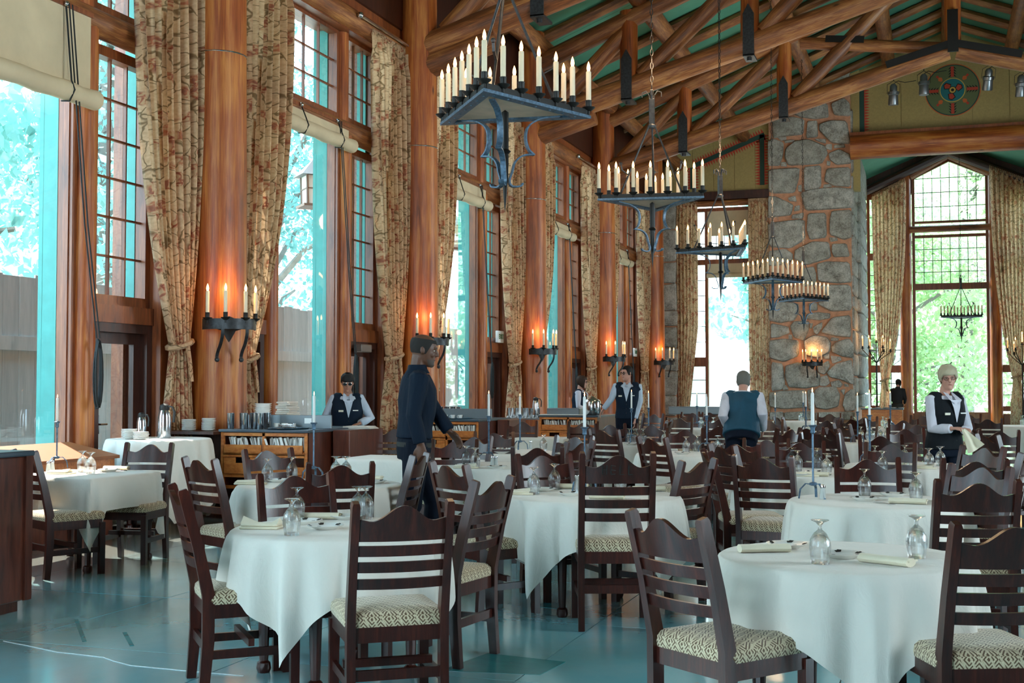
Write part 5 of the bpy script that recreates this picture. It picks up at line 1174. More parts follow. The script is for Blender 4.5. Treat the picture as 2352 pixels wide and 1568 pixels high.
# second and third sideboards
b = MB(); b.lathe([(.27, 0), (.29, .012), (.28, .016), (.26, .006), (.0005, .005)], 32, cap=False); tag(b.obj('serving_tray', plain('blue_tray', '#2a4a5c', .3), None, loc=(-6.8, 17.26, .972)), 'dark blue round tray on the second sideboard', 'tray')
for i in range(3): tag(inst(CUP, 'coffee_cup', None, loc=(-6.98 + .12 * i, 17.40, .97), rotz=2 + i), ['left', 'middle', 'right'][i] + ' small white cup on the second sideboard', 'cup')
for i in range(4): tag(inst(TUM, 'steel_pitcher', None, loc=(-7.2 + .1 * i, 17.75, .97)), ORD[i] + ' steel cup from the left behind the second sideboard divider', 'pitcher', 'steel cups on the second sideboard')
for i in range(9): tag(inst(TUM, 'water_glass', None, loc=(-7.32 + .14 * (i % 5), 21.3 + .2 * (i // 5), .89)), ORD[i % 5] + ' steel cup, ' + ['front', 'back'][i // 5] + ' row, shelf left of the third sideboard', 'cup', 'steel cups left of the third sideboard')
for i in range(8): tag(inst(CUP, 'coffee_cup', None, loc=(-7.28 + .15 * (i % 4), 21.3 + .15 * (i // 4), .42), rotz=i), ORD[i % 4] + ' white mug, ' + ['front', 'back'][i // 4] + ' row, shelf left of the third sideboard', 'cup', 'mugs left of the third sideboard')
b = MB(); b.box((-.3, -.13, 0), (.3, .13, .12), bev=.01); tag(b.obj('serving_pan', STEELG, None, loc=(-6.25, 21.3, .95)), 'long pale metal pan on the third sideboard', 'pan')
b = MB(); b.box((-.42, -.2, 0), (.42, .2, .012), bev=.004); tag(b.obj('linen_runner', CLOTH, None, loc=(-6.2, 21.12, .951)), 'white linen under the pan on the third sideboard', 'linen')
t = thing('coffee_urn', 'polished steel urn on the third sideboard between the two staff members', 'urn', (-5.72, 21.2, .95)); b = MB(); b.lathe([(.13, 0), (.15, .02), (.15, .24), (.13, .27), (.06, .30), (.02, .33), (.0005, .335)], 24, cap=False); b.obj('body', MIRROR, t, 50); b = MB(); b.tube([(.15, 0, .2), (.2, 0, .17), (.2, 0, .08), (.15, 0, .05)], .012, 6); b.obj('handle', BLACK, t)
def thermos(x, y, z, lab, s_=1.0):
    t = thing('thermos_jug', lab, 'thermos', (x, y, z)); t.scale = (s_,) * 3
    b = MB(); b.lathe([(.06, 0), (.062, .01), (.062, .20), (.052, .25), (.045, .27)], 20); b.obj('body', MIRROR, t)
    b = MB(); b.lathe([(.046, .265), (.05, .28), (.046, .315), (.02, .33), (.0005, .332)], 16, cap=False); b.obj('lid', BLACK, t); b = MB(); b.bar([(.04, 0, .305), (.09, 0, .30), (.115, 0, .25), (.105, 0, .15)], .022, .014, (0, 1, 0)); b.obj('handle', BLACK, t)
    return t
thermos(-6.75, 21.15, .95, 'slim steel thermos at the left end of the third sideboard', .95)
# far orange sideboard by the alcove
t = thing('sideboard', 'far orange sideboard in front of the alcove window with dishes on it', 'sideboard', (-2.05, 38.2, 0)); b = MB(); b.box((0, 0, .05), (1.15, .55, .78), bev=.01); b.obj('carcass', ORANGEW, t, 0); b = MB(); b.box((-.03, -.03, .78), (1.18, .58, .81)); b.obj('top', SLATE, t, 0)
for i in range(4): b = MB(); b.lathe([(.05, 0), (.10, .03), (.10, .034), (.0005, .01)], 14, cap=False); tag(b.obj('dish', CHINA, None, loc=(-1.6 + .22 * i, 38.45, .812)), ORD[i] + ' small white dish from the left on the far orange sideboard', 'dish', 'dishes on the far orange sideboard')
t = thing('sideboard', 'pinkish low cabinet behind the chairs, right of the vested man', 'sideboard', (-6.0, 31.0, 0)); b = MB(); b.box((0, 0, .05), (1.0, .6, .75), bev=.01); b.obj('carcass', CABW, t, 0); b = MB(); b.box((-.4, .1, .75), (1.3, .5, .95), bev=.02); b.obj('top_tray', STEELG, t, 0)
# big cabinet at the left edge
t = thing('host_cabinet', 'tall glossy red brown cabinet cut off by the left edge', 'cabinet', (-6.7, 5.3, 0))
b = MB(); b.box((0, 0, .07), (1.1, 1.385, 1.0), bev=.008); b.obj('carcass', CABW, t, 0); b = MB(); b.box((-.02, -.02, 1.0), (1.12, 1.41, 1.035), bev=.008); b.obj('top', SLATE, t, 0); b = MB(); b.box((1.08, 1.33, .07), (1.115, 1.395, 1.0)); b.obj('corner_post', CABW, t, 0); b = MB(); b.box((.04, .04, 0), (1.06, 1.33, .07)); b.obj('plinth', DARKTRIM, t, 0)
# sloping window bench
t = thing('window_bench', 'low bench with a sloping tan board top below the nearest window', 'bench', (-8.2, 0, 0))
b = MB(); b.loft([[Vector((0, y, .90)), Vector((.6, y, .78)), Vector((.6, y, .75)), Vector((0, y, .87))] for y in (7.1, 10.35)]); b.obj('lid', plain('tan_board', '#8a4c20', .55, noise=.15), t, 0)
b = MB(); b.box((.06, 7.1, .0), (.56, 10.3, .74)); b.obj('body', CABW, t, 0); b = MB(); b.box((.555, 7.1, .66), (.575, 10.3, .75)); b.obj('apron', ORANGEW, t, 0)
table('X', 0, 0, 1.05, 'round coffee stand beside the nearest door', .35, False, loc=(-7.6, 11.0, 0), s_=1.02)
c_ = TABLES['X'][0]
# the stand is taller than a dining table
for o in list(C.objects):
    if o.parent is None and o.location.xy == c_.xy and o.get('category') in ('table', 'tablecloth'): o.scale = (1, 1, .915 / .735)
ZS = .917
stack(SAU, 'saucer', -7.78, 10.75, ZS, 8, .0125, 'white saucer, taller stack on the coffee stand', 'saucer', 'taller stack on the coffee stand')
stack(SAU, 'saucer', -7.62, 10.72, ZS, 6, .0125, 'white saucer, lower stack on the coffee stand', 'saucer', 'lower stack on the coffee stand')
thermos(-7.62, 11.12, ZS, 'tall steel thermos with a black handle on the coffee stand', 1.08); thermos(-7.85, 11.05, ZS, 'smaller dark topped thermos left of the tall one on the coffee stand', .80)

# ------------------------------------------------------------------ chandeliers
PARCH = plain('parchment', '#e0c2aa', .7, noise=.15)
def chandelier_meshes():
    S = 1.30; h = S * sqrt(3) / 2; V = [Vector((0, -2 * h / 3, 0)), Vector((S / 2, h / 3, 0)), Vector((-S / 2, h / 3, 0))]; D_ = {}
    b = MB(); w_ = .115
    for k in range(3):
        a, c_ = V[k], V[(k + 1) % 3]; f = 1 - w_ * 2 / (h / 1.5) * .75; ai, ci = a * f, c_ * f
        b.loft([[a, ai, ai + Vector((0, 0, .025)), a + Vector((0, 0, .025))], [c_, ci, ci + Vector((0, 0, .025)), c_ + Vector((0, 0, .025))]])
        n_ = 7
        for i in range(n_):
            p = (a.lerp(c_, (i + .5) / n_)) * ((1 + f) / 2); b.ball(p, .012, 6, 4, (1, 1, .6))
    D_['frame'] = b.mesh('frame', IRONB, 30)
    b = MB(); P = [v * .86 + Vector((0, 0, .02)) for v in V]; b.loft([P, [p + Vector((0, 0, .012)) for p in P]]); D_['panel'] = b.mesh('panel', PARCH, 0)
    b = MB()
    for k in range(3):
        a, c_ = V[k] * .96, V[(k + 1) % 3] * .96; u = (c_ - a).normalized(); n_ = Vector((u.y, -u.x, 0))
        b.loft([[a + Vector((0, 0, .025)), a + Vector((0, 0, .075)), a + Vector((0, 0, .075)) - n_ * .02, a + Vector((0, 0, .025)) - n_ * .02], [c_ + Vector((0, 0, .025)), c_ + Vector((0, 0, .075)), c_ + Vector((0, 0, .075)) - n_ * .02, c_ + Vector((0, 0, .025)) - n_ * .02]])
    D_['rail'] = b.mesh('rail', BLACK, 0)
    pts = []
    for k in range(3):
        a, c_ = V[k] * .97, V[(k + 1) % 3] * .97
        for i in range(6): pts.append(a.lerp(c_, i / 6))
    D_['pts'] = pts
    b = MB(); b.lathe([(.011, .03), (.011, .06), (.02, .06), (.052, .085), (.056, .092), (.02, .08), (.022, .09), (.026, .095), (.026, .145), (.029, .15), (.024, .15)], 12); D_['cup'] = b.mesh('drip_cup', BLACK)
    b = MB(); b.lathe([(.0215, .12), (.0215, .385), (.019, .392), (.0005, .392)], 12, cap=False); D_['candle'] = b.mesh('candle', WAX)
    b = MB(); b.lathe([(.010, .388), (.012, .40), (.016, .42), (.0125, .445), (.006, .465), (.0005, .478)], 10, cap=False); D_['bulb'] = b.mesh('candle_bulb', FLAME)
    for k in range(3):
        b = MB(); a = V[k]; p0 = a * .62 + Vector((0, 0, .03)); top = Vector((0, 0, .98)); q = a.normalized()
        pts_ = [p0.lerp(top + q * .04, t_) for t_ in (0, .25, .5, .75, 1)]; b.tube(pts_, [.014, .012, .014, .012, .013], 6, knots=.3, seed=k)
        m_ = p0.lerp(top, .33); b.bar([m_ + q * .02, m_ + q * .10 + Vector((0, 0, .05)), m_ + q * .12 + Vector((0, 0, .13))], .022, .010, (-q.y, q.x, 0)); b.ball(m_ + q * .12 + Vector((0, 0, .13)), .022, 6, 4); D_['rod', k] = b.mesh('hanging_rod', IRON)
        b = MB(); sd = (-q.y, q.x, 0)
        pr = [(.47, 0), (.40, -.015), (.30, -.035), (.20, -.10), (.175, -.20), (.20, -.29), (.25, -.335)]
        b.bar(spath([q * r_ + Vector((0, 0, z)) for r_, z in pr]), .05, .012, sd)
        pr = [(.24, -.33), (.15, -.345), (.085, -.40), (.06, -.48), (.035, -.56), (.06, -.60), (.13, -.595), (.15, -.57)]
        b.bar(spath([q * r_ + Vector((0, 0, z)) for r_, z in pr]), .045, .012, sd); D_['scroll', k] = b.mesh('scroll_strap', IRONB)
    b = MB(); b.lathe([(.0005, 0.02), (.03, .0), (.03, -.3), (.05, -.32), (.03, -.34), (.026, -.56), (.02, -.58), (.012, -.70), (.0005, -.82)], 8, cap=False); D_['drop'] = b.mesh('drop_finial', BLACK)
    b = MB(); b.box((-.035, -.035, .96), (.035, .035, 1.32), bev=.008); b.lathe([(.05, .95), (.055, .98), (.04, 1.0)], 8)
    for k in range(4):
        a = k * pi / 2; b.bar([(.03 * cos(a), .03 * sin(a), 1.12), (.03 * cos(a), .03 * sin(a), 1.36), (.07 * cos(a), .07 * sin(a), 1.42), (.12 * cos(a), .12 * sin(a), 1.40), (.12 * cos(a), .12 * sin(a), 1.34)], .025, .010, (-sin(a), cos(a), 0))
    D_['hub'] = b.mesh('hub', IRON)
    return D_
CH = chandelier_meshes()
def chain(n, pitch=.085):
    b = MB()
    for i in range(n):
        z = i * pitch; rot = (i % 2) * pi / 2
        pts = [Vector((.018 * cos(t_) * cos(rot), .018 * cos(t_) * sin(rot), z + .045 * sin(t_))) for t_ in [2 * pi * q / 8 for q in range(9)]]
        b.tube(pts, .0065, 5, cap=False)
    return b
def chandelier(x, y, z, rot, lab, lit=True, ztop=9.3):
    t = thing('candle_chandelier', lab, 'chandelier', (x, y, z), rot)
    inst(CH['frame'], 'frame', t); inst(CH['panel'], 'panel', t); inst(CH['rail'], 'rail', t); inst(CH['drop'], 'drop_finial', t); inst(CH['hub'], 'hub', t)
    for k in range(3): inst(CH['rod', k], 'hanging_rod', t); inst(CH['scroll', k], 'scroll_strap', t)
    for p in CH['pts']:
        c_ = inst(CH['candle'], 'candle', t, loc=p); inst(CH['cup'], 'drip_cup', c_)
        if lit: inst(CH['bulb'], 'candle_bulb', c_)
    n = int((ztop - z - 1.36) / .085); o = chain(n).obj('chain', BLACK, t, 60, loc=(0, 0, 1.40))
    if lit:
        light('chandelier_light', 'POINT', (x + .12, y - .12, z + 1.75), 75, (1, .68, .40), shadow_soft_size=.25)
    return t
XCH = -3.3
for y, rot, lab, zt in ((9.45, .117, 'nearest iron candle chandelier with three rows of lit candles and blued iron frame', 10.15), (15.2, 3.30, 'second iron candle chandelier, its flat side to the viewer', 10.15), (20.9, .735, 'third iron candle chandelier, in front of the window between the piers', 10.15), (27.1, .12, 'fourth iron candle chandelier, in front of the left edge of the big stone pier', 10.15), (33.2, .10, 'fifth iron candle chandelier, lowest of the row, before the big stone pier', 10.15)):
    zc = aty({9.45: 1160, 15.2: 1498, 20.9: 1655, 27.1: 1775, 33.2: 1846}[y], {9.45: 250, 15.2: 462, 20.9: 577, 27.1: 645, 33.2: 688}[y], y)
    chandelier(zc.x, y, zc.z - .03, rot, lab, True, zt)
p = aty(2208, 730, 43.5); chandelier(p.x, 43.5, p.z, 3.14, 'small unlit chandelier hanging before the tall alcove window', False, 10.12)

# ------------------------------------------------------------------ wall sconces
def sconce(x, y, z, lab, rot=0.0, lit=(1, 1, 1, 1), n=4):
    t = thing('candle_sconce', lab, 'sconce', (x, y, z), rot)
    b = MB(); P = [(-.30, .0), (-.26, .05), (-.14, .07), (.0, .10), (.14, .07), (.26, .05), (.30, 0), (.26, -.05), (.14, -.07), (.05, -.16), (0, -.20), (-.05, -.16), (-.14, -.07), (-.26, -.05)]
    b.prism(P, 0, .012, lambda a, c_, d: Vector((d, a * .55, c_))); b.obj('back_plate', BLACK, t, 0)
    b = MB(); R_ = .30; b.bar([(R_ * sin(a) * 1.0 * .9, -R_ * cos(a), 0) for a in [pi * q / 12 for q in range(13)]], .012, .13, (0, 0, 1)); 
    q = MB(); rings = []
    for i in range(13):
        a = pi * i / 12; c_ = Vector((R_ * sin(a), -R_ * cos(a), 0)); n_ = Vector((sin(a), -cos(a), 0)); rings.append([c_ - n_ * .006 + Vector((0, 0, -.06)), c_ + n_ * .006 + Vector((0, 0, -.06)), c_ + n_ * .006 + Vector((0, 0, .06)), c_ - n_ * .006 + Vector((0, 0, .06))])
    q.loft(rings); q.obj('hoop_band', IRON, t, 30)
    for s_ in (-.14, .14):
        q = MB(); q.bar(spath([(.26, s_ * 1.0, -.02), (.25, s_, -.12), (.18, s_, -.22), (.07, s_, -.30), (.02, s_, -.36), (.03, s_, -.40)]), .035, .012, (0, 1, 0)); q.ball((.03, s_, -.40), .03, 8, 5); q.obj('support_scroll', IRON, t)
    for i in range(n):
        a = pi * (i + .5) / n; c_ = Vector((R_ * sin(a), -R_ * cos(a), -.02)); cd_ = inst(CH['candle'], 'candle', t, loc=c_); inst(CH['cup'], 'drip_cup', cd_)
        if lit[i % len(lit)]: inst(CH['bulb'], 'candle_bulb', cd_)
    if any(lit):
        L_ = light('sconce_light', 'POINT', (x + .15 * cos(rot), y + .15 * sin(rot), z + .42), 6, (1, .45, .12), shadow_soft_size=.05)
    return t
sconce(-7.66, 12.42, 2.16, 'nearest iron sconce with four lit candles on the first log column', -.75)
sconce(-7.66, 18.42, 2.17, 'iron sconce behind the head of the man in the dark shirt', -.75)
sconce(-7.66, 24.42, 2.17, 'iron sconce on the third log column, left of the short haired woman', -.75)
sconce(-7.66, 30.42, 2.14, 'iron sconce on the fourth log column, left of the vested man\'s head', -.75)
sconce(-7.64, 36.5, 2.16, 'iron sconce with four bright candles on the last log column by the thin pier', -1.1)
sconce(-3.55, 39.12, 2.15, 'iron sconce with five candles and a leaf plate on the big stone pier', -pi / 2, n=5)
# floor candelabra by the alcove
def torchere(x, y, ztop, lab):
    t = thing('floor_candelabrum', lab, 'candelabrum', (x, y, 0))
    b = MB(); b.tube([(0, 0, .05), (0, 0, ztop - .75)], .025, 8); b.lathe([(.25, 0), (.26, .02), (.06, .07), (.03, .1)], 12); b.obj('stem', BLACK, t)
    for k in range(7):
        a = k * 2 * pi / 6; r = .42 if k < 6 else 0.0; zz_ = ztop - (.40 if k < 3 else .30 if k < 6 else .12); b = MB()
        b.tube([(0, 0, ztop - .8), (r * .5 * cos(a), r * .5 * sin(a), ztop - .62), (r * cos(a), r * sin(a), zz_ - .12 + .04)], .014, 6); b.obj('arm', BLACK, t)
        c_ = inst(CH['candle'], 'candle', t, loc=(r * cos(a), r * sin(a), zz_ - .12)); inst(CH['cup'], 'drip_cup', c_); inst(CH['bulb'], 'candle_bulb', c_)
    light('candelabrum_light', 'POINT', (x, y - .2, ztop + .05), 16, (1, .5, .16), shadow_soft_size=.15)
p = aty(2013, 800, 40.5); torchere(p.x, 40.5, p.z + .35, 'tall floor candelabrum with lit candles at the left of the alcove')
p = aty(2348, 805, 40.5); torchere(p.x, 40.5, p.z + .35, 'tall floor candelabrum with lit candles at the right edge')
# stage spotlights clamped to the truss
ALU = plain('spotlight_metal', '#8c9094', .35, .85)
for i, (px, py, tx, lab) in enumerate(((2052, 215, .1, 'leftmost metal spotlight hanging left of the medallion'), (2122, 192, .0, 'metal spotlight touching the left rim of the medallion'), (2270, 180, .35, 'metal spotlight tilted at the right of the medallion'), (2345, 195, .2, 'metal spotlight cut by the right edge'))):
    p = aty(px, py, 36.2); t = thing('stage_spotlight', lab, 'spotlight', p); t.rotation_euler = (tx, .25 * tx, 0)
    b = MB(); b.lathe([(.13, -.32), (.14, -.30), (.125, -.05), (.15, -.03), (.15, .05), (.10, .07), (.10, .2), (.06, .26), (.0005, .28)], 16, cap=True); b.obj('barrel', ALU, t); b = MB(); b.bar([(-.17, 0, 0), (-.17, 0, .25), (0, 0, .36), (.17, 0, .25), (.17, 0, 0)], .03, .012, (0, 1, 0)); b.obj('yoke', BLACK, t)
    b = MB(); b.tube([(0, 0, .36), (.02, .1, .55), (-.1, .25, .6)], .012, 6); b.obj('hanger', BLACK, t)
    b = MB(); b.tube([(0, 0, .27), (.12, .03, .35), (.3, .05, .30), (.6, .08, .34)], .010, 5); b.obj('cable', BLACK, t)
# ------------------------------------------------------------------ people
def skin_mat(name, c):
    t = NT(name); nz = t.noise(t.coord('Object'), 14, 3); r, g, b_, _ = lin(c); t.col(t.ramp(nz, [(.3, (r * .86, g * .82, b_ * .82, 1)), (.7, (r, g, b_, 1))])); t.set(Roughness=.5); t.p.inputs['Subsurface Weight'].default_value = .0; return t.m
def fabric(name, c, rough=.8, wr=.25):
    t = NT(name); co = t.coord('Object', (1, 1, .5)); n1 = t.noise(co, 7, 3, .5, .8); r, g, b_, _ = lin(c); t.col(t.ramp(n1, [(.3, (r * .8, g * .8, b_ * .8, 1)), (.7, (r, g, b_, 1))])); t.set(Roughness=rough); t.p.inputs['Specular IOR Level'].default_value = .15; t.bump(n1, wr, .05); return t.m
def finish(b, name, mat, parent, vox, it=4):
    tmp = b.obj(name + '_tmp', mat, None, 0); m1 = tmp.modifiers.new('r', 'REMESH'); m1.mode = 'VOXEL'; m1.voxel_size = vox
    m2 = tmp.modifiers.new('s', 'SMOOTH'); m2.iterations = it; m2.factor = .5
    bpy.context.view_layer.update(); dg = bpy.context.evaluated_depsgraph_get(); me = bpy.data.meshes.new_from_object(tmp.evaluated_get(dg)); me.name = name
    old = tmp.data; bpy.data.objects.remove(tmp); bpy.data.meshes.remove(old)
    me.materials.clear(); me.materials.append(mat); me.shade_smooth()
    o = bpy.data.objects.new(name, me); C.objects.link(o); o.parent = parent; return o
HEADP = [(-.012, .018, .030, .052), (.0, .034, .046, .044), (.025, .050, .066, .024), (.055, .060, .083, .010), (.09, .068, .092, .002), (.125, .073, .098, -.002), (.16, .073, .097, -.005), (.19, .064, .084, -.008), (.21, .046, .062, -.010), (.224, .016, .024, -.012)]
def hp(z):
    for p, q in zip(HEADP, HEADP[1:]):
        if p[0] <= z <= q[0]: t = (z - p[0]) / (q[0] - p[0]); return tuple(a + (c_ - a) * t for a, c_ in zip(p[1:], q[1:]))
    return HEADP[-1][1:] if z > 0 else HEADP[0][1:]
def lp(a, b, t): return Vector(a).lerp(Vector(b), t)
def oring(c, ax, ay, a, b_, n=20): return [Vector(c) + Vector(ax) * (a * cos(2 * pi * j / n)) + Vector(ay) * (b_ * sin(2 * pi * j / n)) for j in range(n)]
def person(lab, loc, rz, H, vox, skin, pose, shirt, trousers, vest=None, hair=None, hairf=None, extras=None, female=False, hands=True):
    """pose: lean, side, el/er elbows, wl/wr wrists, kl kr al ar, hy hp hr head turn, in the person's own frame at scale 1 (1.75 m)"""
    s_ = H / 1.75; root = thing('person', lab, 'person', loc, rz); root.scale = (s_,) * 3
    lean = pose.get('lean', 0.0); up = Vector((pose.get('side', 0), sin(lean), cos(lean))).normalized(); fw = Vector((0, cos(lean), -sin(lean))); rt_ = Vector((1, 0, 0))
    hip = Vector((0, 0, .93)); sp = lambda d: hip + up * d
    neck = sp(.565); shw = .165 if female else .18
    shz = .50; SL, SR = sp(shz) - rt_ * shw, sp(shz) + rt_ * shw
    chinb = neck + up * .045 + fw * .03 + Vector((0, pose.get('hf', 0), 0))
    Mh = Matrix.Translation(chinb + Vector((0, 0, .0))) @ Matrix.Rotation(pose.get('hy', 0), 4, 'Z') @ Matrix.Rotation(pose.get('hp', 0), 4, 'X') @ Matrix.Rotation(pose.get('hr', 0), 4, 'Y')
    fat = pose.get('fat', 1.0)
    T = [(-.10, .145, .105), (-.02, .165, .115), (.06, .160, .112), (.14, .142 if female else .150, .105), (.24, .152, .112), (.34, .168, .122), (.43, .175, .115), (.50, .165, .092), (.54, .10, .070), (.565, .060, .058)]
    def torso(b, inf, d0=-.2, d1=.7, bust=0.0):
        rings = []
        for d, a, c_ in T:
            if d < d0 - 1e-6 or d > d1 + 1e-6: continue
            rings.append(oring(sp(d) + fw * (.012 if .2 < d < .45 else 0), rt_, fw, (a * (fat if d < .4 else 1)) + inf, (c_ * (fat if d < .4 else 1)) + inf + (bust if .28 < d < .42 else 0)))
        b.loft(rings)
    def arm(b, S, E_, W_, inf, full=True):
        S, E_, W_ = Vector(S), Vector(E_), Vector(W_)
        b.tube([S + (S - sp(shz)) * -.35, S, lp(S, E_, .5), E_, lp(E_, W_, .5), W_], [.06 + inf, .060 + inf, .050 + inf, .043 + inf, .040 + inf, .029 + inf + (.006 if inf else 0)], 12)
    def leg(b, Hp, K, A_, inf):
        Hp, K, A_ = Vector(Hp), Vector(K), Vector(A_); b.tube([Hp + Vector((0, 0, .06)), Hp, lp(Hp, K, .5), K, lp(K, A_, .4), A_], [.085 + inf, .088 + inf, .075 + inf, .058 + inf, .056 + inf, .040 + inf + (.02 if inf else 0)], 14)
    EL, ER, WL, WR = (Vector(pose[k]) for k in ('el', 'er', 'wl', 'wr'))
    HL, HR = Vector((-.09, 0, .92)), Vector((.09, 0, .92)); KL, KR = Vector(pose.get('kl', (-.10, .02, .49))), Vector(pose.get('kr', (.10, .02, .49))); AL, AR = Vector(pose.get('al', (-.10, -.02, .09))), Vector(pose.get('ar', (.10, -.02, .09)))
    # the whole body, one continuous surface
    b = MB(); torso(b, -.014); b.tube([neck - up * .05, neck + up * .03, chinb + up * .06 - fw * .02], [.058, .054, .055], 14)
    hr_ = [[Mh @ Vector((a * cos(2 * pi * j / 24), y_ + c_ * sin(2 * pi * j / 24), z)) for j in range(24)] for z, a, c_, y_ in HEADP]; b.loft(hr_)
    b.tube([Mh @ Vector(p) for p in ((0, .088, .130), (0, .104, .100), (0, .112, .083), (0, .090, .074))], [.009, .011, .014, .010], 8)
    for x in (-1, 1):
        b.ball(Mh @ Vector((x * .076, -.008, .105)), .03, 8, 6, (.35, .6, 1.0)); b.tube([Mh @ Vector((x * .012, .094, .132)), Mh @ Vector((x * .05, .080, .132))], [.008, .007], 6); b.ball(Mh @ Vector((x * .036, .066, .080)), .02, 8, 6)
    b.tube([Mh @ Vector((-.022, .082, .046)), Mh @ Vector((0, .092, .048)), Mh @ Vector((.022, .082, .046))], [.006, .010, .006], 6); b.ball(Mh @ Vector((0, .076, .008)), .022, 8, 6)
    for S, E_, W_ in ((SL, EL, WL), (SR, ER, WR)): arm(b, S, E_, W_, -.008)
    for Hp, K, A_ in ((HL, KL, AL), (HR, KR, AR)): leg(b, Hp, K, A_, -.008); b.tube([A_ + Vector((0, -.04, -.045)), A_ + Vector((0, .06, -.05)), A_ + Vector((0, .15, -.06))], [.036, .036, .024], 8)
    if hands:
        for side, E_, W_, key in ((-1, EL, WL, 'hl'), (1, ER, WR, 'hr_')):
            d = (W_ - E_).normalized(); d = Vector(pose.get(key, d)).normalized(); pn = Vector(pose.get(key + 'n', (-side, 0, 0)))  # palm normal
            pn = (pn - d * pn.dot(d)).normalized(); ac = d.cross(pn).normalized()     # across the palm
            P0, P1 = W_, W_ + d * .095
            b.loft([[c_ + ac * (w_ * cos(a)) + pn * (h_ * sin(a)) for a in [2 * pi * j / 12 for j in range(12)]] for c_, w_, h_ in ((W_ - d * .02, .026, .02), (W_ + d * .02, .034, .017), (W_ + d * .06, .042, .015), (P1, .040, .012))])
            curl = pose.get(key + 'c', .5)
            for i, (o_, L_) in enumerate(((-.031, .072), (-.0105, .080), (.0105, .074), (.031, .058))):
                st = P1 + ac * o_ - d * .01; d1 = (d + pn * curl * .5).normalized(); d2 = (d + pn * curl * 1.3).normalized(); k1 = st + d1 * L_ * .5; k2 = k1 + d2 * L_ * .32; k3 = k2 + (d + pn * curl * 2.2).normalized() * L_ * .28
                b.tube([st, k1, k2, k3], [.0105, .0095, .0088, .0075], 8)
            th = -1 if ac.dot(Vector((0, 1, 0))) > 0 else 1; sgn = 1 if pose.get(key + 't', 1) > 0 else -1
            a0 = W_ + d * .03 - ac * .030 * sgn; b.tube([a0, a0 - ac * .022 * sgn + d * .028 + pn * .012, a0 - ac * .028 * sgn + d * .062 + pn * .022], [.014, .012, .009], 8)
    body = finish(b, 'body', skin, root, vox, 3)
    # clothes
    b = MB(); torso(b, .010 + pose.get('loose', 0), -.015 if not vest else .0, .545, .012 if female else 0)
    for S, E_, W_ in ((SL, EL, WL), (SR, ER, WR)):
        Wc = lp(E_, W_, .97); arm(b, S, E_, Wc, .010 + pose.get('loose', 0) * .4)
    finish(b, 'shirt', shirt, root, vox * 1.1, 4)
    b = MB(); torso(b, .014, -.10, .06)
    for Hp, K, A_ in ((HL, KL, AL), (HR, KR, AR)): leg(b, Hp, K, A_ + Vector((0, 0, -.03)), .012)
    finish(b, 'trousers', trousers, root, vox * 1.2, 4)
    for A_ in (AL, AR):
        b = MB(); b.tube([A_ + Vector((0, -.07, -.04)), A_ + Vector((0, .0, -.035)), A_ + Vector((0, .09, -.05)), A_ + Vector((0, .17, -.058))], [.035, .046, .042, .028], 10, ell=.75); b.box(tuple(A_ + Vector((-.042, -.10, -.09))), tuple(A_ + Vector((.042, .19, -.075)))); b.obj('shoe', BLK, root)
    b = MB(); rings = [oring(sp(d), rt_, fw, (.164 * fat) + .016, (.114 * fat) + .016) for d in (-.005, .03)]; b.loft(rings, True, False); b.obj('belt', BLK, root)
    if vest:
        b = MB(); torso(b, .030 + pose.get('loose', 0), -.02, .50, .014 if female else 0)
        for S in (SL, SR):   # shoulder straps reach the neck
            d_ = S - sp(shz); lo_ = pose.get('loose', 0) * .5; b.tube([S - d_ * .10 - up * .07, S - d_ * .18 - up * .012, S - d_ * .34 + up * .010, sp(.54) + d_ * .36], [.084 + lo_, .086 + lo_, .080 + lo_, .045], 14)
        finish(b, 'vest', vest, root, vox * 1.2, 4)
        vb = MB(); dz = .13 + .022
        def fr_(x, d, off=0.0):   # a point on the chest front
            a, c_ = .17 * fat + .032 + pose.get('loose', 0), .118 * fat + .032 + pose.get('loose', 0) + (.014 if female else 0)
            yy_ = c_ * sqrt(max(.02, 1 - (x / a) ** 2)); return sp(d) + rt_ * x + fw * (yy_ + .012 + off)
        vb.loft([[fr_(-.062, .50, -.015), fr_(.062, .50, -.015)], [fr_(-.040, .42, .004), fr_(.040, .42, .004)], [fr_(-.022, .35, .004), fr_(.022, .35, .004)], [fr_(-.003, .27, .006), fr_(.003, .27, .006)]], False, False); v2 = MB(); v2.v = list(vb.v); v2.f = list(vb.f); v2.uv = list(vb.uv)
        v2.obj('shirt_front', shirt, root)
        for x in (-1, 1):
            cb_ = MB(); cb_.loft([[neck + rt_ * (x * .055) + fw * .03 + up * .015, neck + rt_ * (x * .02) + fw * .075 + up * -.005], [fr_(x * .075, .50, -.008), fr_(x * .02, .455, .012)]], False, False); cb_.obj('collar', shirt, root)
        for i in range(3): bb = MB(); bb.ball(fr_(0, .22 - .07 * i, .006), .007, 8, 5); bb.obj('vest_button', BLK, root)
        bd = MB(); c_ = fr_(.10 * pose.get('badge', 1), .355, .004); bd.box((-.032, -.004, -.012), (.032, .004, .012)); o = bd.obj('name_badge', plain('badge', '#c9c2ae', .4), root, 0); o.location = c_
        bd = MB(); bd.box((-.036, -.003, -.006), (.036, .003, .006)); o = bd.obj('embroidery', WHITE, root, 0); o.location = fr_(-.095 * pose.get('badge', 1), .362, .003)
    else:
        cb_ = MB(); cb_.lathe([(.095, -.035), (.076, -.005), (.068, .028), (.063, .030), (.070, -.012)], 18, cap=False); o = cb_.obj('collar', shirt, root); o.location = neck + up * .012
        bd = MB(); bd.box((-.030, -.004, -.011), (.030, .004, .011)); o = bd.obj('name_badge', plain('badge', '#c9c2ae', .4), root, 0); o.location = sp(.36) + rt_ * -.07 + fw * .152
    # face parts
    hd = bpy.data.objects.new('head_parts', None)
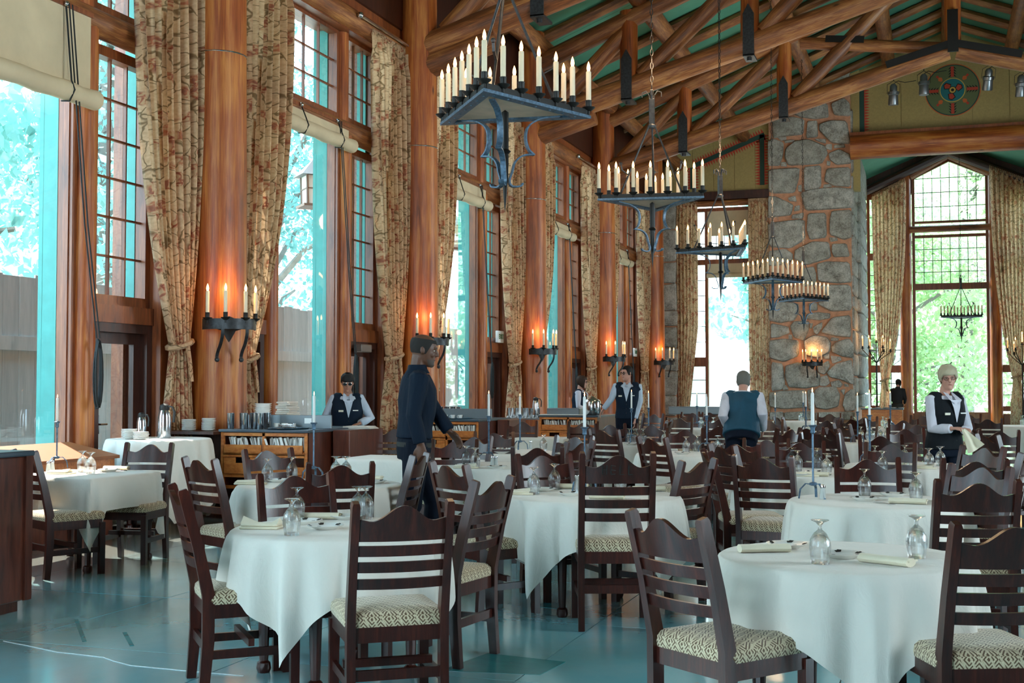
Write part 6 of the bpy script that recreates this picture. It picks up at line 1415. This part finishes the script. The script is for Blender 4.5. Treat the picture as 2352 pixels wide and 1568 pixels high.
    for x in (-1, 1):
        b = MB(); b.ball((x * .031, .0745, .114), .0120, 10, 8, (1.1, 1, .75)); o = b.obj('eye', plain('eye_white', '#a89c92', .3), root); o.matrix_local = Mh
        b = MB(); b.ball((x * .031, .0835, .114), .0056, 8, 6); o = b.obj('iris', plain('iris_brown', '#1e120c', .3), root); o.matrix_local = Mh
        b = MB(); b.tube([(x * .014, .098, .134), (x * .032, .096, .139), (x * .05, .084, .134)], [.003, .0038, .002], 6); o = b.obj('eyebrow', hair or BLK, root); o.matrix_local = Mh
    b = MB(); b.tube([(-.02, .0885, .047), (0, .0985, .0475), (.02, .0885, .047)], [.002, .0045, .002], 6); o = b.obj('mouth', plain('lips', '#8a4a44', .5), root); o.matrix_local = Mh
    bpy.data.objects.remove(hd)
    def shell(name, mat, zlow, ztop=.224, thick=.012, a0=-pi, a1=pi, n=36, rows=10, lift=0.0, wav=.0):
        b = MB(); R_ = []
        for i in range(rows + 1):
            row = []
            for j in range(n + 1):
                a = a0 + (a1 - a0) * j / n; zl = zlow(abs(a)); z = zl + (ztop - zl) * (i / rows); A_, B_, y_ = hp(min(z, .224)); th = thick * (1 + wav * sin(a * 9 + i)) * (1 if i else .55)
                sx_ = (1 if z < .2 else .9); row.append(Vector(((A_ + th) * sin(a), y_ + (B_ + th) * cos(a), z + thick * (i / rows) + lift)))
            R_.append(row)
        b.loft(R_, False, False); o = b.obj(name, mat, root, 180); o.matrix_local = Mh; return o
    if hairf: hairf(shell, root, Mh)
    if extras: extras(root, sp, fw, rt_, Mh, WL, WR, EL, ER)
    return root
def lens_glasses(root, Mh, mat, rim, r=.022):
    t_ = MB(); L_ = MB()
    for x in (-1, 1):
        t_.tube([(x * .034 + r * cos(a), .105 - .006 * abs(cos(a)), .112 + r * .8 * sin(a)) for a in [2 * pi * q / 14 for q in range(15)]], .0036, 5); t_.tube([(x * .056, .103, .118), (x * .078, .06, .118), (x * .080, -.01, .112)], .002, 5)
        L_.loft([[Vector((x * .034 + r * cos(a), .104, .112 + r * .8 * sin(a))) for a in [2 * pi * q / 12 for q in range(12)]], [Vector((x * .034 + r * .9 * cos(a), .1055, .112 + r * .72 * sin(a))) for a in [2 * pi * q / 12 for q in range(12)]]])
    t_.tube([(-.012, .106, .117), (.012, .106, .117)], .002, 5); o = t_.obj('glasses_frame', rim, root); o.matrix_local = Mh; o = L_.obj('lens', mat, root); o.matrix_local = Mh
def placer(px, py, depth, rel, H):
    """world place and facing from where the person stands, plus a converter from the picture to the person's own frame"""
    p = aty(px, py, depth); loc = Vector((p.x, p.y, 0)); v = Vector((p.x, p.y, 0)).normalized(); a = radians(rel); dv = Vector((v.x * cos(a) - v.y * sin(a), v.x * sin(a) + v.y * cos(a), 0)); rz = atan2(-dv.x, dv.y)
    Mi = (Matrix.Translation(loc) @ Matrix.Rotation(rz, 4, 'Z') @ Matrix.Scale(H / 1.75, 4)).inverted(); zc = (p - EYE).dot(_f)
    def W_(qx, qy, dd=0.0): d = ray(qx, qy); return Mi @ (EYE + d * (zc - dd))
    return loc, rz, W_
NAVY = fabric('navy_shirt', '#0b1a2a', .75, .5); NAVYT = fabric('dark_trousers', '#0a1220', .8); VEST = fabric('navy_vest', '#122030', .75, .1); SHIRTW = fabric('pale_blue_shirt', '#b9c6d6', .7, .35); SHIRTL = fabric('lilac_white_shirt', '#c9c6cf', .7, .35)
SK_D = skin_mat('brown_skin', '#5c3a28'); SK_M = skin_mat('tan_skin', '#a87862'); SK_P = skin_mat('pink_skin', '#c08c78')
H_BLK = fabric('black_hair', '#1a1715', .6); H_BRN = fabric('brown_hair', '#3a2a22', .5); H_GRY = fabric('grey_hair', '#6a655e', .6); H_SLT = fabric('greying_black_hair', '#2e2a28', .7); H_BLD = fabric('pale_blond_hair', '#b0a48a', .55)
LENS = thin_glass('spectacle_lens', (.9, .92, .93, 1), .02, .1)
STUB = skin_mat('grey_stubble', '#4c3e36')
DLENS = plain('dark_lens', '#20252a', .1)
# man in the dark shirt, walking to the right
loc, rz, W = placer(951, 1000, 9.05, -84, 1.85)
def hf(shell, root, Mh):
    shell('hair', H_SLT, lambda a: .165 if a < .9 else .165 - .085 * min(1, (a - .9) / .5), .185, .006)
    shell('beard', STUB, lambda a: -.010, .040, .0025, -1.35, 1.35, 20, 5)
person('man in a loose dark navy shirt walking right past the tables, hand reaching out', loc, rz, 1.85, .0065, SK_D, dict(lean=.04, er=W(950, 955, .24), wr=W(966, 1020, .26), el=W(1000, 945, -.16), wl=W(1032, 990, -.12), hr_=(0, .12, -1), hr_n=(-1, .2, 0), hl=(0, .7, -.7), hln=(.5, -.5, -.6), hlc=.7, hf=.0, hy=-.10, hp=-.14, fat=1.02, loose=.014,
    kl=(-.10, .16, .50), al=(-.10, .12, .09), kr=(.10, -.02, .49), ar=(.10, -.26, .12)), NAVY, NAVYT, None, H_GRY, hf)
# woman in the headwrap behind the sideboard
loc, rz, W = placer(796, 1000, 14.0, 186, 1.60)
def hf(shell, root, Mh):
    shell('head_wrap', plain('black_headwrap', '#0e1013', .8), lambda a: .140 if a < 1.2 else .140 - .08 * min(1, (a - 1.2) / .8), .224, .020, wav=.12)
    b = MB(); b.ball((-.02, -.12, .12), .04, 10, 8, (1, .8, .8)); b.tube([(-.03, -.13, .10), (-.06, -.14, .02), (-.07, -.13, -.06)], [.02, .025, .008], 8); o = b.obj('wrap_knot', BLK, root); o.matrix_local = Mh
    for k in range(5): b = MB(); x = -.085 - .004 * (k % 2); b.tube([(x, -.03 - .012 * k, .10), (x - .012, -.03 - .012 * k, .03), (x - .006, -.03 - .012 * k, -.04)], .006, 6); o = b.obj('braid', H_BLK, root); o.matrix_local = Mh
    lens_glasses(root, Mh, DLENS, MIRROR, .024)
person('woman in a black headwrap, round dark glasses and navy vest behind the nearest sideboard', loc, rz, 1.60, .0085, SK_M, dict(lean=.12, el=W(852, 960, .02), wl=W(826, 972, .20), er=W(745, 962, .05), wr=W(752, 985, .25), hl=(.7, .4, -.2), hln=(0, 0, -1), hlc=.8, hr_=(-.2, .8, -.4), hr_n=(0, 0, -1), hp=-.20, hy=-.12, fat=1.10, loose=.012, badge=1), SHIRTW, NAVYT, VEST, H_BLK, hf, female=True)
b = MB()
for i in range(5): b.box((-.17, -.12, .006 * i), (.17 - .01 * i, .12, .006 * i + .004))
p = atz(800, 975, 1.02); tag(b.obj('menu_sheets', CLOTH, None, 0, loc=(-6.24, 12.95, .972)), 'stack of pale papers under the hands of the woman in the headwrap', 'papers')
# short haired woman, bust over the third sideboard
loc, rz, W = placer(1327, 1000, 23.0, -100, 1.64)
def hf(shell, root, Mh): shell('hair', H_BRN, lambda a: .165 if a < .75 else .165 - .175 * min(1, (a - .75) / .35), .226, .020, wav=.1); lens_glasses(root, Mh, LENS, BLK)
person('woman with a brown bob and glasses in profile behind the third sideboard', loc, rz, 1.64, .010, SK_P, dict(lean=.08, el=(-.22, .05, 1.15), wl=(-.12, .28, 1.05), er=(.22, .05, 1.15), wr=(.12, .28, 1.05), hp=-.1), SHIRTL, NAVYT, VEST, H_BRN, hf, female=True)
# vested man reaching to the sideboard
loc, rz, W = placer(1440, 1000, 20.2, 176, 1.78)
def hf(shell, root, Mh): shell('hair', H_BLK, lambda a: .178 if a < .8 else .178 - .10 * min(1, (a - .8) / .5), .226, .010); lens_glasses(root, Mh, LENS, BLK)
person('man in a navy vest and blue shirt leaning one hand on the third sideboard', loc, rz, 1.78, .009, SK_P, dict(lean=.06, er=W(1405, 915, .05), wr=W(1386, 939, .02), el=W(1470, 920, .02), wl=W(1458, 962, .08), hl=(0, .1, -1), hr_=(.3, .2, -.5), hy=-.75, hp=-.08, side=-.02), SHIRTW, NAVYT, VEST, H_BLK, hf)
# bending man, back view
loc, rz, W = placer(1703, 1000, 14.2, -4, 1.72)
def hf(shell, root, Mh): shell('hair', H_GRY, lambda a: .19 if a < .8 else .19 - .14 * min(1, (a - .8) / .5), .226, .010)
person('grey haired man in a blue backed vest bending over a table, seen from behind', loc, rz, 1.72, .008, SK_P, dict(lean=.55, el=W(1660, 955, .0), wl=W(1675, 985, -.30), er=W(1752, 950, .0), wr=W(1752, 985, -.25), hp=-.35, fat=1.08, loose=.012), SHIRTL, NAVYT, fabric('teal_blue_vest', '#24485a', .6, .2), H_GRY, hf)
# grey haired woman with the cloth
loc, rz, W = placer(2168, 1000, 12.9, -142, 1.63)
def hf(shell, root, Mh): shell('hair', H_BLD, lambda a: .146 if a < .7 else .146 - .055 * min(1, (a - .7) / .5) - .07 * max(0, min(1, (a - 1.7) / .5)), .232, .024, wav=.2); kb = MB(); kb.ball((0, -.07, .235), .035, 10, 7, (1.2, 1, .6)); kb.tube([(-.03, -.06, .24), (-.06, -.05, .27)], .006, 5); ko = kb.obj('hair_clip', H_SLT, root); ko.matrix_local = Mh; lens_glasses(root, Mh, LENS, plain('rose_rim', '#7a4a3e', .3))
def ex(root, sp, fw, rt_, Mh, WL, WR, EL, ER):
    pass
person('grey haired woman in glasses and a black vest holding a cream cloth', loc, rz, 1.63, .007, SK_P, dict(lean=.05, er=W(2142, 985, .12), wr=W(2186, 984, .28), el=W(2222, 985, .02), wl=W(2216, 988, .24), hl=(.3, .6, .1), hr_=(-.6, .4, .05), hr_n=(0, 0, -1), hln=(0, 0, -1), hlc=.9, hr_c=.9, hy=-.50, hp=-.06, hr=.08, fat=1.05, loose=.010, hf=.03), SHIRTL, NAVYT, fabric('black_vest', '#15181c', .8, .1), H_BLD, hf, ex, female=True)
b = MB(); R_ = []
for i in range(13):
    t_ = i / 12; row = []
    for j in range(11):
        u = j / 10; q = aty(2208 + 8 * u + (24 + 26 * u) * t_ * .9 - 6 * (1 - u) * t_, 983 + (58 - 22 * u) * t_ + 3 * sin(u * 3), 12.45); row.append(q + Vector((0, .03 * sin(u * 9 + t_ * 2) * t_ - .02, 0)))
    R_.append(row)
b.loft(R_, False, False); tag(b.obj('napkin_cloth', NAPKIN, None, 180), 'cream cloth hanging from the hands of the grey haired woman', 'cloth')
# far figure by the alcove
loc, rz, W = placer(2062, 1000, 39.6, -20, 1.66)
def hf(shell, root, Mh):
    shell('hair', H_BLK, lambda a: .17 if a < .8 else .17 - .16 * min(1, (a - .8) / .5), .228, .014); b = MB(); b.ball((0, -.12, .14), .045); o = b.obj('bun', H_BLK, root); o.matrix_local = Mh
person('far person in black with dark hair standing by the alcove window sideboard', loc, rz, 1.66, .014, SK_P, dict(lean=.1, el=(-.24, .05, 1.15), wl=(-.14, .26, 1.0), er=(.24, .05, 1.15), wr=(.14, .26, 1.0), hp=-.2), plain('black_cloth', '#0e0f12', .8), BLK, None, H_BLK, hf)
# ------------------------------------------------------------------ outside
g = struct('ground'); b = MB(); b.box((-90, -30, -.3), (-8.76, 120, -.12)); b.box((-9, 47, -.3), (60, 120, -.12)); b.obj('yard', plain('pale_yard', '#a8a293', .9, noise=.15, nscale=.6), g, 0)
fe = thing('board_fence', 'grey weathered board fence outside the side windows', 'fence', (-11.2, 0, 0))
y = 8.0; rr = random.Random(3)
pm = []
for v in range(4):
    b = MB(); b.box((-.012, .002, -.1), (.012, .298 , 2.86 + .02 * v), bev=.004); pm.append(b.mesh('plank', FENCEM, 0))
while y < 66:
    inst(pm[int(rr.random() * 4)], 'plank', fe, loc=(rr.random() * .008, y, 0)); y += .30
for z in (1.92, .4):
    b = MB(); b.box((.012, 8, z), (.05, 66, z + .18)); b.obj('rail', FENCEM, fe, 0)
# pale granite slope rising beyond the trees
b = MB(); rr = random.Random(8); R_ = []
for i in range(9):
    row = []
    for j in range(26):
        yy_ = -20 + j * 8; xx_ = -32 - i * 9 + rr.uniform(-2, 2); row.append(Vector((xx_, yy_, -.2 + i * 6.5 + rr.uniform(-1.5, 1.5) * (i > 0))))
    R_.append(row)
b.loft(R_, False, False); GRAN = plain('pale_granite', '#cfcac0', .9, noise=.15, nscale=.2); b.obj('granite_slope', GRAN, g, 60)
R_ = []; b = MB()
for i in range(7):
    row = []
    for j in range(20): row.append(Vector((-60 + j * 7, 95 + i * 9 + rr.uniform(-2, 2), -.2 + i * 7 + rr.uniform(-1.5, 1.5) * (i > 0))))
    R_.append(row)
b.loft(R_, False, False); b.obj('granite_slope', GRAN, g, 60)
LEAF = []
for nm, c_, c2 in (('leaf_teal', '#5f9a92', '#8fbfb4'), ('leaf_green', '#83a46c', '#b8cc98'), ('leaf_dark', '#437a74', '#76a29c')):
    t = NT(nm); oi = t.n('ObjectInfo'); ni = t.noise(t.coord('Object'), 1.3, 2); t.col(t.ramp(ni, [(.35, c_), (.65, c2)])); t.set(Roughness=.6)
    tr = t.n('BsdfTranslucent'); tr.inputs[0].default_value = lin(c2); mx = t.n('MixShader'); mx.inputs[0].default_value = .4; t.l(t.p.outputs[0], mx.inputs[1]); t.l(tr.outputs[0], mx.inputs[2]); t.l(mx.outputs[0], t.t.nodes['Material Output'].inputs[0]); LEAF.append(t.m)
BARK = plain('tree_bark', '#6a625a', .9, noise=.3, nscale=4)
def crown(blobs, n, size, mat, seed, parent):
    rr = random.Random(seed); b = MB(); tot = sum(bl[3] ** 2 for bl in blobs)
    for bx_, by_, bz_, r, fl_ in blobs:
        k = int(n * r * r / tot)
        for _ in range(k):
            while True:
                v = Vector((rr.uniform(-1, 1), rr.uniform(-1, 1), rr.uniform(-1, 1)))
                if .25 < v.length < 1: break
            v = v.normalized() * (v.length ** .5); c_ = Vector((bx_ + v.x * r, by_ + v.y * r, bz_ + v.z * r * fl_)); s_ = size * rr.uniform(.6, 1.4)
            a = Vector((rr.uniform(-1, 1), rr.uniform(-1, 1), rr.uniform(-1, 1))).normalized() * s_; d = a.cross(Vector((rr.uniform(-1, 1), rr.uniform(-1, 1), rr.uniform(-1, 1)))).normalized() * s_ * .55
            i0 = len(b.v); b.v += [tuple(c_ - a), tuple(c_ + d), tuple(c_ + a), tuple(c_ - d)]; b.f.append((i0, i0 + 1, i0 + 2, i0 + 3)); b.uv.append(None)
    o = b.obj('crown', mat, parent, 0); o['kind'] = 'stuff'; return o
def tree(x, y, h, r, mat, lab, seed, n=5000, size=.22, nb=9, low=.25):
    t = thing('tree', lab, 'tree', (x, y, 0)); rr = random.Random(seed); blobs = []
    for i in range(nb):
        a = rr.random() * 6.28; z = h * (low + (1 - low) * (i + .5) / nb); q = r * (1 - .5 * abs((z / h - .6) * 1.6)) * rr.uniform(.3, .85); blobs.append((q * cos(a), q * sin(a), z, r * rr.uniform(.42, .62), .7))
    b = MB(); b.tube([(0, 0, -.1), (.1, .1, h * .3), (.0, .2, h * .6), (.1, .1, h * .9)], [h * .028, h * .022, h * .014, h * .005], 8, knots=.2, seed=seed); b.obj('trunk', BARK, t)
    b = MB()
    for bl in blobs: b.tube([(.05, .1, bl[2] * .7), (bl[0] * .6, bl[1] * .6, bl[2] * .92), (bl[0] * 1.1, bl[1] * 1.1, bl[2])], [h * .010, h * .007, h * .003], 5)
    b.obj('branch', BARK, t); crown(blobs, n, size, mat, seed, t); return t
tree(-15.8, 13.6, 14, 5.0, LEAF[0], 'pale leafy tree outside the nearest window', 1, 20000, .11, 12, .25)
tree(-19, 25, 14, 3.4, LEAF[2], 'blue green pine outside the second window, behind the lantern', 2, 14000, .10, 14, .30)
tree(-22, 38, 15, 3.6, LEAF[2], 'pine outside the third window', 3, 10000, .12, 12, .3)
tree(-20, 54, 14, 4.0, LEAF[0], 'pale tree outside the fourth window', 4, 5000, .22)
tree(-19, 72, 14, 4.0, LEAF[0], 'pale tree outside the farthest side window', 5, 4000, .24)
tree(-9, 78, 13, 4.5, LEAF[0], 'washed out tree seen through the window between the stone piers', 6, 3500, .28)
tree(-1.6, 57, 11, 4.8, LEAF[1], 'bright green tree filling the alcove window', 7, 18000, .12, 14, .05)
tree(-3.6, 60, 12, 4.2, LEAF[1], 'bright green tree left of the alcove window', 8, 10000, .14, 12, .05)
tree(5.5, 62, 13, 5.0, LEAF[1], 'bright green tree right of the alcove window', 9, 10000, .14, 12, .05)
tree(1.5, 70, 17, 6.5, LEAF[1], 'taller green tree behind the alcove trees', 10, 9000, .22, 12, .10)
def lantern(px, py, x, lab, s_=1.0):
    p = atx(px, py, x); t = thing('hanging_lantern', lab, 'lantern', p); t.scale = (s_,) * 3
    fr_ = plain('lantern_frame', '#7a5a4c', .6); b = MB(); b.lathe([(.40, .22), (.05, .50), (.03, .56), (.0005, .57)], 4); b.obj('roof', plain('lantern_roof', '#6f7478', .6), t, 0)
    b = MB(); b.lathe([(.22, -.25), (.24, .22)], 4); b.obj('shade_glass', plain('lantern_glass', '#e9ded0', .4), t, 0); b = MB()
    for k in range(4):
        a = k * pi / 2; b.bar([(.23 * cos(a), .23 * sin(a), -.26), (.25 * cos(a), .25 * sin(a), .24)], .025, .025)
    b.lathe([(.34, -.29), (.34, -.25), (.2, -.25)], 4); b.lathe([(.25, .0), (.25, .02), (.2, .02)], 4); b.obj('frame', fr_, t, 0); b = MB(); b.tube([(0, 0, .55), (0, 0, (7.42 - p.z) / s_)], .015, 6); b.obj('hanger', fr_, t)
lantern(722, 437, -9.6, 'pale hanging lantern outside the second tall window'); lantern(1035, 543, -9.6, 'pale hanging lantern outside the third tall window')
eave = struct('trim_1'); b = MB(); b.box((-9.75, -6, 7.4), (-8.7, 46, 7.55)); b.obj('eave_soffit', TRIM, eave, 0)
